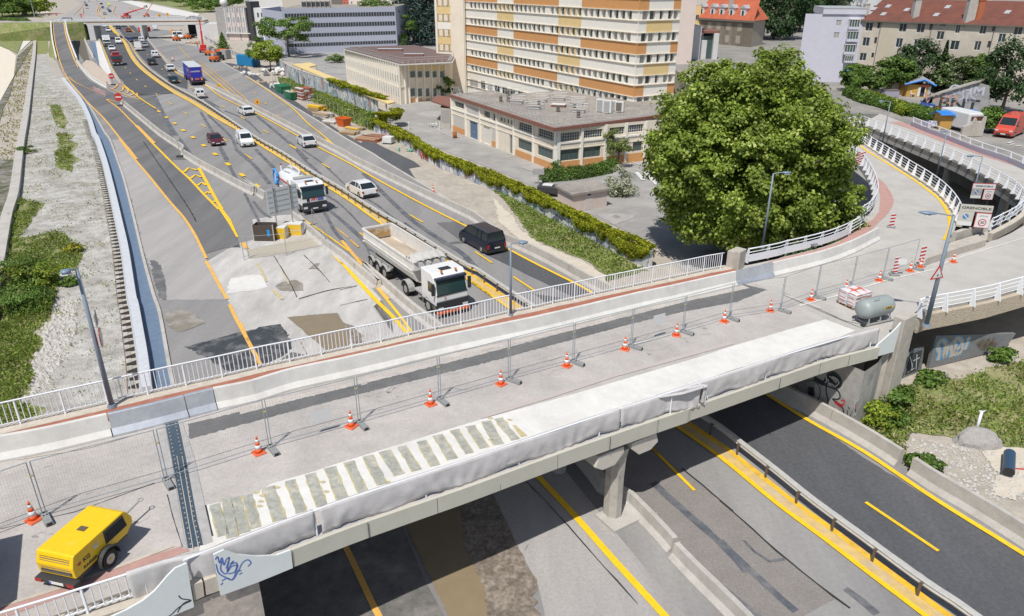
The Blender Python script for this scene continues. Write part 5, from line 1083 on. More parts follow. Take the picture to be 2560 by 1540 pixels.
for i,(x,y,lb) in enumerate(((637,945,'dark louvred roof vent nearest the left edge of the workshop roof'),(707,940,'dark louvred roof vent beside the leftmost railed skylight'),(708,885,'small brown chimney at the rear edge of the workshop roof'),(990,985,'louvred vent between two railed skylights'),(1167,1035,'louvred vent in front of the white-topped skylight'),(1357,1090,'louvred vent nearest the front right eaves'),(1320,1015,'louvred vent left of the brown skylight'))):
 t=thing('roof_vent',lb,'roof vent',onroof('C',x,y),0,'vents on the workshop roof')
 for k in range(4): MB().cyl((0,0,.12+k*.2),(0,0,.22+k*.2),.30,.22,n=10).B('louvre',M_vent,t)
 MB().cyl((0,0,0),(0,0,.85),.17,n=8).B('shaft',M_vent,t)
lt=thing('lean_to','small brown-roofed lean-to with grey shutter at the left end of the workshop','shed')
l0=g('e',125,960);l1=g('e',355,930)+Vc((-.3,0,0));Wl=Wall(g('e',165,880),g('e',345,905));z_=Wl.m('e',160,510)[1]
shell([g('e',165,880),g('e',345,905),g('e',345,905)+Vc((0,6,0)),g('e',165,880)+Vc((0,6,0))],0,z_,M_pil,lt);wbox(Wl,.2,Wl.L-.2,.9,z_-.3,0,.03,mat('shutter_grey',(.35,.33,.30),.7,var=.1,scale=3),'shutter',lt)
b=MB();b.prism([Vc((p.x,p.y,0)) for p in (g('e',-20,405,z_),g('e',345,525,z_),g('e',345,430,z_)+Vc((0,5,0)),g('e',60,350,z_)+Vc((0,3,0)))],z_,z_+.2);b.B('roof',M_brown,lt)
p=g('e',425,1080);t=thing('barrel','rusty orange oil barrel standing in front of the workshop','barrel',p);MB().cyl((0,0,0),(0,0,.9),.3,n=14).B('drum',mat('rust_orange',(.33,.10,.03),.8,var=.25,scale=3),t,True);MB().cyl((0,0,.9),(0,0,.93),.31,n=14).B('rim',M_rust,t)
hut=thing('utility_hut','small pale pink utility hut with grey flat roof behind the ivy wall','building')
cl,cm,cr=g('I',347,782),g('I',487,859),g('I',803,804);zh=hgt(cm,'I',483,700)
M_pinkr=mat('pink_render',(.62,.52,.47),.85,var=.05,scale=.6,fine=.04)
shell([cl,cm,cr,cr+(cl-cm)],0,zh+.1,M_pinkr,hut)
b=MB();ex_=(cm-cr).normalized()*.25;ey_=(cm-cl).normalized()*.25;rr_=[cl+ex_-ey_,cm+ex_+ey_,cr-ex_+ey_,cr+(cl-cm)-ex_-ey_];b.prism([Vc((p.x,p.y,0)) for p in rr_],zh,zh+.22);b.B('roof',M_roofg,hut)
Wd=Wall(cm,cr)
r=rect4('I',Wd,((580,660),(630,655),(630,830),(585,835)));
wbox(Wd,1.5,2.4,.05,2.0,0,.03,mat('hut_door',(.60,.54,.50),.7),'door',hut);wbox(Wd,1.75,2.15,1.5,2.0,.03,.05,M_gdk,'notice',hut)
fo=thing('finned_office','two-storey cream office with slender vertical fins and brown felt roof','building')
F0,F1,F2=g('B',1378,765),g('B',1868,970),g('B',2330,898)
B1=Wall(F0,F1);B2=Wall(F1,F2);HF=B1.m('B',1855,605)[1]
shell([F0,F1,F2,F2+Vc((2,14,0)),F0+Vc((14,8,0))],-.3,HF,M_cream,fo)
nf=25
for k in range(nf+1):
 u=B1.L*k/nf;wbox(B1,u-.09,u+.09,0,HF,0,.32,M_white_r,'fin',fo)
for k in range(nf):
 u=B1.L*(k+.5)/nf;a=B1.L/nf*.30
 for z0,z1,m_ in ((HF*.54,HF*.74,M_glass),(HF*.16,HF*.36,M_glass)):
  window(B1,u-a,u+a,z0,z1,fo,depth=-.04,glass=m_)
b=MB()
for k in range(nf):
 u=B1.L*(k+.5)/nf;a=B1.L/nf*.3
 for z0,z1 in ((.1,HF*.15),): b.quad(*[B1.at(x,z,.03) for x,z in ((u-a,z0),(u+a,z0),(u+a,z1),(u-a,z1))])
b.B('ochre_panel',M_ochre,fo)
wbox(B1,0,B1.L,HF*.40,HF*.44,0,.1,M_cream,'course',fo);wbox(B2,0,B2.L,HF*.43,HF*.46,0,.1,M_cream,'course',fo)
xs=[1942,2010,2082,2152,2218,2270]
for x in (1900,1935,2005,2078,2148,2215,2275):
 u=B2.m('B',x,800)[0];wbox(B2,u-.12,u+.12,0,HF,0,.25,M_white_r,'fin',fo)
for x0,x1 in ((1943,1995),(2015,2060),(2085,2128),(2150,2195),(2220,2262)):
 for ya,yb,m_ in ((660,725,M_glasst),(820,900,M_glasst),(610,655,M_yelr),(915,965,M_ochre)):
  a,zA=B2.m('B',x0,ya);c,zB=B2.m('B',x1,yb-8)
  if m_ is M_glasst: window(B2,a,c,zB,zA,fo,depth=-.04,glass=m_)
  else: wbox(B2,a,c,max(.1,zB),zA,0,.03,m_,'panel',fo)
RF=[g('B',1330,462,HF),g('B',1855,608,HF),g('B',2345,585,HF),g('B',2374,520,HF),g('B',1990,430,HF),g('B',1400,448,HF)]
b=MB();b.prism([Vc((p.x,p.y,0)) for p in RF],HF,HF+.2);b.B('eaves',M_fr,fo);b=MB();cR=sum(RF,Vc())/len(RF);b.prism([Vc((p.x,p.y,0)).lerp(Vc((cR.x,cR.y,0)),.02) for p in RF],HF+.2,HF+.34);b.B('roof',M_roofb,fo)
roofguard([Vc((p.x,p.y,HF+.35)) for p in offset(RF[:4],.35)],fo,1.3)
for x,y,lb,w_ in ((1765,470,'long glazed skylight at the left of the brown felt roof',5.2),(1985,518,'glazed skylight at the right of the brown felt roof',3.8)): skylight(g('B',x,y,HF+.35),lb,w_,1.2,.35,False,mat('roof_glass_pale',(.50,.55,.58),.25),-.05)
M_yroof=mat('yellow_roof',(.68,.52,.24),.85,var=.06,scale=.4,fine=.05)
cw=thing('covered_walkway','long narrow yellow flat roof on posts behind the graffiti wall','walkway')
yr_=[g('Y',*q,2.9) for q in ((1190,765),(1400,742),(1482,775),(1385,797),(1850,985),(2410,1212),(2330,1232),(2060,1128),(1640,950),(1420,862))]
b=MB();b.prism([Vc((p.x,p.y,0)) for p in yr_],2.75,2.95);b.B('roof',M_yroof,cw)
for q in ((1475,790),(1300,800),(1500,880),(1700,960),(1900,1050),(2100,1130),(2300,1215)): p=g('Y',q[0],q[1],2.8);MB().box(p.x-.12,p.x+.12,p.y-.05,p.y+.2,0,2.75).B('post',M_conc,cw)
of1=thing('black_white_office','white three-storey office with a black stair shaft and a white dome on its roof','building')
o0,o1=g('Y',365,475),g('Y',680,482);V1=Wall(o0,o1);Hh=V1.m('Y',400,90)[1]
M_offw=mat('office_white',(.66,.66,.66),.8,var=.08,scale=.3);M_blk=mat('shaft_black',(.05,.05,.055),.7,var=.1,scale=.5)
hl=[]
for (x0,x1) in ((415,455),(472,512),(530,570),(585,622)):
 for ya,yb in ((150,205),(265,318)):
  a,zA=V1.m('Y',x0,ya);c,zB=V1.m('Y',x1,yb);hl.append((a,c,zB,zA))
gar=V1.m('Y',440,400);g2=V1.m('Y',580,475);hl2=(gar[0],g2[0],.1,gar[1]);gc=V1.m('Y',582,395);gd2=V1.m('Y',672,470);hl3=(gc[0],gd2[0],.1,gc[1])
wallmesh(V1,-1.5,V1.L,-.3,Hh,hl+[hl2,hl3],M_offw,'wall',of1)
for h in hl: window(V1,*h,of1,glass=M_glass)
wbox(V1,hl2[0],hl2[1],.1,hl2[3],-.2,-.15,M_blind,'garage_door',of1);wbox(V1,hl3[0],hl3[1],.1,hl3[3],-.25,-.2,M_brown,'entrance_door',of1)
wbox(V1,gar[0]-1,g2[0]+5,gar[1]+.1,gar[1]+.35,0,.8,M_offw,'canopy',of1)
shell([o0-V1.d*1.5,o0-V1.d*1.5+Vc((-2,16,0)),o1+Vc((0,18,0)),o1],-.3,Hh,M_pinkr,of1)
b=MB();b.poly([Vc((p.x,p.y,Hh)) for p in (o0-V1.d*1.5,o1,o1+Vc((0,18,0)),o0+Vc((-3.5,16,0)))]);b.B('roof',M_roofg,of1)
for x in (405,460,518,575,635): u=V1.m('Y',x,250)[0];wbox(V1,u-.15,u+.15,gar[1]+.4,Hh,0,.25,M_offw,'fin',of1)
ub=V1.m('Y',688,480)[0];ub2=V1.m('Y',792,478)[0];Hb=V1.m('Y',660,18)[1]
wbox(V1,V1.m('Y',640,100)[0]+1,ub2-1,-.3,Hb,-5,.9,M_blk,'stair_shaft',of1)
wbox(V1,ub2-1.2,ub2+6,-.3,Hh,-10,-.5,M_offw,'wall',of1)
for ya,yb in ((150,205),(262,315)):
 for x0,x1 in ((760,790),(805,845)):
  a,zA=V1.m('Y',x0,ya);c,zB=V1.m('Y',x1,yb);window(V1,a,c,zB,zA,of1,depth=.47)
p=V1.at(0,Hh+.2,-4);t=thing('roof_dome','white radome sphere on the roof corner of the black and white office','dome',p);
def ball(r,c=(0,0,0),m=None,parent=None,name='ball',sub=2,sz=1):
 bm=bmesh.new();bmesh.ops.create_icosphere(bm,subdivisions=sub,radius=r);me=bpy.data.meshes.new(name);bm.to_mesh(me);bm.free();me.polygons.foreach_set('use_smooth',[True]*len(me.polygons));me.materials.append(m)
 o=bpy.data.objects.new(name,me);COL.objects.link(o);o.location=c;o.parent=parent;o.scale=(1,1,sz);return o
ball(1.5,(0,0,1.4),M_acw,t,'dome');MB().cyl((0,0,0),(0,0,.5),.9,n=12).B('ring_base',M_acw,t)
of2=thing('blue_grey_office','long blue-grey office with continuous dark window bands','building')
l0,l1=g('Y',1120,612),g('Y',2440,590);l0=g('Y',1130,640);V2=Wall(l0,l1);H2=V2.m('Y',1100,100)[1]
M_bg=mat('bluegrey_cladding',(.44,.46,.55),.6,var=.04,scale=.3);M_wb=mat('window_band',(.05,.055,.06),.25,var=.3,scale=.6)
u1_=V2.L
shell([l0-V2.d*0,l1,l1+Vc((0,30,0)),l0+Vc((-4,34,0))],-.3,H2,M_bg,of2);b=MB();b.poly([Vc((p.x,p.y,H2)) for p in (l0,l1,l1+Vc((0,30,0)),l0+Vc((-4,34,0)))]);b.B('roof',M_roofg,of2)
for ya,yb in ((150,200),(268,318),(388,430),(502,542)):
 zt=V2.m('Y',1500,ya+5)[1];zb2=V2.m('Y',1500,yb+2)[1];w__=wbox(V2,.6,V2.L-.4,zb2,zt,0,.06,M_wb,'window_band',of2)
 b=MB()
 for k in range(1,40): u=.6+(V2.L-1)*k/40;b.quad(*[V2.at(x,z,.075) for x,z in ((u,zb2),(u+.12,zb2),(u+.12,zt),(u,zt))])
 b.B('mullions',M_bg,w__)
n0=g('Y',880,560);V3=Wall(n0,l0);
shell([n0,l0,l0+Vc((-3,20,0)),n0+Vc((0,22,0))],-.3,V3.m('Y',870,110)[1],M_bg,of2)
for ya,yb in ((165,225),(300,350)):
 a,zA=V3.m('Y',860,ya);c,zB=V3.m('Y',975,yb+15);wbox(V3,max(a,.2),c,zB,zA-.8,0,.06,M_wb,'window_band',of2)
 for x0,x1 in ((972,992),(1018,1050)): a,_=V3.m('Y',x0,ya);c,_=V3.m('Y',x1,ya);window(V3,a,c,zB,zA-.8,of2,depth=-.05,glass=M_wb)
a,zA=V3.m('Y',905,235);c,zB=V3.m('Y',988,320);sg=wbox(V3,a,c,zB,zA,.1,.3,mat('pale_teal_sign',(.50,.66,.66),.5),'sign_panel',of2)
b=MB()
for k in range(3):
 for j in range(3): u=a+(c-a)*(.15+.28*k);z=zB+(zA-zB)*(.2+.27*j);b.quad(*[V3.at(x,y,.305) for x,y in ((u,z),(u+(c-a)*.2,z),(u+(c-a)*.2,z+(zA-zB)*.14),(u,z+(zA-zB)*.14))])
b.B('sign_blocks',mat('teal_sign_ink',(.12,.42,.42),.5),of2)
for k in range(6):
 p=V2.at(V2.L*(.22+.033*k*1.2),H2,-5);t=thing('chiller',f'grey chiller box, {["first","second","third","fourth","fifth","last"][k]} from the left on the blue-grey office roof','chiller',p,0,'chillers on the blue-grey office roof');MB().box(-.9,.9,-.7,.7,0,1.9).B('casing',M_blind,t,bevel=.04);MB().box(-.7,.7,-.74,-.705,.3,1.6).B('fan_grille',M_gdk,t)
def block(name,f,x0,x1,yb,yt,z0,depth,m,label,rows_=None,roofm=None,cat='building',wm=None,ncol=8):
 p,q=g(f,x0,yb,z0),g(f,x1,yb,z0);W=Wall(p,q);H=W.m(f,(x0+x1)/2,yt)[1];t=thing(name,label,cat);sh=Vc((0,depth,0))
 shell([p,q,q+sh,p+sh],z0-.3,z0+H,m,t);b=MB();b.poly([Vc((v.x,v.y,z0+H)) for v in (p,q,q+sh,p+sh)]);b.B('roof',roofm or M_roofg,t)
 if rows_:
  nfl=max(1,int(H/3.1));
  for k in range(nfl):
   for j in range(ncol):
    u=W.L*(j+.5)/ncol;z=1.0+k*3.1
    if z+1.4<H: window(W,u-.5,u+.5,z,z+1.4,t,depth=-.04,glass=wm or M_glass,nx=2)
 return W,t,H
M_beigew=mat('beige_block',(.50,.46,.40),.85,var=.05,scale=.2);M_pinkw=mat('pale_pink_block',(.68,.58,.53),.85,var=.04,scale=.2);M_redw=mat('red_block',(.50,.13,.09),.8,var=.1,scale=.2);M_greyw=mat('pale_grey_block',(.62,.62,.62),.85,var=.05,scale=.2)
block('warehouse','Y',1080,1660,110,-40,0,40,M_beigew,'plain beige warehouse wall behind the blue-grey office')
block('red_house','Y',1640,1870,60,-60,0,20,M_redw,'red-fronted house between the beige warehouse and the pale pink block',True,ncol=6)
block('apartment_block','Y',1865,2500,112,-80,0,30,M_pinkw,'pale pink apartment block behind the right end of the blue-grey office',True,ncol=9)
block('grey_depot','Y',640,1080,85,-60,0,30,M_greyw,'pale grey depot with a faded sign behind the black stair shaft')
# ---- buildings at the right, on a raised terrace
ZT=4.1
def gt(f,x,y): return g(f,x,y,ZT)
edge=[p for p in rp2_out]
b=MB();P=[Vc((p.x,p.y,0)) for p in edge];P=[P[0]+Vc((-20,2,0))]+P+[Vc((120,40,0)),Vc((260,60,0)),Vc((260,420,0)),Vc((60,420,0)),Vc((34,160,0))]
b.prism(P,-.5,ZT-.06);struct(b.B('terrace_ground',mat('terrace_asphalt',(.24,.23,.215),.9,var=.15,scale=.2,col2=(.32,.30,.27),fac=(.45,.65),fine=.15)),'grey raised ground around the shacks and apartment block')
M_bg2=mat('apartment_beige',(.58,.52,.44),.9,var=.10,scale=.25,col2=(.51,.45,.375),fac=(.45,.7),fine=.06);M_tile=mat('red_tiles',(.175,.062,.042),.85,var=.18,scale=.5,col2=(.13,.052,.038),fac=(.4,.65),fine=.15,stretch=((1,1,1),0));M_lav=mat('lavender_render',(.56,.56,.64),.85,var=.04,scale=.3);M_bgp=mat('pale_yellow_stripe',(.55,.49,.38),.9,var=.05,scale=.3)
ap=thing('apartment_building','long beige apartment block with a red tiled roof and shuttered windows','building')
a0,a1=gt('E',560,870),gt('E',3300,1120);WA=Wall(a0,a1);HA=WA.m('E',640,212)[1]
M_ston=mat('window_surround',(.36,.28,.19),.85);M_shw=mat('shutter_white',(.68,.69,.72),.6);M_shb=mat('shutter_brown',(.16,.12,.095),.7)
wins=[(705,240,760,325,'t'),(672,400,725,485,'t'),(640,565,692,640,'b'),(612,715,655,765,'n'),(930,225,972,262,'n'),(905,320,950,408,'n'),(872,487,912,570,'n'),(1062,250,1118,335,'t'),(1025,410,1075,498,'t'),(1250,250,1310,345,'w'),(1215,420,1268,500,'n'),(1492,235,1540,275,'n'),(1458,335,1515,415,'n'),(1655,260,1690,350,'w'),(1605,435,1672,525,'n'),(1915,268,1965,358,'w'),(1855,440,1905,530,'b'),(1805,605,1860,665,'b'),(2110,360,2165,445,'t'),(2075,520,2120,565,'n'),(2280,275,2345,365,'w'),(828,240,842,295,'s'),(795,400,807,455,'s'),(1380,255,1398,315,'s'),(1343,420,1357,470,'s'),(2048,270,2062,325,'s'),(1995,440,2010,500,'s'),(765,565,775,605,'s')]
hs=[]
for x0,y0,x1,y1,k in wins:
 a,zt=WA.m('E',x0,y0-6);c,zb=WA.m('E',x1,y1+6);um=(a+c)/2;w_=abs(WA.m('E',x1,y0)[0]-WA.m('E',x0,y0)[0]);w_=max(.45,w_*1.45);hs.append((um-w_/2,um+w_/2,zb,zt,k))
wallmesh(WA,0,WA.L,-.5,HA,[h[:4] for h in hs],M_bg2,'wall',ap,depth=.2)
for a,c,z0,z1,k in hs:
 w=window(WA,a,c,z0,z1,ap,glass=M_glass,frame=M_acw if k!='s' else M_frd,nx=2 if k!='s' else 1,depth=.12,lod=2 if k!='s' else 1)
 wbox(WA,a-.15,c+.15,z0-.15,z0,0,.18,M_ston,'sill',w)
 if k in 'tbn':
  for q in ((a-.14,a),(c,c+.14)): wbox(WA,q[0],q[1],z0,z1+.14,0,.03,M_ston,'surround',w)
 if k in 'wb':
  m_=M_shw if k=='w' else M_shb
  for q in ((a-.62,a-.05),(c+.05,c+.62)): wbox(WA,q[0],q[1],z0,z1,.01,.07,m_,'shutter',w)
wbox(WA,WA.m('E',870,300)[0],WA.m('E',1030,300)[0],0,HA-.1,-.02,.015,M_bgp,'stripe',ap)
dp=12;sh=Vc((WA.n.x*-dp,WA.n.y*-dp,0));shell([a1,a1+sh,a0+sh,a0],-.5+ZT*0,0,M_bg2,ap) if 0 else None
b=MB();b.add([Vc((p.x,p.y,ZT+z)) for z in (-.5,HA) for p in (a0,a0+sh,a1+sh,a1)],((0,1,5,4),(1,2,6,5),(2,3,7,6)));b.B('wall',M_bg2,ap)
rh=3.4;b=MB();ov_=.5;p0=WA.at(-ov_,HA,ov_);p1=WA.at(WA.L,HA,ov_);r0=WA.at(.4,HA+rh,-dp/2);r1=WA.at(WA.L,HA+rh,-dp/2);q0=WA.at(-ov_,HA,-dp-ov_);q1=WA.at(WA.L,HA,-dp-ov_)
b.add([p0,p1,r1,r0,q0,q1],((0,1,2,3),(3,2,5,4),(0,3,4)));rf=b.B('roof',M_tile,ap)
wbox(WA,-ov_,WA.L,HA-.18,HA-.01,0,ov_,M_frd,'gutter',ap)
def roofpt(x,y):      # point on the front roof slope
 d=ray('E',x,y);o=Vc((0,0,HC));n=(p1-p0).cross(r0-p0);t=(p0-o).dot(n)/d.dot(n);return o+d*t
for (x,y,w_,h_) in ((1215,170,1.0,2.6),(1815,200,2.2,3.0),(690,150,.8,1.6),(1880,190,.9,2.6)):
 p=roofpt(x,y);c=MB().box(-w_/2,w_/2,-.5,.5,-1.2,h_).box(-w_/2-.08,w_/2+.08,-.58,.58,h_,h_+.18);o=c.B('chimney',M_conc if x<1850 else mat('brick_orange',(.42,.13,.06),.8),rf);o.location=p
for (x,y) in ((785,95),(735,140),(935,68),(885,150),(1132,105),(1445,158),(1565,75),(2200,130)):
 p=roofpt(x,y);sl_=(r0-p0).normalized();b=MB();u=WA.d*.38;v=sl_*.5;nn=WA.d.cross(sl_)*.09
 if nn.z<0: nn=-nn
 b.add([p-u-v+nn,p+u-v+nn,p+u+v+nn,p-u+v+nn,p-u-v,p+u-v,p+u+v,p-u+v],((0,1,2,3),(0,1,5,4),(1,2,6,5),(2,3,7,6),(3,0,4,7)));b.B('roof_window',M_steel,rf)
b=MB();
for x,y in ((870,210),(1412,225),(2080,245)): u=WA.m('E',x,y)[0];p=WA.at(u,0,.08);b.cyl(p,p+Vc((0,0,HA)),.06,n=6)
b.B('drain_pipes',M_frd,ap)
lv=thing('lavender_house','lavender-grey house with glazed balcony column, left of the beige apartment block','building')
v0,v1=gt('E',150,900),gt('E',470,860);v0=gt('E',140,860);v1=gt('E',410,880);v2=WA.at(0,0)+Vc((0,0,0));WV=Wall(v0,v2);HV=WV.m('E',400,150)[1]
hv=[];
for x0,y0,x1,y1 in ((378,212,442,275),(352,342,420,405)): a,zt=WV.m('E',x0+8,y0);c,zb=WV.m('E',x1-8,y1);hv.append((a,c,zb,zt))
wallmesh(WV,0,WV.L,-.5,HV,hv,M_lav,'wall',lv,depth=.15)
for h in hv: window(WV,*h,lv,glass=M_blind,depth=.1,nx=2)
for x0,y0,x1,y1 in ((520,205,612,310),(498,330,598,440),(470,470,565,575),(470,590,545,660)):
 a,zt=WV.m('E',x0,y0);c,zb=WV.m('E',x1,y1);o=wbox(WV,a,c,zb,zb+(zt-zb)*.28,0,.9,M_lav,'balcony',lv);wbox(WV,a+.1,c-.1,zb+(zt-zb)*.28,zt,.02,.85,M_glasst,'glazing',o);wbox(WV,a,c,zt,zt+.12,0,.95,M_acw,'slab_edge',o)
 b=MB()
 for k in range(5): u=a+(c-a)*k/4;p=WV.at(u,zb+(zt-zb)*.28,.87);b.cyl(p,p+Vc((0,0,(zt-zb)*.72)),.05,n=4)
 b.B('glazing_bars',M_acw,o)
wbox(WV,-.2,WV.L+.1,HV,HV+.9,-10,.25,M_lav,'parapet',lv);wbox(WV,-.2,WV.L+.1,HV+.92,HV+1.1,-10,.3,M_steel,'roof_edge',lv)
b=MB();s2=Vc((WV.n.x*-10,WV.n.y*-10,0));b.add([Vc((p.x,p.y,ZT+z)) for z in (-.5,HV) for p in (v0+Vc((-2.5,2,0)),v0,)],((0,1,3,2),));b.add([Vc((p.x,p.y,ZT+z)) for z in (-.5,HV) for p in (v0,v0+s2)],((0,1,3,2),));b.B('wall',M_lav,lv)
b=MB();W_2=WV;a,zt=WV.m('E',490,690);c,zb=WV.m('E',575,800);aw=thing('shop_awning','blue awning with white edge at the foot of the lavender house','awning');b.add([WV.at(a,zt,.1),WV.at(c,zt,.1),WV.at(c,zb,1.6),WV.at(a,zb,1.6),WV.at(a,zt-.1,.1),WV.at(c,zt-.1,.1),WV.at(c,zb-.1,1.6),WV.at(a,zb-.1,1.6)],((0,1,2,3),(7,6,5,4),(3,2,6,7),(0,3,7,4),(1,5,6,2)));b.B('canvas',mat('awning_blue',(.03,.19,.48),.6),aw);wbox(WV,a,c,zb-.35,zb-.1,1.55,1.6,M_acw,'valance',aw)
mn=thing('mansion','old grey-beige mansion with an orange tiled roof and white dormers','building')
m0,m1=g('D',560,560,0),g('D',1075,620,0);WM=Wall(m0,m1);HM=WM.m('D',600,175)[1]
M_mans=mat('mansion_render',(.38,.33,.265),.9,var=.08,scale=.3);M_ortile=mat('orange_tiles',(.50,.125,.055),.85,var=.2,scale=.5,col2=(.42,.11,.06),fac=(.4,.65),fine=.15)
hm=[]
for x0,y0,x1,y1 in ((570,210,597,285),(673,215,702,290),(762,220,792,295),(860,225,892,300),(970,230,1003,310),(845,345,875,420),(952,350,985,430)):
 a,zt=WM.m('D',x0,y0);c,zb=WM.m('D',x1,y1);hm.append((a,c,zb,zt))
for h in list(hm[:3]): hm.append((h[0]-.2,h[1]-.2,h[2]-4.1,h[3]-4.1))
wallmesh(WM,-1,WM.L,-.5,HM,hm,M_mans,'wall',mn,depth=.2)
for h in hm: w=window(WM,*h,mn,nx=2,frame=M_acw);[wbox(WM,q[0],q[1],h[2],h[3]+.2,0,.05,M_cream,'surround',w) for q in ((h[0]-.25,h[0]),(h[1],h[1]+.25))]
e1=m1+Vc((6,9,0));shell([m1,e1,m0+Vc((4,16,0)),m0-WM.d],-.5,HM,M_mans,mn)
b=MB();ru=[WM.at(-1.5,HM,.6),WM.at(WM.L+.6,HM,.6),e1+Vc((1,0,HM)),m0+Vc((4,17,HM))];tp=[WM.at(-.2,HM+6,-4),WM.at(WM.L-2,HM+6,-4),e1+Vc((-4,2,HM+6)),m0+Vc((6,12,HM+6))];b.loft([ru,tp]);rf=b.B('roof',M_ortile,mn)
wbox(WM,-1.2,WM.L+.6,HM-.5,HM-.02,0,.65,M_frd,'cornice',mn)
for i,x in enumerate((595,703,793,890,1005)):
 u=WM.m('D',x,170)[0];o=wbox(WM,u-.9,u+.9,HM+.3,HM+3.0,-3.5,-.3,M_acw,'dormer',rf);wbox(WM,u-.35,u+.35,HM+.9,HM+2.4,-.3,-.27,M_glass,'dormer_window',o);b=MB();b.loft([[WM.at(u-1.2,HM+3.0,-.1),WM.at(u+1.2,HM+3.0,-.1),WM.at(u,HM+3.9,-.1)],[WM.at(u-1.2,HM+3.0,-3.8),WM.at(u+1.2,HM+3.0,-3.8),WM.at(u,HM+3.9,-3.8)]]);b.B('dormer_roof',M_steel,o)
u=WM.m('D',862,100)[0];o=wbox(WM,u-.5,u+.5,HM+1,HM+5.4,-1.8,-.9,M_conc,'chimney',rf)
wy,t,H=block('yellow_townhouse','D',440,560,560,60,0,14,M_yelr,'narrow yellow townhouse between the office tower and the mansion',True,roofm=M_ortile,ncol=2)
p=wy.at(1,0,3)
gm=thing('glass_annex','grey concrete annex with tall glass bays behind the big plane tree','building')
W9=Wall(g('D',420,760),g('D',560,760));H9=W9.m('D',500,255)[1]
wbox(W9,0,W9.L*.35,0,H9-1,-12,0,M_glasst,'glass_bay',gm);wbox(W9,W9.L*.3,W9.L,0,H9,-12,.6,M_ov,'wall_slab',gm);wbox(W9,W9.L,W9.L*2.2,0,H9*.8,-12,-.5,M_glasst,'glass_bay',gm);wbox(W9,W9.L*1.1,W9.L*1.45,0,H9*.72,-3,.6,M_ov,'wall_slab',gm);wbox(W9,W9.L*1.9,W9.L*2.25,0,H9*.86,-10,.5,M_ov,'wall_slab',gm);wbox(W9,W9.L*1.2,W9.L*2.3,H9*.86,H9*.9,-10,.3,M_brown,'roof_edge',gm)
block('apartment_tower','E',480,1390,330,-60,ZT,18,M_ov,'pale balconied apartment tower behind the red roof, upper middle',True,ncol=12)
block('terraced_house','E',1370,1960,330,-40,ZT,18,M_beigew,'cream house behind the middle of the red roof',True,ncol=7)
block('long_hall','E',1960,3200,330,10,ZT,18,M_offw,'white low hall behind the right end of the red roof',True,ncol=14)
block('terraced_house','D',1030,1210,500,-30,0,14,mat('brick_block',(.48,.28,.18),.85,var=.1,scale=.3),'brick-orange house directly behind the mansion roof',True,roofm=M_ortile,ncol=4)
block('apartment_tower','V',1320,1660,200,-400,0,20,M_pinkw,'pale block hidden behind the office tower',None)
gb=thing('gabled_wall','grey gabled shed wall covered in graffiti letters, behind the caravan','building')
s0,s1=gt('c',835,690),gt('c',1750,780);WG=Wall(s0,s1);mm=[WG.m('c',*q) for q in ((835,690),(1760,790),(1760,290),(1560,235),(850,470))]
b=MB();b.loft([[WG.at(u,z,0) for u,z in mm],[WG.at(u,z,-.3) for u,z in mm]]);b.B('wall',mat('gable_grey',(.36,.355,.35),.9,var=.2,scale=.7,col2=(.29,.285,.29),fac=(.4,.65),fine=.1),gb)
b=MB();e_=[WG.m('c',*q) for q in ((800,465),(1570,190),(1560,105),(1370,95),(1240,270))];
b.loft([[WG.at(mm[4][0]-.6,mm[4][1]-.1,.3),WG.at(mm[3][0]+.5,mm[3][1]+.15,.3),WG.at(mm[3][0]+.5,mm[3][1]+.15,-7),WG.at(mm[4][0]-.6,mm[4][1]-.1,-7)],[WG.at(mm[4][0]-.6,mm[4][1]+.1,.3),WG.at(mm[3][0]+.5,mm[3][1]+.35,.3),WG.at(mm[3][0]+.5,mm[3][1]+.35,-7),WG.at(mm[4][0]-.6,mm[4][1]+.1,-7)]]);b.B('roof',mat('fibre_roof',(.42,.39,.35),.9,var=.08,scale=.5),gb)
def gtext(s,f,x,y,size,m,sx=1,name='graffiti_letters'):
 u,z=WG.m(f,x,y);lettering(s,size,m,gb,facing(WG.at(u,z,.012),WG.d),name,sx=sx)
gtext('BNT',  'c',1260,590,2.1,M_gk,1.25);gtext('VHO','c',980,510,1.9,mat('spray_salmon',(.55,.33,.26),.8),1.1);gtext('TOIS','c',1270,470,1.6,mat('spray_lilac',(.44,.44,.52),.8),1.3);gtext('OHM','c',1400,360,1.6,mat('spray_pale',(.50,.51,.58),.8),1.2);gtext('OUT','c',915,610,.9,mat('spray_green',(.16,.42,.32),.8))
u,z=WG.m('c',1000,675);wbox(WG,u-2.4,u+2.4,z-.5,z+.5,0,.02,mat('spray_maroon',(.16,.05,.05),.8),'paint_patch',gb)
sk=thing('yellow_shack','yellow plank shack with blue-edged roof and a dark doorway','shed');k0,k1=gt('c',415,455),gt('c',790,475);WS=Wall(k0,k1);hS=WS.m('c',600,270)[1]
M_ply=mat('yellow_planks',(.50,.29,.07),.85,var=.15,scale=1);M_tarp=mat('blue_tarp',(.03,.22,.66),.5,var=.15,scale=1)
d0,d1=WS.m('c',645,400)[0],WS.m('c',715,400)[0];dz=WS.m('c',680,310)[1]
wallmesh(WS,0,WS.L,-.1,hS,[(d0,d1,.05,dz)],M_ply,'wall',sk,depth=.1);b=MB();sv=Vc((0,4,0));b.add([Vc((p.x,p.y,ZT+z)) for z in (-.1,hS) for p in (k1,k1+sv,k0+sv,k0)],((0,1,5,4),(1,2,6,5),(2,3,7,6)));b.B('wall',M_ply,sk)
wbox(WS,d0,d1,.05,dz,-.5,-.45,M_gdk,'doorway',sk);
for a,c in ((d0-.35,d0),(d1,d1+.12)): wbox(WS,a,c,.05,dz,0,.05,M_acw,'door_frame',sk)
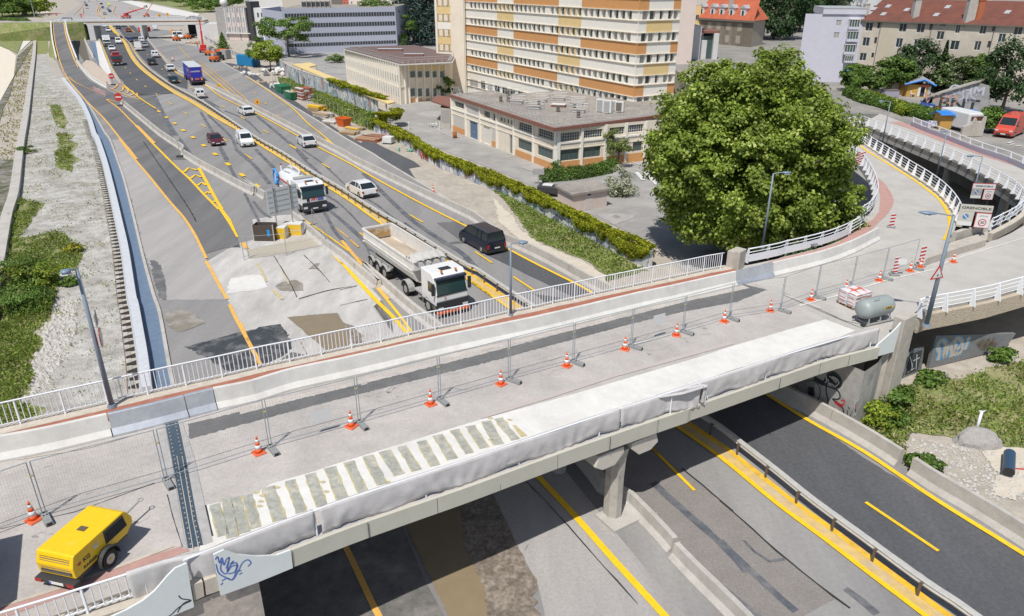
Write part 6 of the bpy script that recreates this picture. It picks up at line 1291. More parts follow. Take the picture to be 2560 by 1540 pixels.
wbox(WS,d0,d1+.5,dz+.05,dz+.4,0,.06,M_redw,'red_board',sk);wbox(WS,WS.L-.35,WS.L,.4,hS-.2,0,.06,M_steel,'tin_sheet',sk)
b=MB();um=(d0+.2);b.loft([[WS.at(-.5,hS,.5),WS.at(um,hS+.9,.5),WS.at(WS.L+.6,hS,.5),WS.at(um,hS+.7,.5)],[WS.at(-.5,hS,-4.4),WS.at(um,hS+.9,-4.4),WS.at(WS.L+.6,hS,-4.4),WS.at(um,hS+.7,-4.4)]]);b.B('roof',M_steel,sk);b=MB();b.tube([WS.at(-.5,hS+.02,.55),WS.at(um,hS+.85,.55),WS.at(WS.L+.6,hS+.02,.55)],.16,6);b.B('roof_edge',M_tarp,sk)
def junk(f,x,y,w_,h,d,m,name,label,cat,rz=0):
 p=gt(f,x,y);t=thing(name,label,cat,p,rz);MB().box(-w_/2,w_/2,-d/2,d/2,0,h).B('body',m,t,bevel=.04);MB().box(-w_/2-.06,w_/2+.06,-d/2-.06,d/2+.06,h+.002,h+.07).B('top',M_vent,t);return t
junk('c',225,400,2.0,2.3,2,M_beigew,'plywood_hut','small tan plywood hut left of the yellow shack','shed');junk('c',330,330,2.2,1.6,1.5,M_gdk,'covered_heap','black sheeted heap between the two huts','heap');junk('c',150,460,2.4,1.0,1.4,mat('lilac_grey',(.33,.31,.38),.7),'lilac_chest','lilac-grey chest at the left corner of the shack yard','chest')
t=thing('white_chair','white plastic chair in front of the yellow shack','chair',gt('c',520,462));MB().box(-.3,.3,-.25,.25,.4,.46).B('seat',M_acw,t);MB().box(-.3,.3,.2,.25,.46,.95).B('backrest',M_acw,t)
for x in (-.27,.27):
 for y in (-.22,.22): MB().cyl((x,y,0),(x,y,.4),.04,n=6).B('leg',M_acw,t)
for f,x,y,h,m,lb in (('c',485,180,2.6,mat('green_pole',(.02,.32,.18),.5),'thin green pole rising behind the yellow shack'),('c',515,190,2.0,M_acw,'thin white pole beside the green pole'),('c',905,290,3.0,M_rust,'rusty pole right of the yellow shack'),('c',1250,300,4.0,M_conc,'grey post beside the gable roof')): t=thing('pole',lb,'pole',gt(f,x,y));MB().cyl((0,0,0),(0,0,h+1.5),.07,.05,8).B('shaft',m,t);MB().cyl((0,0,h+1.5),(0,0,h+1.56),.08,n=8).B('cap',m,t)
cv=thing('camper_van','white camper van with brown window band under the blue tarpaulin','van',gt('c',1275,985),.15)
MB().box(-1.15,1.15,-2.6,2.6,.35,2.35).B('body',M_acw,cv,bevel=.15);MB().box(-.85,.85,-2.63,-2.605,1.5,2.0).B('upper_window',mat('window_brown',(.14,.06,.04),.3),cv);MB().box(-.95,.95,-2.63,-2.605,.75,1.15).B('windscreen',M_glass,cv);MB().box(-1.18,1.18,-2.7,-2.5,.3,.55).B('bumper',M_vent,cv)
for x in(-1,1): MB().cyl((x-.12*x,-1.7,.35),(x+.02*x,-1.7,.35),.35,n=12).B('wheel',M_gdk,cv)
tp_=thing('blue_tarpaulin','bright blue tarpaulin stretched over the camper van and boards','tarpaulin')
WQ=Wall(gt('c',960,985),gt('c',1700,1000));secs=[]
for x,y in ((965,740),(1100,735),(1190,740),(1215,790),(1290,765),(1400,800),(1440,740),(1560,730),(1690,770)):
 u,z=WQ.m('c',x,y);secs.append([WQ.at(u,z-.15,.4),WQ.at(u,z,.35),WQ.at(u,z+.2+.1*math.sin(x*.05),-1.4),WQ.at(u,z-.5,-3)])
b=MB();b.loft(secs,cap=False,close=False);o=b.B('sheet',M_tarp,tp_);sm=o.modifiers.new('s','SOLIDIFY');sm.thickness=.05
u,z=WQ.m('c',1000,750);u2,z2=WQ.m('c',1165,850);wbox(WQ,u,u2,0,z,-2,0,M_ply,'board_wall',tp_)
bn=thing('painted_banner','white banner board painted with lilac lettering behind the ramp railing','banner');n0,n1=gt('c',765,960),gt('c',1110,985);WN=Wall(n0,n1);hN=WN.m('c',900,855)[1];wbox(WN,0,WN.L,.2,hN,-.05,0,M_acw,'board',bn);lettering('VIVONS',.9,mat('spray_violet',(.25,.25,.48),.7),bn,facing(WN.at(WN.L*.4,hN*.55,.01),WN.d),sx=1.1)
gwl=thing('broken_wall','stained crumbling concrete wall right of the camper van','wall');WB=Wall(gt('c',1310,1110),gt('c',1650,1100));b=MB();b.loft([[WB.at(u*WB.L,z,0) for u,z in ((0,0),(1,0),(1,2.3),(.93,2.3),(.85,1.6),(.6,1.7),(.5,2.2),(.4,1.5),(0,1.2))],[WB.at(u*WB.L,z,-.3) for u,z in ((0,0),(1,0),(1,2.3),(.93,2.3),(.85,1.6),(.6,1.7),(.5,2.2),(.4,1.5),(0,1.2))]]);b.B('wall_face',M_pil,gwl)
b=MB();
for p in (((2060,1215),(2140,1190)),((2190,1265),(2280,1250)),((2100,1240),(2160,1225))): b.ribbon([gt('c',*q)+Vc((0,0,.03)) for q in p],.25)
struct(b.B('parking_line',M_whl))
# ---- vegetation
NR=np.random.default_rng(11)
def quadmesh(name,cen,nrm,size,m,parent=None,aspect=.7,stuff=False):
 n=len(cen);nrm=nrm/np.maximum(1e-6,np.linalg.norm(nrm,axis=1,keepdims=True))
 r=NR.normal(size=(n,3));a=np.cross(nrm,r);a/=np.maximum(1e-6,np.linalg.norm(a,axis=1,keepdims=True));b=np.cross(nrm,a)
 s=(size*(.65+.7*NR.random(n)))[:,None] if np.isscalar(size) else size[:,None]
 fold=nrm*s*.18
 v=np.stack([cen-a*s*.5,cen-b*s*.5*aspect+fold,cen+a*s*.5,cen+b*s*.5*aspect+fold],1).reshape(-1,3).astype(np.float32)
 me=bpy.data.meshes.new(name);me.vertices.add(4*n);me.vertices.foreach_set('co',v.ravel());me.loops.add(4*n);me.loops.foreach_set('vertex_index',np.arange(4*n,dtype=np.int32))
 me.polygons.add(n);me.polygons.foreach_set('loop_start',np.arange(0,4*n,4,dtype=np.int32));me.polygons.foreach_set('loop_total',np.full(n,4,dtype=np.int32));me.update(calc_edges=True)
 me.materials.append(m);o=bpy.data.objects.new(name,me);COL.objects.link(o)
 if parent: o.parent=parent
 if stuff: o['kind']='stuff'
 return o
L_plane=leafmat('leaf_plane',(.11,.175,.018),(.30,.39,.055),(.52,.58,.18),.42,.35)
L_mid=leafmat('leaf_mid',(.06,.125,.018),(.15,.25,.045),(.25,.34,.085),.38,.3)
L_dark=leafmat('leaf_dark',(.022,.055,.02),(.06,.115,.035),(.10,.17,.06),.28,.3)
L_con=leafmat('leaf_conifer',(.016,.045,.038),(.04,.08,.06),(.065,.11,.085),.2,.3)
L_ivy=leafmat('leaf_ivy',(.15,.20,.01),(.36,.38,.02),(.58,.55,.05),.38,.6)
L_yel=leafmat('leaf_yellowgreen',(.15,.23,.02),(.32,.39,.045),(.45,.5,.09),.4,.5)
L_flow=leafmat('leaf_flowering',(.13,.18,.05),(.58,.58,.44),(.8,.78,.68),.35,2)
L_wee=leafmat('leaf_willow',(.12,.17,.045),(.23,.28,.08),(.33,.37,.13),.4,1)
L_grs=leafmat('grass_blade',(.12,.20,.025),(.28,.38,.06),(.50,.48,.18),.45,.35)
L_dry=leafmat('dry_grass_blade',(.2,.21,.06),(.4,.37,.15),(.6,.53,.3),.4,.6)
M_bark=mat('bark',(.16,.125,.095),.9,var=.25,scale=2,fine=.2)
def crown(c,rx,ry,rz,n,leaf,clumps=60,flat=.75,bot=-.75,seed=0,fill=.35,rc=.26):
 rs=np.random.default_rng(seed+5);d=rs.normal(size=(clumps,3));d/=np.linalg.norm(d,axis=1,keepdims=True);d[:,2]=np.maximum(d[:,2],bot*(.6+.4*rs.random(clumps)))
 k=(.62+.38*rs.random(clumps)**.6)[:,None];k[:int(clumps*fill*.4)]*=.55
 lump=np.array([1+.16*noise.noise(Vc(x)*1.7+Vc((seed,0,seed))) for x in d])[:,None]
 cc=d*k*lump
 w_=rs.integers(0,clumps,n);e=rs.normal(size=(n,3));e/=np.linalg.norm(e,axis=1,keepdims=True);rr=(rs.random(n)**.45)[:,None]*rc*(.6+.9*rs.random(clumps))[w_][:,None]
 e[:,2]=np.where(e[:,2]<-.35,-e[:,2],e[:,2])
 p=cc[w_]+e*rr;nm=e*1.0+p*.5+rs.normal(size=(n,3))*.55+np.array([0,0,.5])
 return p*np.array([rx,ry,rz])+np.array(c), nm
def limbs(b,h,rx,tr,seed,cz,n=7,top=.8):
 rnd=random.Random(seed);b.tube([(0,0,-.2),(0.05*h*rnd.uniform(-.4,.4),0,h*.25),(0,.02*h,h*.5),(0,0,h*top)],[tr*1.25,tr,tr*.7,tr*.15],8)
 for k in range(n):
  a=k*2.4+rnd.random();z0=h*rnd.uniform(.22,.5);L=rx*rnd.uniform(.55,.85);e=Vc((math.cos(a)*L,math.sin(a)*L,z0+h*rnd.uniform(.15,.35)))
  s=Vc((0,0,z0));b.tube([s,s.lerp(e,.5)+Vc((0,0,-.04*h)),e],[tr*.45,tr*.28,tr*.06],6)
def tree(name,label,base,h,rx,m,n=6000,leaf=.4,cb=.25,seed=0,ry=None,clumps=60,group=None,cat='tree',tr=None,rc=.28,bot=-.75):
 t=thing(name,label,cat,base,0,group);b=MB();tr=tr or h*.022;limbs(b,h,rx,tr,seed,0);b.B('trunk',M_bark,t,True)
 z0=h*cb;rz=(h-z0)/2;p,nm=crown((0,0,z0+rz),rx,ry or rx,rz,n,leaf,clumps,seed=seed,rc=rc,bot=bot);p[:,2]=np.maximum(p[:,2],.15);quadmesh('crown',p,nm,leaf,m,t);return t
def conifer(label,base,h,r,m,n=3500,leaf=.45,seed=0,group=None,cb=.08):
 t=thing('conifer_tree',label,'tree',base,0,group);MB().cyl((0,0,-.2),(0,0,h*.95),h*.018,h*.003,8).B('trunk',M_bark,t,True);rs=np.random.default_rng(seed)
 z=rs.random(n)**1.25;a=rs.random(n)*6.283;tier=np.floor(z*11)/11;frac=(z-tier)*11;R_=(1-z)*r*(1.12-.4*frac)*(1+.22*np.sin(a*5+tier*40));rad=R_*rs.random(n)**.35
 p=np.stack([np.cos(a)*rad,np.sin(a)*rad,h*(cb+(1-cb)*z)-rad*.15],1);nm=np.stack([np.cos(a)*.6,np.sin(a)*.6,np.ones(n)],1)+rs.normal(size=(n,3))*.4
 quadmesh('crown',p,nm,leaf,m,t,.45);return t
def bush(name,label,base,rx,ry,h,m,n=1500,leaf=.22,seed=0,group=None,cat='bush'):
 t=thing(name,label,cat,base,0,group);b=MB();rnd=random.Random(seed)
 for k in range(6): a=k*1.05;b.tube([(0,0,-.1),(math.cos(a)*rx*.3,math.sin(a)*ry*.3,h*.45),(math.cos(a)*rx*.6,math.sin(a)*ry*.6,h*.7)],[.05,.03,.01],5)
 b.B('stems',M_bark,t);p,nm=crown((0,0,h*.45),rx,ry,h*.55,n,leaf,26,seed=seed,rc=.36,bot=-.8);p[:,2]=np.maximum(p[:,2],.05);quadmesh('foliage',p,nm,leaf,m,t);return t
def inpoly(pts,poly):
 x,y=pts[:,0],pts[:,1];ins=np.zeros(len(pts),bool);n=len(poly)
 for i in range(n):
  a,b=poly[i],poly[(i+1)%n]
  c=((a[1]>y)!=(b[1]>y));
  with np.errstate(divide='ignore',invalid='ignore'): ins^=c&(x<(b[0]-a[0])*(y-a[1])/(b[1]-a[1])+a[0])
 return ins
def tufts(name,poly,dens,h,m,label,size=.16,z=0.0,patch=None,thr=0.0,blade=True,soft=0):
 P=np.array([(p[0],p[1]) for p in poly]);lo,hi=P.min(0),P.max(0);A=(hi-lo).prod();n=int(min(120000,A*dens));q=NR.random((n,2))*(hi-lo)+lo;q=q[inpoly(q,P)]
 if patch:
  f=np.array([noise.noise(Vc((x*patch,y*patch,3.3)))+.5*noise.noise(Vc((x*patch*3,y*patch*3,1))) for x,y in q]);q=q[f+NR.normal(size=len(q))*.12>thr]
 if not len(q): return None
 n=len(q);hh=np.array([.5+.8*(noise.noise(Vc((x*.5,y*.5,0)))+.5) for x,y in q])*h*(.5+NR.random(n));cz=hh*NR.random(n)**.8
 cen=np.stack([q[:,0],q[:,1],z+cz],1);nm=NR.normal(size=(n,3))*np.array([1,1,.55])+np.array([0,0,.25]);o=quadmesh(name,cen,nm,size,m,aspect=.42)
 tag(o,label,'weeds' if 'weed' in name else 'grass',kind='stuff');return o
bt_=Vc((18.7,58.5,0));t=thing('plane_tree','huge round bright-green plane tree filling the space left of the curved ramp','tree',bt_)
b=MB();limbs(b,15,9,.5,3,0,12);b.B('trunk',M_bark,t,True)
p,nm=crown((0,0,8.4),7.9,8.0,7.6,165000,.3,1700,seed=4,rc=.085,bot=-.97,fill=.6);p2,n2=crown((3.2,-1.6,5.2),5.6,5.4,4.6,38000,.3,420,seed=9,rc=.11,bot=-.9,fill=.5);p=np.concatenate([p,p2]);nm=np.concatenate([nm,n2]);p[:,2]=np.maximum(p[:,2],.9+NR.random(len(p))*.5);p3,n3=crown((0,0,8.2),6.6,6.6,6.3,26000,.3,500,seed=6,rc=.16,bot=-.95);p=np.concatenate([p,p3]);nm=np.concatenate([nm,n3]);quadmesh('crown',p,nm,.255,L_plane,t,.8)
M_wallg=bpy.data.materials.new('graffiti_wall');M_wallg.use_nodes=True;nt=M_wallg.node_tree;bb=nt.nodes['Principled BSDF'];bb.inputs['Roughness'].default_value=.85
geo=_n(nt,'ShaderNodeNewGeometry');mp=_n(nt,'ShaderNodeMapping');mp.inputs['Scale'].default_value=(.9,.9,.55);nt.links.new(geo.outputs['Position'],mp.inputs[0])
nz=_n(nt,'ShaderNodeTexNoise');nz.inputs['Scale'].default_value=1.3;nz.inputs['Detail'].default_value=3;nt.links.new(mp.outputs[0],nz.inputs[0])
ad=_n(nt,'ShaderNodeMix',data_type='VECTOR');ad.inputs[0].default_value=.45;nt.links.new(mp.outputs[0],ad.inputs[4]);nt.links.new(nz.outputs[1],ad.inputs[5])
vo=_n(nt,'ShaderNodeTexVoronoi');vo.inputs['Scale'].default_value=2.1;nt.links.new(ad.outputs[1],vo.inputs[0])
sx=_n(nt,'ShaderNodeSeparateColor');nt.links.new(vo.outputs['Color'],sx.inputs[0])
rp=_n(nt,'ShaderNodeValToRGB');rp.color_ramp.interpolation='CONSTANT';cols_=[(0,(.42,.44,.47)),(.22,(.62,.61,.60)),(.42,(.26,.33,.42)),(.5,(.55,.56,.58)),(.62,(.40,.25,.21)),(.68,(.48,.49,.5)),(.78,(.24,.36,.35)),(.84,(.66,.64,.62)),(.95,(.14,.15,.18))]
e=rp.color_ramp.elements;e[0].color=(*cols_[0][1],1);e[1].position=cols_[1][0];e[1].color=(*cols_[1][1],1)
for q_,c_ in cols_[2:]: x_=e.new(q_);x_.color=(*c_,1)
nt.links.new(sx.outputs[0],rp.inputs[0]);v2=_n(nt,'ShaderNodeTexVoronoi',feature='DISTANCE_TO_EDGE');v2.inputs['Scale'].default_value=2.1;nt.links.new(ad.outputs[1],v2.inputs[0])
mr=_n(nt,'ShaderNodeMapRange');mr.inputs[1].default_value=.02;mr.inputs[2].default_value=.05;nt.links.new(v2.outputs[0],mr.inputs[0]);mx=_n(nt,'ShaderNodeMix',data_type='RGBA');mx.inputs[6].default_value=(.12,.13,.16,1);nt.links.new(mr.outputs[0],mx.inputs[0]);nt.links.new(rp.outputs[0],mx.inputs[7]);nt.links.new(mx.outputs[2],bb.inputs['Base Color'])
def ivywall(base,h,label,m,ivy=True,hang=1.0,dens=230,top=.45,th=.28,n0=0,wname='graffiti_wall'):
 t=thing(wname,label,'wall');q=resample(base,.8);b=MB();b.sweep(q,[(th/2,0),(th/2,h),(-th/2,h),(-th/2,0)]);b.B('wall_face',m,t);b=MB();b.sweep(q,[(th/2+.05,h),(th/2+.05,h+.1),(-th/2-.05,h+.1),(-th/2-.05,h)]);b.B('coping',M_conc,t)
 return t,q
def ivy(q,h,label,hang,dens,top=.5,z0=0,leaf=.2,ww=.55,name='ivy_hedge'):
 L=sum((b-a).length for a,b in zip(q,q[1:]));n=int(L*dens);seg=NR.integers(0,len(q)-1,n);f=NR.random(n);A=np.array([tuple(p) for p in q]);a=A[seg];b=A[seg+1];p=a+(b-a)*f[:,None];d=b-a;d/=np.linalg.norm(d,axis=1,keepdims=True);nr=np.stack([d[:,1],-d[:,0],np.zeros(n)],1)
 if nr[:,1].mean()>0: nr=-nr
 hn=np.array([noise.noise(Vc((x*.35,y*.35,2)))+.6*noise.noise(Vc((x*1.3,y*1.3,5))) for x,y in p[:,:2]]);side=NR.random(n)
 hg=hang*np.clip(.55+1.1*hn,.08,1.5);u=NR.random(n);bl=.5*(1+.5*hn)
 onf=side<.52;onb=side>.9
 z=np.where(onf,h+top*.5-u*(hg+top*.5),np.where(onb,h-u*hang*.7,h+top*bl*2*(.5+.5*NR.random(n))));off=np.where(onf,.18+.28*np.sin(np.clip((h+top-z)/(hg+top+.01),0,1)*3.1)*(.6+.5*NR.random(n)),np.where(onb,-.3-.15*NR.random(n),(NR.random(n)-.5)*ww*1.4))
 c=p+nr*off[:,None];c[:,2]=z0+z;nm=np.where(onf[:,None],nr*1.0,np.array([0,0,1.0]))+NR.normal(size=(n,3))*.5+np.array([0,0,.3])
 o=quadmesh(name,c,nm,leaf,L_ivy);return o
w2=G('B',(1620,1215),(1800,1300),(1960,1375))+G('K',(1950,210),(2350,385))+G('I',(0,760),(300,920),(600,1080),(900,1240),(1260,1395))
h2=hgt(g('I',300,920),'I',300,715)-.75
nearwall,q=t,q=ivywall(smooth(w2,3),h2,'near graffiti-covered wall with ivy spilling over, running to the bridge',M_wallg)
tag(ivy(q,h2,'',.0,1) if 0 else ivy(q,h2,'',.95,900,.5,leaf=.2),'bright yellow-green ivy tumbling over the near graffiti wall','ivy')
w1=G('Y',(1010,815),(1190,960),(1400,1050),(1650,1140),(1900,1245),(2130,1340),(2230,1370));h1_=hgt(g('Y',1400,1050),'Y',1400,870)
t,q=ivywall(smooth(w1,3),h1_,'far graffiti-covered wall between the grass verge and the yellow-roofed walkway',M_wallg)
tag(ivy(resample(smooth(G('Y',(1640,1140),(1900,1245),(2130,1340),(2250,1380),(2330,1400)),3),.8),h1_,'',.5,420,.5,leaf=.24,ww=.9),'yellow-green ivy crest on the right half of the far graffiti wall','ivy')
tag(ivy(resample(G('B',(1810,1150),(1860,1180),(1700,1200),(1620,1215)),.5),2.0,'',1.4,900,.6,leaf=.24,ww=1.3),'thick rounded ivy mass where the two graffiti walls meet','ivy')
w0=G('Y',(130,440),(220,500),(330,560),(430,620),(590,690));ivywall(smooth(w0,3),hgt(w0[3],'Y',430,575),'low grey graffitied wall between the far work site and the concrete forecourt',M_wallg)
WI=Wall(g('I',300,920),g('I',900,1240))
def wstr(W,f,lst,m,w_,o=.18): strokes(W,t,f,lst,m,w_,o)
bush('shade_fill_bush','added dark bush standing in for under-ramp shadow, between the huge plane tree and the curved ramp',Vc((25.5,57,0)),5,5.5,3.8,L_dark,7000,.3,33)  # dark foliage added to fill in for shadow under the ramp
WK=Wall(g('K',1950,205),g('K',2350,380));gt_=nearwall
strokes(WK,gt_,'K',[((1860,90),(1880,160),(1900,90),(1925,170),(1950,110)),((2080,210),(2100,270),(2130,200),(2150,290),(2180,230)),((2200,270),(2240,330),(2260,260),(2300,350),(2340,290))],mat('spray_red',(0,0,0)),.3,.2)
strokes(WK,gt_,'K',[((1990,150),(2010,230),(2040,160),(2060,240)),((2160,240),(2190,320),(2215,260)),((2320,330),(2360,370))],M_gw,.14,.21)
tree('weeping_tree','slender weeping tree in front of the right workshop windows',g('I',905,430),4.6,1.7,L_wee,3800,.2,.25,2,clumps=26,tr=.09)
bush('flowering_shrub','big white-flowering shrub right of the pink utility hut',g('I',920,690),1.9,1.8,2.7,L_flow,5200,.17,5)
def hedge(label,path,h,wd,m,dens=420,leaf=.2):
 q=resample(path,.5);L=sum((b-a).length for a,b in zip(q,q[1:]));n=int(L*dens);s=NR.integers(0,len(q)-1,n);A=np.array([tuple(p) for p in q]);p=A[s]+(A[s+1]-A[s])*NR.random(n)[:,None];d=A[s+1]-A[s];d/=np.linalg.norm(d,axis=1,keepdims=True);nr=np.stack([-d[:,1],d[:,0],np.zeros(n)],1)
 a=NR.random(n)*math.pi;k=(.75+.3*NR.random(n))*np.array([1+.25*noise.noise(Vc((x*.8,y*.8,0))) for x,y in p[:,:2]]);c=p+nr*(np.cos(a)*wd/2*k)[:,None];c[:,2]=p[:,2]+np.abs(np.sin(a))**.6*h*k*(.25+.75*NR.random(n)**.35);nm=nr*np.cos(a)[:,None]+np.array([0,0,.6])+NR.normal(size=(n,3))*.5
 return tag(quadmesh('hedge',c,nm,leaf,m),label,'hedge')
hedge('dark green clipped hedge between the workshop and the pink hut',G('I',(190,570),(420,555),(600,530),(800,490),(880,450)),1.5,1.5,L_mid,700)
bush('garden_bush','round dark bush at the left end of the clipped hedge',g('I',365,500),1.0,1.0,1.6,L_mid,900,.18,2)
bush('rose_bush','loose bush with pale blossoms under the front of the huge plane tree',g('I',2000,1170),2.6,1.8,2.2,L_mid,3000,.2,7)
bush('laurel_bush','dark bush beside the street lamp at the ramp railing',g('I',2300,1130),2.2,1.5,2.4,L_mid,2500,.2,8)
T1='trees in front of the blue-grey office'
tree('street_tree','spreading dark tree with a bare trunk before the middle of the blue-grey office',g('Y',1155,675),11.5,8.5,L_mid,5200,.62,.32,1,group=T1,clumps=34,rc=.25)
tree('street_tree','spreading tree before the right half of the blue-grey office',g('Y',1825,585),11.5,7.5,L_mid,5200,.62,.25,2,group=T1,clumps=34,rc=.25)
tree('street_tree','tall tree close to the right end of the blue-grey office',g('Y',2190,560),15,8,L_mid,5200,.62,.2,3,group=T1,clumps=34,rc=.25)
tree('street_tree','tree squeezed between the blue-grey office corner and the dark cedars',g('Y',2400,560),12,7,L_mid,4000,.62,.15,4,group=T1,clumps=34,rc=.25)
hedge('band of low olive shrubs behind the finned office',G('Y',(1900,590),(2100,585),(2400,580),(2480,570)),5,7,L_mid,160,.55)
for i,(f,x,y,h,r_,lb) in enumerate((('B',2020,400,30,9,'huge dark cedar left of the yellow office wing'),('B',1900,330,28,8,'dark conifer behind the right end of the blue-grey office'),('B',2120,420,26,7,'dark conifer directly against the yellow wing'))): conifer(lb,g(f,x,y),h,r_,L_con,6000,.9,i,group='dark conifers beside the office tower')
tree('round_tree','round yellow-green tree at the left end of the far graffiti wall',g('Y',935,845),7.2,3.9,L_yel,5200,.42,.12,6,clumps=40)
tree('slim_tree','dark slim tree between the blue container and the yellow-green tree',g('Y',800,800),7.5,2.6,L_mid,3000,.42,.1,7,clumps=30)
conifer('small dark conifer beside the orange cabin',g('Y',385,625),6,2.6,L_mid,2200,.45,9);bush('scrub_bush','low green bush beside the small dark conifer',g('Y',320,620),3,2.4,2.2,L_mid,1600,.35,5)
bush('scrub_bush','green bush in the empty car park before the finned office',g('Y',1710,745),2.4,2,2.2,L_mid,1200,.35,6)
bush('scrub_bush','leafy bush in the corner where the ivy walls meet',g('B',1640,1190),1.8,1.6,2.4,L_mid,1600,.28,16)
tree('balcony_tree','leafy small tree between the finned office and the workshop lean-to',g('C',120,905),4,2.2,L_mid,1500,.35,.1,14,clumps=20)
ZT=4.1
def gt(f,x,y): return g(f,x,y,ZT)
TR='trees around the shacks and apartment block'
def pxt(x,y,ty,hw): p=gt('E',x,y);return p,hgt(p,'E',x,ty),hw*.2359*(p.y*1.0)/FPX*1.05
for i,(x,y,ty,hw,m,lb,lf) in enumerate(((1140,965,455,215,L_dark,'dark tree in front of the beige apartment block, behind the yellow shack',.4),(950,985,615,190,L_mid,'mid-green tree left of the yellow shack',.36),(720,1000,735,170,L_mid,'broad green tree by the left side of the shack yard',.36),(1600,985,595,200,leafmat('leaf_creamy',(.04,.08,.02),(.10,.16,.04),(.45,.45,.30),.3,1),'tree with creamy blossom behind the grey gabled wall',.36),(2130,1200,430,270,L_dark,'big dark tree at the right between the gabled wall and the red van',.38),(2340,1000,560,200,L_mid,'leafy tree at the right edge above the red van',.38),(2010,1400,1140,120,L_mid,'bush-like tree just left of the red van',.28),(1860,1000,600,150,L_mid,'green tree behind the roof of the gabled wall',.36),(2500,900,350,160,L_dark,'tall dark tree cut by the right edge of the picture',.4),(540,960,690,140,L_mid,'dark green tree right behind the huge plane tree',.4))):
 p,h,r_=pxt(x,y,ty,hw);tree('leafy_tree',lb,p,h,r_,m,6000,lf,.06,20+i,group=TR,clumps=46)
p,h,r_=pxt(1450,960,430,95);conifer('slim dark conifer before the right half of the beige apartment block',p,h,r_,L_dark,2500,.4,4)
hedge('long bright hedge along the far ramp, left of the shacks',[gt('E',*q) for q in ((520,1000),(700,1080),(900,1130),(1080,1190),(1300,1240),(1500,1290))],1.4,2.6,L_mid,700,.28)
hedge('yellow-green bramble bank below the shack yard',[gt('E',*q) for q in ((640,1040),(850,1110),(1050,1180),(1180,1240))],1.5,2.2,L_yel,500,.28)
for i,(f,x,y,h,r_,lb) in enumerate((('D',1300,520,24,9,'tall dense dark tree right of the red-roofed mansion'),('D',1560,430,26,10,'tall dark tree behind the street, left of the lavender house'),('D',1850,420,26,10,'tall dark tree directly behind the lavender house'),('D',1420,330,26,10,'far dark tree filling the gap behind the street'),('D',1700,300,26,11,'far dark tree against the top edge above the parked cars'))):
 tree('tall_tree',lb,g(f,x,y,0),h,r_,L_dark,7000,.8,.08,40+i,group='tall dark trees left of the lavender house',clumps=50)
for i,(f,x,y,h,r_,m,lb) in enumerate((('X',60,330,14,16,L_mid,'far round tree at the top left corner'),('X',250,300,15,16,L_mid,'far tree beside the white chimney-like mast'),('X',600,270,11,15,L_yel,'far yellow-green tree right of the white mast'),('A',1800,60,11,16,L_mid,'far tree behind the overpass right end'),('A',1960,110,9,14,L_mid,'far tree left of the black and white office'),('A',2100,70,12,16,L_mid,'far tree behind the radome roof'),('A',1500,10,8,22,L_mid,'far scrubby tree on the top edge above the road walls'),('A',1250,5,7,20,L_mid,'far low tree at the top edge over the far motorway'))):
 tree('distant_tree',lb,g(f,x,y),h,r_,m,3500,1.4,.02,60+i,group='distant trees beyond the overpass',clumps=36)
hedge('dark hedge below the road at the far left edge',G('A',(-200,330),(0,335),(150,345),(280,350)),3.2,9,L_mid,220,.9)
hedge('thin scrub line beside the far left road',G('A',(-100,190),(100,190),(240,200),(300,240)),1.5,3,L_mid,120,.7)
tufts('grass',grass1,26,.35,L_grs,'strip of tall green grass below the far graffiti wall',.34);tufts('grass',grass2,60,.28,L_grs,'strip of tall green grass below the near ivy wall',.22)
tufts('grass',fr_g,55,.38,L_grs,'rough green grass on the bank under the right ramp',.2,patch=.25,thr=-.35);tufts('dry_grass',fr_g,30,.4,L_dry,'straw-coloured dry grass mixed into the bank under the right ramp',.2,patch=.4,thr=.05)
gv1=G('J',(120,545),(260,560),(380,600),(350,680),(290,760),(230,870),(180,930),(330,900),(480,850),(600,880),(700,960),(770,1030),(760,1120),(700,1200),(560,1230),(560,1350),(530,1484),(0,1484),(0,1110),(50,950),(90,700))
gv2=G('M',(0,-10),(520,-10),(500,130),(400,230),(330,300),(380,420),(270,600),(330,720),(240,850),(160,960),(330,1050),(300,1130),(0,1200),(-200,1250),(-600,900),(-600,200))
M_gsoil=mat('weed_soil',(.17,.20,.06),.95,var=.4,scale=.8,col2=(.33,.29,.17),fac=(.45,.62),fine=.4)
sheet('weedy_ground',gv1,M_gsoil,3,rag=.7);sheet('weedy_ground',gv2,M_gsoil,3,rag=.7)
tufts('weeds',gv1,90,.34,L_grs,'dense green weeds spreading over the upper gravel terrace',.2,patch=.5,thr=-.3);tufts('weeds',gv2,150,.55,L_grs,'thick green weeds at the left edge beside the bridge railing',.19,patch=.4,thr=-.45)
for pp,lb in ((G('A',(460,960),(560,980),(600,1080),(640,1130),(600,1200),(530,1180),(480,1060)),'green weed patch high on the gravel terrace'),(G('A',(520,1240),(620,1230),(690,1330),(660,1400),(640,1484),(500,1440),(560,1350)),'second weed patch down the gravel terrace'),(G('J',(500,120),(640,110),(690,190),(670,300),(560,270),(510,200)),'olive weed patch in the middle of the gravel terrace')):
 sheet('weedy_ground',pp,M_gsoil,3,rag=.9);tufts('weeds',pp,26,.16,L_grs,lb,.26,patch=.6,thr=-.2)
gall=G('A',(330,760),(700,900),(860,1160),(930,1400),(960,1484))+G('J',(1000,560),(1060,1100),(1100,1484))+G('M',(1180,400),(1220,850),(300,1000),(500,400),(600,0))+G('J',(600,1400),(500,800),(200,500),(190,0))
tufts('weeds',G('A',(322,385),(225,470),(165,520),(135,700),(95,880),(30,1010),(-100,1484),(190,1484),(250,1100),(300,700)),22,.3,L_dry,'dry weeds between the stones of the bank at the far left',.35,patch=.3,thr=-.1)
tufts('weeds',gall,24,.22,L_grs,'thin scattered weeds poking through the pale gravel',.17,patch=.45,thr=.22)
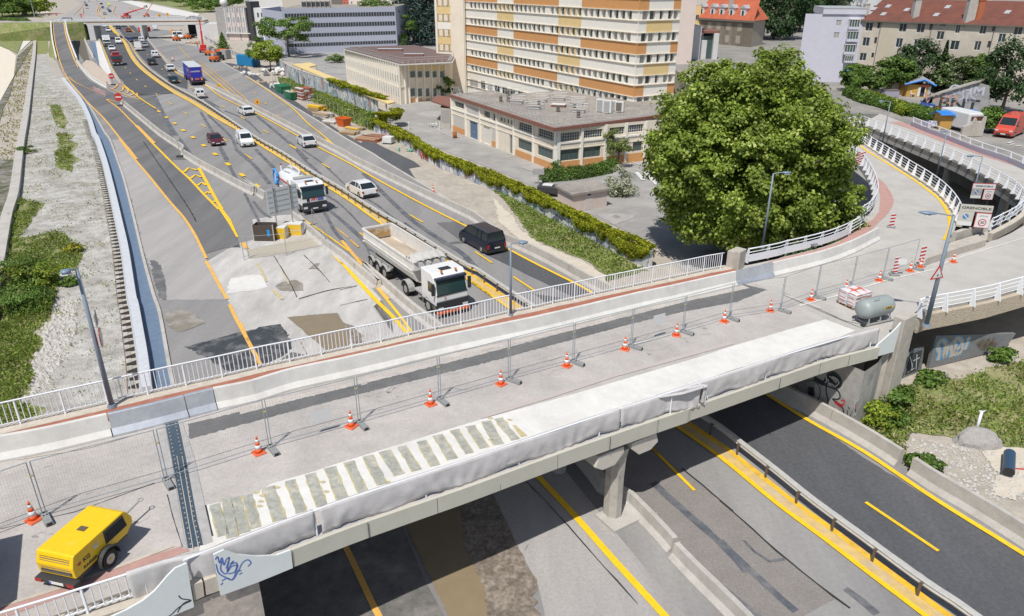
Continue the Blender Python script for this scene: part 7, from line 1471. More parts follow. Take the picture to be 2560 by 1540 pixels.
tufts('dry_weeds',gall,14,.2,L_dry,'straw-coloured sprigs scattered over the pale gravel',.15,patch=.6,thr=.2)
for i,(f,x,y,rx,ry,h,m,lb) in enumerate((('J',130,1330,2.6,2.4,2.3,L_mid,'large dark green bush at the left edge of the gravel'),('J',380,1330,2.0,1.8,1.7,L_yel,'bright green bush beside the large dark bush'),('M',80,110,2.3,2.0,1.9,L_mid,'dark bush nearest the lamp post foot, left edge'),('M',330,60,1.6,1.5,1.3,L_mid,'mid-green bush beside the pale rubble'),('J',690,1040,.8,.7,.6,mat('x1',(0,0,0)) and leafmat('leaf_rape',(.12,.15,.02),(.3,.3,.03),(.75,.62,.03),.3,2),'small bush dotted with yellow flowers on the gravel'),('J',640,1340,.7,.6,.6,L_mid,'small bush beside the lamp head'),('Q',1150,600,1.3,.9,1.0,L_mid,'dark bush against the graffiti abutment'),('Q',1010,790,.9,.8,1.2,L_yel,'yellowing shrub at the foot of the parapet'),('Q',1130,760,.8,.6,.7,L_mid,'bright green shrub behind the parapet'),('Q',1500,400,.9,.6,.7,L_mid,'bush in front of the slate garage'),('Q',1450,1190,.8,.6,.6,L_mid,'clump of weeds leaning over the parapet'),('Q',2150,190,.8,.6,.8,L_mid,'small shrub near the pale track'),('A',240,1420,1.2,1.0,.9,L_mid,'small bush against the coping wall'))):
 bush('bush',lb,g(f,x,y),rx,ry,h,m,int(1400*max(1,rx)),.17,80+i)
b=MB();rnd=random.Random(5);P=np.array([(p.x,p.y) for p in gall]);
def stones(name,poly,n,s0,s1,m,label):
 P=np.array([(p[0],p[1]) for p in poly]);lo,hi=P.min(0),P.max(0);q=NR.random((n,2))*(hi-lo)+lo;q=q[inpoly(q,P)];b=MB()
 for x,y in q:
  s=s0+(s1-s0)*NR.random()**3;a=NR.random()*3;v=[(x+math.cos(a+k*1.57)*s*(.7+.5*NR.random()),y+math.sin(a+k*1.57)*s*(.7+.5*NR.random()),.0) for k in range(4)];b.add(v+[(x+s*.1,y,s*.8)],((0,1,4),(1,2,4),(2,3,4),(3,0,4)))
 return tag(b.B(name,m),label,'stones',kind='stuff')
stones('loose_stones',gall,7000,.03,.16,M_gravel,'pale loose stones strewn over the gravel terrace');stones('rubble',G('M',(480,-30),(720,0),(700,300),(620,500),(450,800),(200,950),(330,700),(300,560),(420,400),(340,290),(500,150)),5000,.05,.3,mat('rubble_pale',(.48,.46,.425),.95,var=.25,scale=2),'bright rubble band between the weeds and the gravel')
stones('rubble',G('Q',(1300,900),(2000,1000),(2374,1150),(2374,1484),(1900,1484),(1500,1200),(1330,1050)),1500,.03,.14,MATS['rubble_pale'],'small pale stones over the sandy bank at the right edge')
# ---- vehicles (x forward, y left, z up;origin on the ground under the middle)
M_tyre=mat('tyre',(.025,.025,.027),.85);M_rim=mat('rim',(.40,.41,.42),.4,metal=.6);M_blkp=mat('black_plastic',(.03,.032,.035),.55);M_lampw=mat('headlight',(.65,.68,.70),.15);M_lampr=mat('tail_light',(.35,.02,.02),.25);M_amb=mat('amber_lamp',(.70,.22,.01),.3)
M_platew=mat('number_plate',(.75,.75,.72),.5);M_wsg=mat('vehicle_glass',(.018,.028,.032),.08,spec=.8);M_chs=mat('chassis_dark',(.05,.05,.052),.75)
def paint(name,c,rough=.3): return mat('paint_'+name,c,rough,coat=.35)
PW=paint('white',(.74,.745,.75));PWd=paint('white_van',(.66,.67,.68),.4);PB=paint('black',(.004,.008,.026),.3);PM=paint('maroon',(.10,.012,.018));PT=paint('teal',(.02,.055,.075));PS=paint('silver',(.45,.47,.49));PBl=paint('blue',(.03,.06,.22));PR=paint('red',(.40,.025,.02));PBr=paint('dark_brown',(.04,.035,.03));PRo=paint('red_orange',(.55,.07,.04),.45);PY=paint('pale_yellow',(.62,.70,.16))
def wheel(parent,x,y,r,wd,lod=0,m=None,dual=False):
 s=1 if y>0 else -1;b=MB();b.cyl((x,y-s*wd,r),(x,y,r),r,n=16 if not lod else 10);o=b.B('wheel',M_tyre,parent)
 if not lod: MB().cyl((x,y-s*.02,r),(x,y+s*.012,r),r*.62,r*.55,n=12).B('rim',m or M_rim,o)
 return o
KIND=dict(
 hatch=dict(L=4.1,W=1.72,H=1.45,prof=[(2.05,.35),(2.05,.62),(1.85,.78),(1.05,.93),(-1.65,.98),(-2.0,.9),(-2.05,.4)],cab=[(1.05,.93),(.35,1.38),(-.6,1.45),(-1.35,1.38),(-1.85,.96)],wb=(1.28,-1.25),r=.31),
 suv=dict(L=4.45,W=1.85,H=1.6,prof=[(2.2,.4),(2.22,.72),(2.0,.9),(1.15,1.04),(-1.75,1.08),(-2.15,1.02),(-2.22,.42)],cab=[(1.15,1.04),(.45,1.5),(-.5,1.58),(-1.3,1.5),(-2.0,1.06)],wb=(1.36,-1.32),r=.36),
 sedan=dict(L=4.7,W=1.82,H=1.45,prof=[(2.35,.35),(2.35,.6),(2.1,.76),(1.2,.92),(-1.6,.98),(-2.3,.96),(-2.35,.4)],cab=[(1.2,.92),(.35,1.38),(-.6,1.44),(-1.3,1.3),(-1.95,.97)],wb=(1.42,-1.4),r=.33),
 estate=dict(L=4.6,W=1.78,H=1.5,prof=[(2.3,.35),(2.3,.62),(2.05,.78),(1.2,.93),(-2.2,.98),(-2.3,.9),(-2.3,.4)],cab=[(1.2,.93),(.45,1.4),(-1.5,1.48),(-1.9,1.4),(-2.25,.97)],wb=(1.38,-1.35),r=.32),
 small_van=dict(L=4.4,W=1.8,H=1.82,prof=[(2.2,.38),(2.2,.75),(1.95,.95),(1.45,1.1),(-2.15,1.1),(-2.2,1.0),(-2.2,.4)],cab=[(1.45,1.1),(.75,1.72),(.3,1.82),(-1.95,1.82),(-2.15,1.1)],wb=(1.38,-1.3),r=.32,van=1),
 van=dict(L=5.4,W=2.0,H=2.45,prof=[(2.7,.42),(2.7,.85),(2.45,1.1),(2.0,1.3),(-2.65,1.3),(-2.7,1.2),(-2.7,.45)],cab=[(2.0,1.3),(1.2,2.2),(.8,2.42),(-2.5,2.45),(-2.66,1.3)],wb=(1.7,-1.6),r=.35,van=1),
 minibus=dict(L=5.1,W=1.9,H=1.97,prof=[(2.5,.4),(2.52,.75),(2.3,.98),(1.75,1.14),(-2.45,1.18),(-2.5,1.1),(-2.52,.42)],cab=[(1.75,1.14),(.95,1.85),(.5,1.95),(-2.25,1.95),(-2.42,1.17)],wb=(1.6,-1.45),r=.34),
 pickup=dict(L=5.0,W=1.85,H=1.75,prof=[(2.5,.45),(2.5,.85),(2.2,1.0),(1.3,1.08),(-2.45,1.08),(-2.5,1.0),(-2.5,.5)],cab=[(1.3,1.08),(.65,1.65),(0,1.75),(-.7,1.7),(-.95,1.08)],wb=(1.5,-1.5),r=.37))
VP={}
def car(kind,m,label,cat,loc,rz,lod=0,group=None,name=None):
 k=KIND[kind];key=(kind,m.name,lod);nm=name or {'van':'panel_van','small_van':'small_van','minibus':'minibus','pickup':'pickup'}.get(kind,'car')
 if key in VP:
  o=dup(VP[key],loc,rz,label);o['category']=cat
  if group: o['group']=group
  elif 'group' in o: del o['group']
  o.name=nm;return o
 t=thing(nm,label,cat,loc,rz,group);VP[key]=t;Wd=k['W'];van=k.get('van')
 P=k['prof'];cx=-.0
 ys=[(-Wd/2,.965,.02),(-Wd/2+.10,1.0,0),(Wd/2-.10,1.0,0),(Wd/2,.965,.02)]
 out=P+[(-k['L']/2+.05,.24),(k['L']/2-.05,.24)]
 b=MB();secs=[[Vc((x*sc,y,z-dz*(1 if z>.5 else 0))) for x,z in out] for y,sc,dz in ys]
 b.loft(secs);b.B('body',m,t,bevel=0 if lod>1 else .03,fix=True)
 C_=k['cab'];base=.06;tw=.17 if not van else .10
 def sec(y0,sh): return None
 zt=max(z for x,z in C_);zb=C_[0][1]
 def yw(z): f=(z-zb)/(zt-zb+1e-6);return Wd/2-base-(tw*max(0,f))
 L_=[Vc((x,yw(z),z)) for x,z in C_];R_=[Vc((x,-yw(z),z)) for x,z in C_]
 side=m if van else M_wsg;n=len(C_)
 b=MB();b.add(L_+R_,[tuple(range(n)),tuple(range(n,2*n))[::-1]]+[(i+1,i,n+i,n+i+1) for i in range(n-1)])
 gl=b.B('glazing' if not van else 'cargo_body',side,t,bevel=.02 if lod<1 else 0,fix=True)
 b=MB();i0=1 if not van else 1;rp_=[i for i in range(1,n-1)]
 e=.012
 if not van:
  top=[L_[i]+Vc((0,-.0,e)) for i in rp_];bt_=[R_[i]+Vc((0,0,e)) for i in rp_]
  b.loft([[a+Vc((0,.02,-.05)),a,c,c+Vc((0,-.02,-.05))] for a,c in zip(top,bt_)]);b.B('roof',m,t,fix=True)
  b=MB()
  for Q,s in ((L_,1),(R_,-1)):
   for i,j in ((0,1),(n-1,n-2)): b.cyl(Q[i]+Vc((0,s*.005,0)),Q[j]+Vc((0,s*.005,0)),.045,n=5)
   xm=(C_[1][0]+C_[-2][0])/2;zt_=np.interp(-xm,[-x for x,z in C_[1:-1]],[z for x,z in C_[1:-1]]);b.cyl(Vc((xm,s*(yw(zb)+.004),zb)),Vc((xm,s*(yw(zt_)+.004),zt_)),.035,n=5)
   if kind in('minibus','suv','estate'): x2=C_[-1][0]*.55;z2=np.interp(-x2,[-x for x,z in C_[1:-1]],[z for x,z in C_[1:-1]]);b.cyl(Vc((x2,s*(yw(zb)+.004),zb)),Vc((x2,s*(yw(z2)+.004),z2)),.045,n=5)
  b.B('pillars',m,t)
 else:
  b=MB();a=L_[0].lerp(L_[1],.08);c=L_[0].lerp(L_[1],.95);a2=R_[0].lerp(R_[1],.08);c2=R_[0].lerp(R_[1],.95);nn=Vc((.012,0,.012));i_=Vc((0,-.1,0))
  b.add([a+i_+nn,c+i_+nn,c2-i_+nn,a2-i_+nn],((0,1,2,3),));b.B('windscreen',M_wsg,t)
  for s in (1,-1):
   b=MB();x0=C_[0][0]-.05;x1=C_[0][0]-1.25;z0=zb+.05;z1=min(C_[1][1],zb+.62)
   v=[Vc((x0,s*(yw(z0)+.008),z0)),Vc((x1,s*(yw(z0)+.008),z0)),Vc((x1,s*(yw(z1)+.008),z1)),Vc((C_[0][0]-(C_[0][0]-C_[1][0])*(z1-zb)/(C_[1][1]-zb)-.12,s*(yw(z1)+.008),z1))];b.add(v,((0,1,2,3),));b.B('side_window',M_wsg,t)
  b=MB();xr=C_[-1][0];xz=C_[-2][0]
  for s in (1,-1):
   z0,z1=zb+.1,zb+.5;q=lambda z: xr+(xz-xr)*(z-zb)/(zt-zb)-.012;b.add([Vc((q(z0),s*.08,z0)),Vc((q(z0),s*(yw(z0)-.15),z0)),Vc((q(z1),s*(yw(z1)-.15),z1)),Vc((q(z1),s*.08,z1))],((0,1,2,3),))
  if kind=='small_van': b.B('rear_windows',M_wsg,t)
 for x in k['wb']:
  for s in (1,-1): wheel(t,x,s*(Wd/2+.005),k['r'],.2,1 if lod else 0)
 if lod<2:
  zf=P[1][1];xf=k['L']/2
  for s in (1,-1):
   MB().box(xf-.14,xf+.012,s*(Wd/2-.42) if s<0 else Wd/2-.42,s*(Wd/2-.08) if s>0 else -(Wd/2-.08),zf-.10,zf+.03).B('headlight',M_lampw,t)
   hz=.28 if van or kind=='minibus' else .12;z_=zb-.25 if not van else zb-.1;MB().box(-xf-.012,-xf+.1,min(s*(Wd/2-.22),s*(Wd/2-.04)),max(s*(Wd/2-.22),s*(Wd/2-.04)),z_-hz,z_+.08).B('tail_light',M_lampr,t)
   MB().box(C_[0][0]-.25,C_[0][0]-.12,min(s*(Wd/2),s*(Wd/2+.16)),max(s*(Wd/2),s*(Wd/2+.16)),zb-.02,zb+.14).B('mirror',m if not van else M_blkp,t)
  MB().box(xf-.05,xf+.025,-Wd/2+.25,Wd/2-.25,.3,.52).B('grille',M_blkp,t);MB().box(-xf-.03,-xf+.05,-Wd/2+.1,Wd/2-.1,.28,.5).B('bumper',M_blkp,t)
  MB().box(xf+.026,xf+.034,-.26,.26,.38,.49).B('number_plate',M_platew,t);MB().box(-xf-.04,-xf-.032,-.26,.26,.6,.71).B('number_plate',M_platew,t)
 return t
def by_wheels(kind,m,label,cat,F,R_,lod=0,**k):
 K_=KIND[kind];f,r=F,R_;d=(f-r).normalized();n=Vc((-d.y,d.x,0));
 if n.x<0: n=-n
 c=(f+r)/2+n*(K_['W']/2-.05)-d*((K_['wb'][0]+K_['wb'][1])/2);return car(kind,m,label,cat,c,math.atan2(d.y,d.x),lod,**k)
by_wheels('suv',PW,'white coupe-like car going away, level with the tanker truck','car',g('K',1200,490),g('K',1290,537))
o=by_wheels('minibus',PB,'black minibus driving away on the new asphalt, nearest vehicle in the right carriageway','minibus',g('L',1140,395),g('L',1322,497))
by_wheels('suv',PWd,'white compact car going away beside the long barrier, above the white coupe-like car','car',g('B',905,1332),g('B',962,1376))
by_wheels('sedan',PW,'white saloon going away just behind the orange round sign','car',g('B',362,1052),g('B',402,1072))
by_wheels('hatch',PM,'maroon hatchback driving towards the bridge','car',g('B',115,1362),g('B',70,1318))
by_wheels('small_van',PW,'white small van driving towards the bridge, right of the maroon hatchback','van',g('B',395,1378),g('B',335,1318))
def at_c(kind,m,label,cat,f,x,y,f2,x2,y2,lod=1,z=0,**k):
 c=g(f,x,y,z);d=g(f2,x2,y2,z)-c;o=car(kind,m,label,cat,c,math.atan2(d.y,d.x),lod,**k)
 if lod==1: o.scale=(1.12,)*3
 return o
V=at_c
TR_='traffic in the far queue'
V('small_van',PWd,'white box-shaped van close behind the blue lorry','van','b',1980,1300,'b',1830,1140,0)
V('hatch',PT,'dark teal car going away left of the blue lorry','car','b',1510,1040,'b',1420,930)
V('sedan',PW,'white sports car going away left of the blue lorry cab','car','b',1460,825,'b',1360,740)
V('suv',PBr,'dark car going away below the small white van','car','b',1135,720,'b',1060,610)
V('small_van',PW,'small white van going away beside the yellow edge line','van','b',1190,590,'b',1110,470)
V('van',PW,'large white van going away, ahead of the small white vans','van','b',895,470,'b',830,350)
V('hatch',PS,'silver car close to the right side of the large white van','car','b',1010,410,'b',960,330)
V('small_van',PWd,'white van with two dark rear windows just out of the far bridge shadow','van','b',955,325,'b',910,260)
V('hatch',PBl,'blue car leaving under the far bridge','car','b',745,315,'b',700,230)
V('small_van',PW,'white van coming out of the far bridge shadow beside the box lorry','van','b',545,345,'b',570,400)
V('hatch',PW,'white car squeezed between the box lorry and the red lorries','car','b',430,470,'b',455,530)
V('hatch',PW,'white car under the far bridge, right lane of the oncoming queue','car','U',680,585,'U',720,650)
V('sedan',PWd,'pale car half hidden under the far bridge deck, oncoming','car','U',615,505,'U',650,560)
V('van',PWd,'pale van roof just visible under the left end of the far bridge','van','U',455,510,'U',490,600)
V('suv',PT,'dark car under the middle of the far bridge, going away','car','U',860,535,'U',800,450)
V('hatch',PR,'red car under the far bridge, going away','car','U',1055,590,'U',990,500)
V('van',PW,'white van roof under the far bridge, left of the dark car','van','U',800,490,'U',760,430)
V('van',PWd,'white van roof under the far bridge, right of the dark car','van','U',950,490,'U',910,430)
for i,(x,y,x2,y2,kd,m,lb) in enumerate(((285,150,260,90,'sedan',PW,'white car at the foot of the column beyond the far bridge'),(275,105,255,60,'sedan',PT,'dark blue car second in the column beyond the far bridge'),(255,70,240,30,'hatch',PS,'grey car third in the column beyond the far bridge'),(240,38,225,0,'hatch',PWd,'pale car fourth in the column beyond the far bridge'),(320,22,300,-10,'hatch',PW,'white car near the top edge right of the column'),(455,24,480,60,'hatch',PWd,'white car at the top edge over the yellow bend line'),(505,50,540,90,'hatch',PW,'white car just above the dark car beyond the far bridge'),(550,75,570,110,'hatch',PB,'black car above the yellow bend beyond the far bridge'),(575,145,590,190,'hatch',PT,'dark car beside the yellow bend beyond the far bridge'),(668,170,640,130,'hatch',PS,'silver car behind the yellow-green van'),(706,215,680,170,'hatch',PBl,'dark blue car below the yellow-green van'),(610,260,585,200,'sedan',PS,'silver car alone nearest the far bridge parapet'))):
 V(kd,m,lb,'car','U',x,y+12,'U',x2,y2+12,1)
V('van',PY,'yellow-green van beyond the far bridge','van','U',690,115,'U',660,60)
Wo,z1o,u0o=OVW
def on_ov(f,x,y,kd,m,lb,flip=0):
 u,z=Wo.m(f,x,y);p=Wo.at(u,z1o+.12,-2.5);return car(kd,m,lb,'car',p,math.atan2(Wo.d.y,Wo.d.x)+flip,1)
on_ov('X',1165,350,'estate',PWd,'pale silver estate car on the road left of the far bridge',math.pi);on_ov('U',2190,355,'hatch',PS,'pale silver car at the right end of the far bridge',math.pi)
V('van',PRo,'red high-roofed van parked at the right edge','van','c',2080,1075,'c',1950,1130,0,ZT)
V('hatch',PBl,'dark blue car partly hidden behind the red van','car','c',2300,980,'c',2250,1020,1,ZT)
V('hatch',PBl,'blue car parked against the gabled graffiti wall','car','c',790,660,'c',730,690,1,ZT)
V('hatch',PT,'dark car parked in the side street behind the big tree','car','D',1590,365,'D',1640,370,1,0)
V('hatch',PWd,'pale car parked in the side street left of the dark one','car','D',1500,350,'D',1550,352,1,0)
def lorry_cab(t,x0,m,W=2.5,H=3.0,L=2.2,lip=None,vis=True,chev=False,z0=.9):
 """cab whose front face is at x0, extends backward"""
 x1=x0-L
 prof=[(x0-.05,z0),(x0,z0+.35),(x0-.02,1.75),(x0-.32,H-.25),(x0-.6,H),(x1,H+.02),(x1,z0)]
 b=MB();b.loft([[Vc((x*1.0,y,z)) for x,z in prof] for y in (-W/2,W/2)]);cab=b.B('cab',m,t,bevel=.07,fix=True)
 a=Vc((x0+.012,0,1.72));c=Vc((x0-.27,0,H-.33));b=MB();b.add([a+Vc((0,-W/2+.1,0)),a+Vc((0,W/2-.1,0)),c+Vc((.015,W/2-.16,0)),c+Vc((.015,-W/2+.16,0))],((0,1,2,3),));b.B('windscreen',mat('cab_glass',(.02,.05,.05),.08,spec=.8),cab)
 b=MB();b.add([Vc((x0+.02,-W/2+.06,1.62)),Vc((x0+.02,W/2-.06,1.62)),Vc((x0+.02,W/2-.06,1.72)),Vc((x0+.02,-W/2+.06,1.72))],((0,1,2,3),));b.B('wiper_panel',M_blkp,cab)
 if vis: b=MB();b.box(x0-.42,x0-.02,-W/2+.06,W/2-.06,H-.42,H-.26);b.B('sun_visor',mat('visor',(.02,.03,.06),.3),cab,bevel=.03)
 MB().box(x0-.02,x0+.10,-W/2+.02,W/2-.02,.42,1.22).B('grille',M_blkp,cab,bevel=.05)
 MB().box(x0-.1,x0+.16,-W/2,W/2,.30,.52).B('bumper',lip or M_blkp,cab,bevel=.05)
 MB().box(x0+.162,x0+.172,-.27,.27,.55,.67).B('number_plate',M_platew,cab)
 for s in (1,-1):
  MB().box(x0+.05,x0+.125,min(s*.75,s*1.15),max(s*.75,s*1.15),.62,.82).B('headlight',M_lampw,cab)
  MB().box(x0-.15,x0+.0,min(s*(W/2+.05),s*(W/2+.28)),max(s*(W/2+.05),s*(W/2+.28)),1.75,2.6).B('mirror',M_blkp,cab,bevel=.03)
  b=MB();y=s*(W/2+.012);b.add([Vc((x0-.12,y,1.75)),Vc((x0-1.15,y,1.75)),Vc((x0-1.15,y,2.5)),Vc((x0-.38,y,2.5))],((0,1,2,3),));b.B('side_window',M_wsg,cab)
  MB().box(x0-.5,x0-.35,s*.55-.06,s*.55+.06,H,H+.14).B('beacon',M_amb,cab)
 MB().box(x0-1.25,x0-.75,-.4,.4,H+.01,H+.06).B('roof_hatch',M_blkp,cab)
 MB().box(x1-.2,x0-.25,-W/2+.08,W/2-.08,.45,z0).B('skirt',M_vent if not chev else M_blkp,t,bevel=.03)
 for s in (1,-1):
  b=MB();a_=[Vc((x0-1.35+math.cos(a)*.62,s*(W/2-.0),.5+math.sin(a)*.62)) for a in [k*math.pi/8 for k in range(9)]];b.loft([[p,p+Vc((0,-s*.4,0)),p*1.0+Vc((0,-s*.4,.05)),p+Vc((0,0,.05))] for p in a_]);b.B('mudguard',M_blkp,t)
 return cab
def truck_at(F_,R_,wbx,half,label,name='lorry',cat='lorry'):
 d=(F_-R_).normalized();n=Vc((-d.y,d.x,0));
 if n.x<0: n=-n
 c=F_-d*wbx+n*half;return thing(name,label,cat,c,math.atan2(d.y,d.x))
M_tip=mat('tipper_white',(.74,.72,.68),.6,var=.06,scale=1,col2=(.64,.61,.56),fac=(.45,.7),fine=.06);M_sand=mat('load_sand',(.46,.38,.29),.95,var=.12,scale=3,bump=.6,bscale=8,fine=.2);M_rst=mat('rust_stain',(.40,.25,.10),.9,var=.3,scale=2,col2=(.60,.55,.47),fac=(.45,.65));M_tarpg=mat('tarp_grey',(.50,.49,.46),.8,var=.08,scale=2);M_gal2=mat('dusty_steel',(.36,.355,.345),.7,var=.15,scale=2)
tk=truck_at(g('L',828,1040),g('L',330,662),4.55,1.15,'white tipper lorry loaded with sand, driving towards the bridge',name='tipper_lorry')
cab=lorry_cab(tk,5.9,paint('truck_white',(.76,.755,.74),.35),H=3.15,lip=mat('orange_lip',(.72,.12,.02),.5))
b=MB()
lettering('A',.22,mat('logo_red',(.5,.03,.02),.5),cab,Matrix(((0,0,1,5.945),(1,0,0,-.55),(0,1,0,1.45),(0,0,0,1))),'logo')
MB().box(-6.3,3.8,-.45,.45,.75,1.05).B('chassis',M_chs,tk);MB().box(2.2,3.75,-1.15,1.15,.95,1.05).B('deck_plate',M_gal2,tk)
for x in (4.55,.9,-2.9,-4.2,-5.5):
 for s in (1,-1): wheel(tk,x,s*1.22,.50,.32 if x>4 else .5,0,mat('wheel_dusty',(.42,.39,.35),.8))
for x in (.9,):
 for s in (1,-1):
  b=MB();a_=[Vc((x+math.cos(a)*.68,s*1.25,.5+math.sin(a)*.68)) for a in [k*math.pi/8 for k in range(9)]];b.loft([[p,p+Vc((0,-s*.5,0)),p+Vc((0,-s*.5,.05)),p+Vc((0,0,.05))] for p in a_]);b.B('mudguard',M_gal2,tk)
for x in (-2.9,-4.2,-5.5):
 for s in (1,-1):
  b=MB();a_=[Vc((x+math.cos(a)*.63,s*1.25,.5+math.sin(a)*.63)) for a in [math.pi*.15+k*math.pi*.7/6 for k in range(7)]];b.loft([[p,p+Vc((0,-s*.5,0)),p+Vc((0,-s*.5,.05)),p+Vc((0,0,.05))] for p in a_]);b.B('mudguard',M_gal2,tk)
for s in (1,-1):
 b=MB()
 for k in range(14): b.box(-6.1+k*.32,-5.98+k*.32,min(s*.9,s*1.1),max(s*.9,s*1.1),1.18,1.3)
 b.B('side_ribs',M_gal2,tk)
x0,x1=2.35,-6.6;zt=3.05
def usec(x,dz=0,inn=0,sl=0):
 w_=1.25-inn;return [Vc((x,w_,zt-sl)),Vc((x,w_-.02,2.1)),Vc((x,w_-.25,1.55+inn)),Vc((x,w_-.75,1.28+inn)),Vc((x,-w_+.75,1.28+inn)),Vc((x,-w_+.25,1.55+inn)),Vc((x,-w_+.02,2.1)),Vc((x,-w_,zt-sl))]
b=MB();b.loft([usec(x0+.45)[:0] or [v+Vc((.0,0,0)) for v in usec(x0)],usec(x1)],cap=False,close=False);b.loft([usec(x0,inn=.07),usec(x1,inn=.07)],cap=False,close=False)
b.add(usec(x1),[tuple(range(8))]);fr=usec(x0);low=[v.copy() for v in fr];
for v in low[2:6]: v.x-=.9
b.add(fr,[tuple(range(8))[::-1]]);b.box(x0-.0,x0+.35,-1.27,1.27,2.5,zt)
b.B('tipper_tub',M_tip,tk,fix=True)
b=MB()
for s in (1,-1): b.box(x1,x0+.3,min(s*1.2,s*1.31),max(s*1.2,s*1.31),zt-.03,zt+.12)
b.box(x1-.1,x1+.02,-1.31,1.31,zt-.03,zt+.12);b.box(x1-.12,x1-.0,-1.3,1.3,2.0,2.12);
b.B('tub_rim',M_tip,tk)
b=MB()
for s in (1,-1): b.box(x1,x0,min(s*1.25,s*1.29),max(s*1.25,s*1.29),2.35,2.45)
b.B('side_rail',M_tip,tk)
b=MB();nx,ny=26,9;vs=[];
for i in range(nx+1):
 for j in range(ny+1):
  x=x1+.1+(x0-x1-.3)*i/nx;y=-1.15+2.3*j/ny;hump=.62*math.exp(-((i/nx-.55)/.28)**2)*(1-(y/1.3)**2)+.1*noise.noise(Vc((x*1.2,y*1.5,0)));vs.append(Vc((x,y,2.05+hump)))
b.add(vs,[(i*(ny+1)+j,(i+1)*(ny+1)+j,(i+1)*(ny+1)+j+1,i*(ny+1)+j+1) for i in range(nx) for j in range(ny)]);b.B('sand_load',M_sand,tk,True)
b=MB();b.add([Vc((x1+.09,-1.0,2.2)),Vc((x1+.09,1.0,2.2)),Vc((x1+.09,1.0,2.95)),Vc((x1+.09,-1.0,2.95))],((0,1,2,3),));b.add([Vc((x1+.2,-1.165,2.25)),Vc((0,-1.165,2.3)),Vc((.5,-1.165,2.7)),Vc((x1+.2,-1.165,2.9))],((0,1,2,3),));b.B('rust_stain',M_rst,tk)
secs=[]
for k in range(15):
 t_=k/14;y=-1.3+2.6*t_;secs.append([Vc((x0-.35+.12*math.sin(k*1.9)+dx_,y,zt+.1+zz+.14*math.sin(t_*math.pi)+.06*math.sin(k*2.6+dx_*9))) for dx_,zz in ((-.55,.02),(-.35,.22),(-.15,.08),(.05,.3),(.25,.12),(.5,.05),(.75,-.05))])
b=MB();b.loft(secs,cap=False,close=False);o=b.B('rolled_tarp',M_tarpg,tk,True);sm=o.modifiers.new('s','SOLIDIFY');sm.thickness=.03
MB().cyl((2.5,0,1.1),(2.75,0,2.9),.12,.09,8).B('ram',M_gal2,tk)
d_=(g('K',1360,650)-g('K',860,340)).normalized();fw=g('K',742,668)
tn=truck_at(fw,fw-d_*4,2.6,1.15,'white suction tanker lorry with a blue ring, behind the grey sign board',name='tanker_lorry')
cab=lorry_cab(tn,3.95,PW,H=3.05)
MB().box(-4.4,2.0,-.45,.45,.75,1.05).B('chassis',M_chs,tn)
for x in (2.6,-1.6,-2.95):
 for s in (1,-1): wheel(tn,x,s*1.22,.5,.32 if x>0 else .5,0)
b=MB();b.loft([[Vc((x,math.cos(a)*1.15*sc,2.05+math.sin(a)*.95*sc)) for a in [k*math.pi/8 for k in range(16)]] for x,sc in ((.55,.75),(.35,.97),(-.2,1),(-3.9,1),(-4.3,.97),(-4.55,.8))]);b.B('tank',PW,tn,True)
for s in (1,-1):
 b=MB();b.box(-4.0,.1,min(s*1.155,s*1.17),max(s*1.155,s*1.17),2.1,2.3);b.B('red_stripe',mat('stripe_redorange',(.50,.10,.05),.5),tn)
 MB().box(-4.2,.4,min(s*1.0,s*1.25),max(s*1.0,s*1.25),1.1,1.45).B('side_locker',PWd if s<0 else M_gal2,tn,bevel=.03)
 b=MB();
 for k in range(5): b.box(-3.9+k*.85,-3.4+k*.85,min(s*1.26,s*1.27),max(s*1.26,s*1.27),1.2,1.42)
 b.B('orange_lettering_blocks',mat('stripe_redorange',(0,0,0)),tn)
b=MB();n_=20;
for s in (-1,):
 c=Vc((-4.0,s*1.35,2.25));ring=[c+Vc((math.cos(k*2*math.pi/n_)*.62,0,math.sin(k*2*math.pi/n_)*.78)) for k in range(n_+1)];b.tube(ring,.14,8)
 b.B('blue_hose_ring',mat('ring_blue',(.06,.27,.62),.45),tn,True)
MB().cyl((-4.0,-1.28,2.25),(-4.0,-1.36,2.25),.45,n=16).B('ring_disc',M_acw,tn)
MB().box(.7,1.6,-1.2,1.2,1.05,2.9).B('pump_cabinet',PWd,tn,bevel=.04);MB().box(.75,1.55,-.95,.95,2.9,3.15).B('radiator_box',M_gal2,tn,bevel=.03);MB().box(1.601,1.61,-.9,-.1,1.9,2.85).box(1.601,1.61,.1,.9,1.9,2.85).B('radiator_grille',M_vent,tn)
b=MB();b.tube([(-.3,0,3.0),(-.8,.3,3.3),(-2.2,.35,3.35),(-3.6,.1,3.3),(-4.2,0,3.0)],.09,7);b.tube([(-.5,-.6,2.85),(-1.5,-.5,3.1),(-3.4,-.6,2.9)],.05,6);b.B('top_pipes',M_acw,tn,True)
b=MB()
for x in (-3.9,-4.3): b.cyl((x,-.7 if x>-4 else .5,2.7),(x,-.7 if x>-4 else .5,3.45),.1,n=8)
b.B('vent_stacks',PW,tn)
for x in (-3.9,): MB().cyl((x,-.7,3.45),(x,-.7,3.55),.12,n=8).B('stack_cap',M_lampr,tn)
b=MB()
for k in range(5):
 y=-.35+k*.2;b.add([Vc((3.972,y,1.35)),Vc((3.972,y+.1,1.35)),Vc((3.972,y+.1+(.15 if k<2 else -.15),1.62)),Vc((3.972,y+(.15 if k<2 else -.15),1.62))],((0,1,2,3),))
b.B('red_chevrons',mat('chevron_red',(.55,.03,.04),.5),cab);MB().box(3.965,3.975,-.75,-.45,1.3,1.6).B('black_panel',M_blkp,cab)
MB().box(3.965,3.974,.35,.95,1.32,1.6).B('crew_sticker',mat('sticker_blue',(.1,.15,.4),.5),cab)
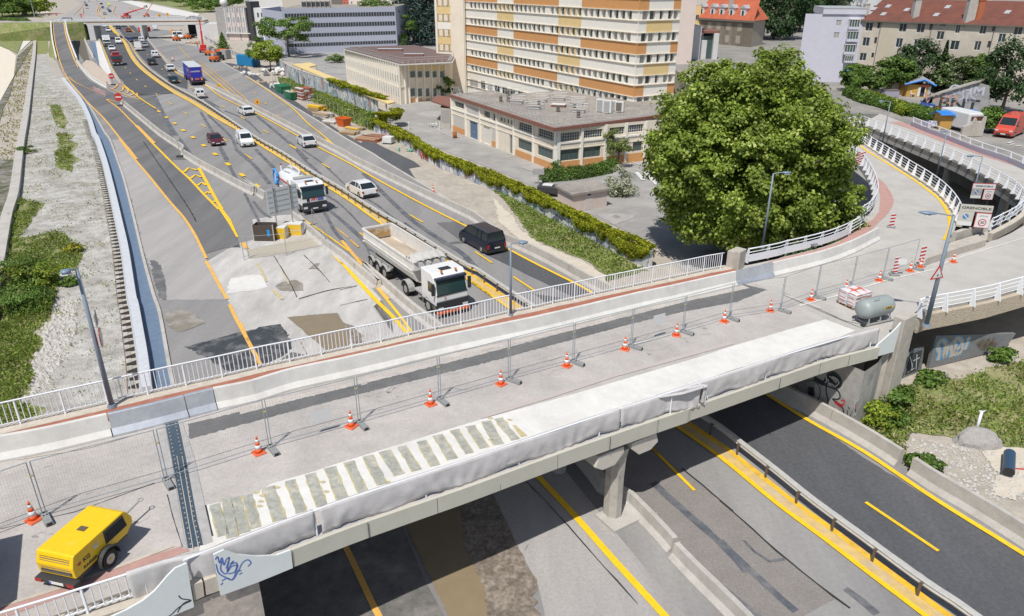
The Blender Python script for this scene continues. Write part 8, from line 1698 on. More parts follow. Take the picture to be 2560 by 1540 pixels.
A0=g('b',1845,1085);A1_=g('b',1640,880);d_=(A1_-A0).normalized();n_=Vc((-d_.y,d_.x,0));n_=n_ if n_.x>0 else -n_
bt0=thing('articulated_lorry','blue curtain-sided articulated lorry with white roof, going away','lorry',g('b',1945,1092)+d_*6.8,math.atan2(d_.y,d_.x))
M_bc=mat('curtain_blue',(.02,.03,.36),.5,var=.05,scale=1);M_bcr=mat('trailer_edge_red',(.30,.04,.10),.5)
MB().box(-6.8,6.8,-1.27,1.27,1.15,3.9).B('curtain_body',M_bc,bt0,bevel=.03);MB().box(-6.82,6.82,-1.28,1.28,3.9,4.0).B('roof',PW,bt0,bevel=.02)
for s in (1,-1): MB().box(-6.86,-6.81,min(s*1.12,s*1.27),max(s*1.12,s*1.27),1.1,3.92).B('rear_post',M_bcr,bt0)
MB().box(-6.86,-6.5,-1.2,1.2,.75,1.1).B('rear_beam',M_blkp,bt0)
for s in (1,-1):
 MB().box(-6.89,-6.86,min(s*.85,s*1.1),max(s*.85,s*1.1),1.2,1.75).B('yellow_marker',mat('marker_yellow',(.75,.45,.02),.5),bt0);MB().box(-6.88,-6.86,min(s*.5,s*.75),max(s*.5,s*.75),.85,1.0).B('tail_light',M_lampr,bt0)
MB().box(-6.885,-6.86,-.45,.35,1.25,1.6).B('red_placard',mat('placard_red',(.6,.12,.05),.5),bt0)
lettering('DANDEEN',.42,M_acw,bt0,Matrix(((0,0,-1,-6.815),(-1,0,0,.15),(0,1,0,3.0),(0,0,0,1))),sx=1.05)
for s in (1,-1): lettering('DANDEEN',.9,mat('letter_paleblue',(.25,.3,.6),.5),bt0,facing(Vc((-2.6,s*1.275,2.9)),(s*-1,0,0)))
for s in (1,-1): lettering('transport europeen',.3,mat('letter_paleblue',(0,0,0)),bt0,facing(Vc((-2.6,s*1.275,1.9)),(s*-1,0,0)))
for x in (-3.0,-4.3,-5.6):
 for s in (1,-1): wheel(bt0,x,s*1.22,.5,.4,0)
MB().box(-6.3,9.2,-.5,.5,.7,1.1).B('chassis',M_chs,bt0)
MB().box(7.3,9.4,-1.22,1.22,.9,3.6).B('cab',PW,bt0,bevel=.1)
for x in (5.6,8.6):
 for s in (1,-1): wheel(bt0,x,s*1.2,.5,.35,0)
def queue_lorry(label,f,x,y,x2,y2,mc,mb,Lb,Hb,kind):
 c=g(f,x,y);d=(g(f,x2,y2)-c);t=thing('lorry',label,'lorry',c,math.atan2(d.y,d.x));lorry_cab(t,Lb/2+2.0,mc,W=2.35,H=2.6 if kind!='fire' else 2.8,L=1.9,vis=False)
 if kind=='box': MB().box(-Lb/2,Lb/2,-1.2,1.2,1.0,Hb).B('box_body',mb,t,bevel=.04)
 else:
  MB().box(-Lb/2,Lb/2,-1.2,1.2,.9,Hb*.75).B('body',mb,t,bevel=.05);MB().box(-Lb/2+.3,Lb/2-.3,-.9,.9,Hb*.75,Hb).B('top_deck',M_vent if kind=='car' else mb,t,bevel=.08);b=MB()
  for s in (1,-1): b.tube([(-Lb/2,s*1.1,Hb*.75+.3),(Lb/2,s*1.1,Hb*.75+.3)],.05,5)
  b.B('side_rails',M_gal2,t)
 MB().box(-Lb/2,Lb/2,-.4,.4,.6,1.0).B('chassis',M_chs,t)
 for xx in (Lb/2+.9,-Lb/2+1.2):
  for s in (1,-1): wheel(t,xx,s*1.15,.48,.35,1)
 return t
queue_lorry('white box lorry coming out of the far bridge shadow','b',345,385,375,500,PW,PW,5.2,3.4,'box')
PDR=paint('dark_red',(.22,.02,.025));
queue_lorry('dark red tanker lorry at the head of the oncoming queue, chrome bumper','b',525,715,560,830,PDR,PDR,4.6,3.3,'fire')
V('pickup',PDR,'dark red pickup behind the dark red tanker lorry','pickup','b',475,570,'b',500,650)
# ---- things standing on the bridge
M_or=mat('cone_orange',(.80,.115,.02),.5);M_orf=mat('cone_foot',(.66,.13,.05),.6,var=.12,scale=3);M_refl=mat('cone_white',(.72,.74,.76),.4);M_blk=mat('block_grey',(.26,.27,.27),.8,var=.15,scale=3,fine=.15);M_fence=mat('fence_galv',(.34,.38,.41),.5,metal=.3);M_wire=mat('fence_wire',(.30,.31,.32),.6)
def cone(label,p,rz=0,first=[None],group='orange and white traffic cones on the bridge',sc=1.0):
 if first[0] is None:
  t=thing('traffic_cone',label,'traffic cone',p,rz,group,sc);MB().box(-.24,.24,-.24,.24,0,.05,taper=(.85,.85)).B('foot',M_orf,t,bevel=.01)
  zs=[(.05,.15),(.2,.128),(.21,.126),(.37,.10),(.38,.098),(.50,.075),(.51,.073),(.62,.052),(.63,.05),(.75,.028)]
  for i in range(0,10,2): MB().cyl((0,0,zs[i][0]),(0,0,zs[i+1][0]+.01),zs[i][1],zs[i+1][1],12).B('orange_band' if i%4==0 else 'white_band',M_or if i%4==0 else M_refl,t,True)
  first[0]=t;return t
 return dup(first[0],p,rz,label,group,sc=sc)
CN=[('N',315,590,'cone at the far left, behind the yellow compressor'),('O',175,1230,'cone by the third fence block from the left, before the striped slab'),('O',1032,985,'cone right of the white panel on the fence'),('O',1768,780,'cone above the middle of the hollow strips'),('W',193,780,'cone at the right end of the hollow strips'),('W',803,612,'cone at the first fence block past the bridge lamp post'),('W',1343,458,'cone with the darker foot, left of the second white panel'),('W',1820,328,'cone right of the second white panel'),('W',2262,200,'cone where the fence wire meets the faded lane line'),('V',1855,749,'cone left of the end of the dark strip'),('H',265,790,'cone left of the pallet of bags'),('H',610,692,'cone directly behind the pallet of bags'),('H',940,600,'cone left of the red and white panel with a white sheet'),('H',1245,505,'cone right of the red and white panel with a white sheet'),('H',1345,465,'cone hidden against the tall red and white panel'),('H',1672,415,'cone alone beyond the leaning lamp post')]
for i,(f,x,y,lb) in enumerate(CN):
 lb='orange and white '+lb;p=gd(f,x,y,.006)
 cone(lb,p,random.uniform(0,1.5),sc=.92)
cone('small orange and white cone on the sandy strip beside the kerb',g('K',1978,490),.3,sc=1.2)
FB=[('N',-1500,1290),('N',420,560),('N',1545,235),('O',285,1190),('O',1110,960),('O',1855,745),('W',272,745),('W',865,580),('W',1400,435),('W',1880,300),('W',2310,172),('V',1880,749),('H',310,768),('H',665,672),('H',975,580),('H',1280,485)]
FP=[gd(*q) for q in FB]
fnames=['first','second','third','fourth','fifth','sixth','seventh','eighth','ninth','tenth','eleventh','twelfth','thirteenth','fourteenth','fifteenth','sixteenth']
hint=['','beside the cone at the far left','at the blue expansion joint','before the dark strip','right of the first white panel','above the hollow strips','where the white slab begins','past the bridge lamp post','left of the second white panel','right of the second white panel','by the faded lane line','at the end of the dark strip','left of the pallet of bags','behind the pallet of bags','beside the panel with a white sheet','beside the tall red and white panel']
bp=None
for i,p in enumerate(FP):
 if i==0: continue
 d=(FP[min(i+1,len(FP)-1)]-FP[i-1]).normalized();rz=math.atan2(d.y,d.x)-math.pi/2+(.0 if i<4 else .35)+random.uniform(-.08,.08)
 if i<6: rz=math.atan2(d.y,d.x)-math.pi/2+.05
 q=p+Vc((math.cos(rz)*.24,math.sin(rz)*.24,.004));lb='grey fence block '+hint[i]
 if bp is None:
  bp=thing('fence_block',lb,'fence block',q,rz,'blocks holding the temporary fence');b=MB();b.box(-.36,.36,-.12,.12,0,.14,taper=(.97,.85));b.B('block_body',M_blk,bp,bevel=.015);b=MB();b.box(-.30,-.22,-.04,.04,.1405,.147);b.box(-.12,-.06,-.07,-.02,.1405,.147);b.box(-.12,-.06,.02,.07,.1405,.147);b.B('sockets',M_dk,bp);b=MB();b.box(.28,.365,-.07,.07,.02,.10);b.B('grip',M_dk,bp)
 else: dup(bp,q,rz,lb)
phint=['at the left edge of the picture','crossing the expansion joint','before the left end of the dark strip','carrying the first white panel','above the middle hollow strips','above the right hollow strips','left of the lamp post gap','beyond the small white tag','carrying the second white panel','beside the second tag','along the faded lane line','at the right end of the dark strip','left of the pallet of bags','behind the pallet of bags','next to the red and white panels']
def fence_panel(p,q,label,extra=None,hh=1.95):
 t=thing('temporary_fence',label,'fence panel',p,0,'mesh panels of the temporary fence');v=q-p;L=v.length;d=v.normalized();up=Vc((0,0,1));a=d*.05+up*.12;e=v-d*.05+up*.12
 b=MB();b.tube([a+up*-.08,a+up*hh],.019,6);b.tube([e+up*-.08,e+up*hh],.019,6);b.tube([a+up*hh,e+up*hh],.015,6);b.tube([a+up*.08,e+up*.08],.015,6);b.B('frame',M_fence,t)
 b=MB();n=int(L/.085);W2=.0017
 for k in range(1,n):
  c=a.lerp(e,k/n);b.quad(c+up*.08-d*W2,c+up*.08+d*W2,c+up*hh+d*W2,c+up*hh-d*W2)
 for k in range(1,8): z=.08+(hh-.08)*k/8;b.quad(a+up*(z-W2),e+up*(z-W2),e+up*(z+W2),a+up*(z+W2))
 b.B('wire_mesh',M_wire,t)
 MB().cyl(e+up*1.45-d*.02,e+up*1.45+d*.08,.035,n=8).B('clamp',mat('clamp_brass',(.42,.36,.16),.5),t)
 if extra:
  for (s0,s1,z0,z1) in extra: b=MB();n_=Vc((d.y,-d.x,0))*.03;b.add([a+d*s0+up*z0+n_,a+d*s1+up*z0+n_,a+d*s1+up*z1+n_,a+d*s0+up*z1+n_],((0,1,2,3),));b.B('white_sheet',M_acw,t)
for i in range(len(FP)-1):
 ex={3:[(1.55,2.35,.45,.95)],4:[(.15,.4,1.55,1.63)],7:[(3.1,3.35,1.6,1.68)] ,8:[(1.3,2.1,.75,1.3)],1:[(.3,.55,1.6,1.66)],9:[(-.4,-.15,1.7,1.78)]}.get(i)
 fence_panel(FP[i],FP[i+1],'galvanised mesh fence panel '+phint[i],ex)
cf=gd('N',1115,900);c_rr=gd('N',700,1190,.35);c_rl=gd('N',430,1050,.35);wl_p=gd('N',1010,1085)
ax=(c_rl-c_rr);ax.z=0;fwd=Vc((ax.y,-ax.x,0)).normalized();
if fwd.x<0: fwd=-fwd
rear_mid=(c_rl+c_rr)/2;rz=math.atan2(fwd.y,fwd.x);rz=heading(gd('N',700,1130,1.0),gd('N',1215,780,.6))
fwd=Vc((math.cos(rz),math.sin(rz),0));lft=Vc((-fwd.y,fwd.x,0))
axle=wl_p+lft*.83;cp=thing('compressor_trailer','yellow two-wheeled compressor trailer on the bridge at the lower left','compressor',Vc((axle.x,axle.y,Zd(axle.x)+.006))+lft*-.05+fwd*.22,rz);cp.scale=(.84,)*3
M_cy=mat('compressor_yellow',(.86,.54,.012),.4,var=.05,scale=2,fine=.03,col2=(.84,.60,.10),fac=(.62,.8));M_cg=mat('compressor_dark',(.045,.047,.05),.55)
zb_,zt_=.55,1.42;xr,xf=-1.28,1.42;wd=.72
prof=[(xr,zb_+.02),(xr-.03,zb_+.45),(xr+.10,zt_-.03),(xr+.16,zt_),(xf-.35,zt_),(xf-.22,zt_-.06),(xf,zb_+.42),(xf-.02,zb_+.18),(xf-.35,zb_-.05),(.55,zb_-.05),(.45,zb_+.02)]
b=MB();b.loft([[Vc((x*sc,y,z)) for x,z in prof] for y,sc in ((-wd,1),(wd,1))]);hood=b.B('canopy',M_cy,cp,bevel=.025,fix=True)
MB().box(xr+.1,xf-.3,-wd+.08,wd-.08,.36,.56).B('chassis',M_cg,cp)
MB().box(xr-.20,xr+.08,-.78,.78,.36,.50).B('rear_bumper',M_cg,cp,bevel=.02)
for s in (1,-1): MB().box(xr-.225,xr-.2,min(s*.48,s*.76),max(s*.48,s*.76),.37,.49).B('tail_light',M_lampr,cp)
MB().box(xr-.212,xr-.2,-.35,.2,.375,.48).B('number_plate',M_platew,cp);MB().box(xr-.214,xr-.212,.13,.2,.38,.475).B('plate_band',mat('plate_blue',(.03,.1,.5),.5),cp)
b=MB();b.add([Vc((xr-.036,-.6,.68)),Vc((xr-.036,.6,.68)),Vc((xr+.055,.6,1.27)),Vc((xr+.055,-.6,1.27))],((0,1,2,3),));gr=b.B('rear_grille',M_cg,cp)
b=MB()
for k in range(7): z=.72+k*.078;x=xr-.05+.09*(z-.68)/.59;b.box(x-.012,x+.01,-.58,.58,z,z+.02)
b.B('grille_bars',M_vent,gr)
for s in (-1,1):
 b=MB();y=s*(wd+.006);b.add([Vc((.12,y,.82)),Vc((1.12,y,.82)),Vc((1.04,y,1.34)),Vc((.12,y,1.34))],((0,1,2,3),));lv_=b.B('louvre_panel',mat('louvre_black',(.015,.016,.018),.6),cp)
 b=MB()
 for k in range(6): z=.84+k*.085;b.box(.14,1.1-.1*k/6,min(y,y+s*.03),max(y,y+s*.03),z,z+.035)
 b.B('louvre_slats',M_cg,lv_)
MB().box(-.08,.14,-.16,.14,zt_+.002,zt_+.02).B('roof_vent',mat('vent_brown',(.13,.10,.06),.6),cp)
for s in (-1,1):
 b=MB();a_=[Vc((math.cos(a)*.43,0,.33+math.sin(a)*.43)) for a in [-.15+k*(math.pi+.3)/12 for k in range(13)]];b.loft([[p+Vc((0,s*.66,0)),p+Vc((0,s*.92,0)),p*1.0+Vc((0,s*.92,.04)),p+Vc((0,s*.66,.04))] for p in a_]);b.B('mudguard',M_cg,cp)
 w_=wheel(cp,0,s*.88,.33,.2);MB().cyl((0,s*.885,.33),(0,s*.90,.33),.06,n=8).B('hub_cap',mat('hub_yellow',(.5,.5,.08),.5),w_)
b=MB();b.tube([(xf-.1,0,.5),(xf+.35,0,.56),(xf+1.15,0,.60)],.035,7);b.tube([(xf-.1,.12,.45),(xf+.5,.02,.5)],.03,6);b.tube([(xf-.1,-.12,.45),(xf+.5,-.02,.5)],.03,6);b.B('drawbar',M_gal2,cp)
b=MB();n_=12;b.tube([(xf+1.25+math.cos(k*2*math.pi/n_)*.09,math.sin(k*2*math.pi/n_)*.09,.60) for k in range(n_+1)],.02,6);b.B('towing_eye',M_gal2,cp);MB().cyl((xf+.1,0,.62),(xf+.4,0,.66),.06,n=8).B('jockey_handle',M_cy,cp)
Ms=facing(Vc((-.62,-wd-.008,.72)),(1,0,0));lettering('KAESER',.155,M_cg,cp,Ms,'maker_lettering',sx=1.15);lettering('KG',.22,M_cg,cp,facing(Vc((-.72,-wd-.008,.98)),(1,0,0)),'unit_lettering')
b=MB();y=-wd-.008;b.add([Vc((-1.13,y,1.0)),Vc((-1.03,y,.93)),Vc((-.93,y,1.0)),Vc((-1.03,y,1.07))],((0,1,2,3),));b.B('red_diamond',mat('label_red',(.55,.05,.03),.5),cp);b=MB();b.box(-.45,-.15,y-.002,y,1.15,1.19);b.box(-.35,-.2,y-.002,y,1.02,1.11);b.B('white_label',M_acw,cp)
oq=Vc((sd.x,sd.y,0))/-sd.z;hv_=2.7;v1=gd('N',215,722)-oq*hv_;v2=gd('N',168,1150)-oq*hv_;dv=(v1-v2).normalized();t=thing('parked_lorry','dark lorry standing at the left edge, almost wholly out of the picture','lorry',Vc((v1.x,v1.y,Zd(v1.x))),math.atan2(dv.y,dv.x))
MB().box(-2.9,0,.02,2.4,.9,hv_).B('box_body',M_vent,t);MB().box(-2.8,-.1,.5,2.2,.4,.9).B('chassis',M_cg,t)
for x in (-2.3,-.7):
 MB().cyl((x,.6,.45),(x,.9,.45),.42,n=12).B('wheel',M_tyre,t);MB().cyl((x,2.0,.45),(x,2.3,.45),.42,n=12).B('wheel',M_tyre,t)
bpz=gd('H',690,935);pc=gd('H',700,860);t=thing('bag_pallet','pallet stacked with white and grey bags under orange straps','pallet',Vc((pc.x,pc.y+.25,Zd(pc.x)+.006)),.45)
b=MB()
for k in range(5): b.box(-.62,.62,-.52+k*.23,-.40+k*.23,.10,.13)
for k in (-.5,0,.5): b.box(-.62,.62,k-.05,k+.05,0,.10)
b.B('wooden_pallet',mat('pallet_wood',(.38,.27,.15),.85,var=.2,scale=3),t)
M_bag=mat('bag_paper',(.66,.64,.66),.8,var=.06,scale=3);M_bago=mat('bag_print',(.60,.24,.13),.8);bgm=None
for lyr in range(7):
 for ix in range(3):
  for iy in range(2):
   bm=bmesh.new();bmesh.ops.create_cube(bm,size=1);bmesh.ops.subdivide_edges(bm,edges=bm.edges[:],cuts=3,use_grid_fill=True)
   for v in bm.verts:
    k=1-.35*(abs(v.co.x*2)**3+abs(v.co.y*2)**3)*.5;v.co=Vc((v.co.x*.44,v.co.y*.62,v.co.z*.135*k+.02*noise.noise(v.co*3+Vc((lyr,ix,iy)))))
   me=bpy.data.meshes.new('cement_bag');bm.to_mesh(me);bm.free();me.materials.append(M_bag);me.polygons.foreach_set('use_smooth',[True]*len(me.polygons));o=bpy.data.objects.new('cement_bag',me);COL.objects.link(o);o.parent=t;o.location=((ix-1)*.42+random.uniform(-.02,.02),(iy-.5)*.58+random.uniform(-.02,.02),.2+lyr*.118)
   if (ix+iy+lyr)%2==0: p_=MB().box(-.15,.15,-.32,-.30,-.03,.03).box(-.23,-.215,-.2,.2,-.03,.02).B('bag_print',M_bago,o)
b=MB();
for s in (-.25,.3): b.sweep([Vc((s-.0,-.62,.3)),Vc((s,-.62,.98)),Vc((s+.05,.62,1.0)),Vc((s,.62,.3))],[(0,0),(.02,0),(.02,.012),(0,.012)]) if 0 else b.tube([(s,-.6,.93),(s+.04,0,1.04),(s+.1,.6,.93)],.025,5)
b.tube([(-.64,0,.93),(0,-.05,1.05),(.64,.05,.93)],.025,5);b.B('orange_strap',M_or,t)
tc=gd('H',870,1000);tq=gd('H',1040,930);rz=.42
t=thing('grey_tank','grey horizontal pressure tank on a skid with a yellow label','tank',Vc((tc.x,tc.y,Zd(tc.x)+.006)),rz)
M_tank=mat('tank_grey',(.31,.345,.335),.45,var=.04,scale=2)
b=MB();b.loft([[Vc((x,math.cos(a)*.56*r_,.86+math.sin(a)*.56*r_)) for a in [k*math.pi/12 for k in range(24)]] for x,r_ in ((-1.12,.25),(-1.09,.55),(-1.0,.82),(-.85,.97),(-.7,1),(.7,1),(.85,.97),(1.0,.82),(1.09,.55),(1.12,.25))]);b.B('tank_shell',M_tank,t,True)
b=MB()
for s in (1,-1): b.box(-1.0,1.15,s*.42-.04,s*.42+.04,.05,.12)
for x in (-.75,.1,.8): b.box(x-.04,x+.04,-.45,.45,.10,.16);b.cyl((x,-.42,.12),(x,-.38,.5),.035,n=6);b.cyl((x,.42,.12),(x,.38,.5),.035,n=6)
b.B('skid_frame',M_gal2,t)
lb_=MB();lb_.add([Vc((.0,-.575,.92)),Vc((.68,-.575,.92)),Vc((.68,-.568,1.06)),Vc((.0,-.568,1.06))],((0,1,2,3),));lo=lb_.B('yellow_label',mat('label_yellow',(.72,.50,.10),.5),t);lettering('BUGDMT',.10,M_cg,lo,facing(Vc((.34,-.585,.99)),(1,0,0)),sx=1.1)
b=MB();b.tube([(-.5,-.3,1.38),(-.5,-.3,1.5),(-.2,-.3,1.52),(-.2,-.3,1.4)],.02,6);b.B('handle',M_tank,t);b=MB();b.cyl((-1.15,-.35,.18),(-.95,-.35,.18),.13,n=10);b.tube([(-1.2,-.4,.3),(-1.0,-.2,.2),(-.9,0,.3)],.03,6);b.B('valve_gear',M_cg,t)
def lamp(label,base,h,r,armv,m=None,head=.7,plate=None,group='street lamps'):
 t=thing('street_lamp',label,'street lamp',base,0,group);M_lp=m or mat('lamp_bluegrey',(.20,.245,.30),.5);MB().cyl((0,0,0),(0,0,h),r,r*.6,10).B('pole',M_lp,t,True);MB().cyl((0,0,0),(0,0,.12),r*1.9,r*1.5,10).B('base_collar',M_lp,t)
 a=Vc(armv);b=MB();b.tube([(0,0,h-.02),Vc((0,0,h+.05))+a*.5,Vc((0,0,h+.08))+a],.035,6);b.B('arm',M_lp,t)
 b=MB();d=a.normalized();s=Vc((-d.y,d.x,0));c0=Vc((0,0,h+.06))+a*.85;secs=[]
 for k,(u,w_,hh) in enumerate(((0,.05,.04),(.12,.14,.07),(.45,.20,.09),(.8,.13,.07),(1,.02,.03))): c=c0+d*head*u;secs.append([c+s*w_*math.cos(q)+Vc((0,0,hh*math.sin(q))) for q in [k2*math.pi/4 for k2 in range(8)]])
 b.loft(secs);hd=b.B('lamp_head',mat('lamp_head',(.18,.25,.34),.35),t,True);b=MB();c=c0+d*head*.5;b.box(c.x-.14,c.x+.14,c.y-.14,c.y+.14,c.z-.105,c.z-.07);b.B('lens',M_acw,hd);return t
bA=gd('M',1040,990,.14);lamp('stout grey lamp post with side signs at the left end of the bridge railing',bA,5.75,.1,(-.12,-.3,0),head=.35)
tA=bA;t=thing('round_sign','edge-on round sign strapped to the stout lamp post','road sign',bA+Vc((.14,.05,3.0)),.42);MB().cyl((.05,-.0,.0),(.075,0,0),.38,n=20).B('red_disc',M_lampr,t);MB().cyl((.076,0,0),(.08,0,0),.31,n=20).B('white_face',M_acw,t)
t=thing('direction_sign','grey edge-on panel above the round sign on the stout lamp post','road sign',bA+Vc((.15,.05,3.75)),.42);MB().box(.03,.06,-.3,.3,-.25,.25).B('sign_panel',M_gal2,t);MB().box(-.02,.03,-.05,.05,-.1,.1).B('bracket',M_gal2,t)
lamp('slim lamp post rising from the middle of the bridge railing',gd('L',1583,1070,.14),3.95,.075,(.45,.05,0),head=.5)
bD=gd('I',2250,1185,.1);lamp('tall slim lamp post in front of the huge plane tree',gd('V',1837,597,.1),hgt(gd('V',1837,597,.1),'V',1868,418),.085,(.7,.0,0),head=.6)
bC=gd('H',1405,1045,.1);hC=hgt(bC,'H',1700,20);lamp('leaning-looking stout lamp post with a triangular sign at the right of the bridge',bC,hgt(bC,'V',2290,520),.13,(-.9,.25,0),head=.85)
t=thing('warning_sign','white triangular warning sign with red border on the stout right lamp post','road sign',bC+Vc((-.16,-.16,3.05)),.35);
def tri(r_,y): return [Vc((math.sin(k*2*math.pi/3)*r_,y,math.cos(k*2*math.pi/3)*r_)) for k in range(3)]
b=MB();b.loft([tri(.52,0),tri(.52,.03)]);b.B('red_border',mat('sign_red',(.5,.03,.03),.5),t);b=MB();b.add(tri(.38,-.004),((0,1,2),));b.B('sign_face',M_acw,t);MB().box(-.05,.05,-.012,-.006,-.12,.0).B('signal_symbol',mat('symbol_green',(.02,.25,.12),.5),t)
for f,x,y,tx,ty,lb,av in (('V',2125,346,2146,245,'slim far lamp post in front of the left part of the far ramp, double-headed',(-.9,0,0)),('V',2255,428,2281,318,'slim lamp post rising from the void railing, middle of the three',(-.1,0,0)),('d',720,450,850,0,'slim lamp post rising from the void just behind the city name sign',(-.9,0,0))):
 if f=='V': p=g(f,x,y,4.1) ;hh=hgt(p,f,tx,ty);
 else: p=gd('d',715,470,-.4);hh=hgt(p,'F',1945,600)
 t=lamp(lb,p,hh,.07,av,head=.6)
def city_sign(label,p,W_,H_,red=False,rzz=-.1,ph=2.4,full=True):
 t=thing('city_sign',label,'road sign',p,rzz);M_sf=mat('sign_beige',(.50,.48,.43),.6) if full else M_acw
 for x in (-W_*.28,W_*.34): MB().cyl((x,.05,0),(x,.05,ph+H_*.6),.035,n=8).B('post',M_cg,t)
 z0=ph
 MB().box(-W_/2,W_/2,-.02,.02,z0+H_*.68,z0+H_).B('name_panel',M_sf,t);
 if red: MB().box(-W_/2-.04,W_/2+.04,-.015,.021,z0+H_*.68-.04,z0+H_+.04).B('red_frame',MATS['sign_red'],t)
 lettering('GRENOBLE',H_*.155,M_cg,t,facing(Vc((0,-.024,z0+H_*.84)),(1,0,0)),'city_name',sx=1.55 if full else 1.4)
 l=MB().box(-W_/2,-W_*.03,-.02,.02,z0+.0,z0+H_*.67).B('parking_panel',M_sf if full else M_gal2,t)
 c=Vc((-W_*.27,-.022,z0+H_*.43));MB().cyl(c,c+Vc((0,-.006,0)),H_*.125,n=20).B('blue_disc',mat('sign_blue',(.08,.2,.42),.5),l);b=MB();b.add([c+Vc((-.2,-.008,.17)),c+Vc((-.16,-.008,.21)),c+Vc((.2,-.008,-.17)),c+Vc((.16,-.008,-.21))],((0,1,2,3),));b.B('white_slash',M_acw,l)
 MB().box(-W_/2+.01,-W_*.04,-.026,-.021,z0+.02,z0+H_*.2).B('small_print_panel',M_acw,l)
 r_=MB().box(W_*.06,W_/2,-.02,.02,z0-.05,z0+H_*.62).B('zone_panel',M_acw,t);MB().box(W_*.04,W_/2+.02,-.015,.022,z0-.08,z0+H_*.65).B('red_frame',MATS['sign_red'],r_)
 lettering('ZONE',H_*.10,M_gal2,r_,facing(Vc((W_*.28,-.024,z0+H_*.5)),(1,0,0)),sx=1.2)
 c=Vc((W_*.28,-.022,z0+H_*.2));MB().cyl(c,c+Vc((0,-.006,0)),H_*.17,n=24).B('red_ring',MATS['sign_red'],r_);MB().cyl(c+Vc((0,-.006,0)),c+Vc((0,-.009,0)),H_*.13,n=24).B('white_disc',M_acw,r_);lettering('30',H_*.17,M_cg,r_,facing(c+Vc((0,-.012,0)),(1,0,0)))
 return t
pS=gd('d',680,1000);hS_=hgt(pS,'d',655,460);city_sign('big beige city name sign with blue no-parking disc and speed 30 panel, on two posts',pS+Vc((0,0,0)),2.05,1.55,False,-.28,hS_-1.6)
pS2=gd('d',800,640,-1.2);city_sign('smaller red-framed city name sign half hidden behind the lamp post over the void',pS2,1.75,1.25,True,-.15,max(1.6,hgt(pS2,'d',740,190)-1.25),full=False)
def board(label,p,w_=.3,h=1.0,rz=0,z0=.25,group='red and white delineator boards',foot=True,tilt=0):
 t=thing('delineator_board',label,'road sign',p,rz,group);MB().box(-w_/2,w_/2,-.015,.015,z0,z0+h).B('panel',M_acw,t);b=MB();n=max(2,int(h/.22))
 for k in range(n):
  z=z0+h*k/n;s=h/n*.5;b.add([Vc((-w_/2,-.019,z)),Vc((w_/2,-.019,z+s*.8)),Vc((w_/2,-.019,min(z0+h,z+s*1.8))),Vc((-w_/2,-.019,z+s))],((0,1,2,3),))
 b.B('red_stripes',mat('stripe_red',(.42,.025,.03),.5),t)
 MB().box(-.3,.3,-.2,.2,0,.1).B('foot',M_blk,t,bevel=.02);MB().box(-.03,.03,.02,.05,.08,z0+h*.8).B('stay',M_blk,t);return t
board('tall red and white striped board beside the fence end',gd('H',1345,455),.32,1.25,-.1,.15);t_=board('red and white striped board with a white sheet fixed to it',gd('H',1090,545),.3,1.1,-.2,.15);MB().box(.05,.55,-.03,-.022,.75,1.15).B('white_sheet',M_acw,t_)
board('red and white striped board on the pink pavement of the ramp',gd('F',965,1350),.34,1.0,-.5,.1)
for i,(x,y) in enumerate(((600,690),(630,700),(655,690))): board('red and white board '+['leftmost','in the middle','rightmost']['012'.index(str(i))]+' of three at the top of the ramp',gd('F',x,y),.3,1.3,-.2,.1)
sb0=g('K',525,880);t=thing('sign_board','large grey back of a road sign board on two slim posts','sign board')
p0=g('K',540,905);p1=g('K',685,865);WSb=Wall(p0,p1);mm=[WSb.m('K',*q) for q in ((425,440),(710,418),(730,655),(450,672))];zt=max(m[1] for m in mm);zb=min(m[1] for m in mm);ua=min(m[0] for m in mm);ub_=max(m[0] for m in mm)
zb=WSb.m('K',600,665)[1];zt=WSb.m('K',600,428)[1];ua=WSb.m('K',437,550)[0];ub_=WSb.m('K',722,540)[0]
pn=wbox(WSb,ua,ub_,zb,zt,-.08,-.02,mat('board_back',(.54,.57,.58),.6),'panel',t)
for k in range(5): z=zb+(zt-zb)*(k+.5)/5;wbox(WSb,ua+.05,ub_-.05,z-.04,z+.04,-.018,.0,mat('board_rib',(.42,.45,.46),.6),'stiffener',pn)
for u in (0,WSb.L): p=WSb.at(u,0,.06);MB().cyl(p,p+Vc((0,0,zt+.5)),.06,n=8).B('post',M_gal2,t)
M_yb=mat('block_yellow',(.75,.47,.03),.7,var=.12,scale=2);
for (x,y,lb) in ((540,905,'yellow-painted concrete block under the left sign post'),(688,872,'yellow-painted concrete block under the right sign post')):
 p=g('K',x,y);t=thing('concrete_block',lb,'concrete block',p,-.05,'yellow blocks under the sign board');MB().box(-.85,.85,-.45,.45,0,1.1).B('block_body',M_concw,t,bevel=.03);MB().box(-.86,.86,-.462,-.455,.03,.5).box(-.86,.86,-.462,-.455,.56,1.02).B('yellow_face',M_yb,t)
p=g('K',430,925);t=thing('dark_crate','dark mesh-sided open crate left of the yellow blocks','crate',p,-.05);b=MB()
for a,c,d,e in ((-.9,-.84,-.5,.5),(.84,.9,-.5,.5),(-.84,.84,-.5,-.44),(-.84,.84,.44,.5)): b.box(a,c,d,e,0,1.5)
b.B('crate_sides',mat('crate_dark',(.07,.055,.045),.8,var=.2,scale=3),t);MB().box(-.84,.84,-.44,.44,.9,1.0).B('contents',M_chs,t);b=MB();
for x in (-.92,.92): b.box(x-.04,x+.04,-.53,-.45,0,1.55)
b.B('corner_posts',M_pil,t);MB().box(.35,.6,-.515,-.505,.5,1.1).B('blue_tape',mat('tape_blue',(.02,.25,.6),.5),t)
yd=thing('site_fence','thin open wire fence round the dug strip in the work yard','fence');b=MB()
yp=[g('K',*q) for q in ((225,1120),(270,1100),(620,1075),(985,995),(870,830))]
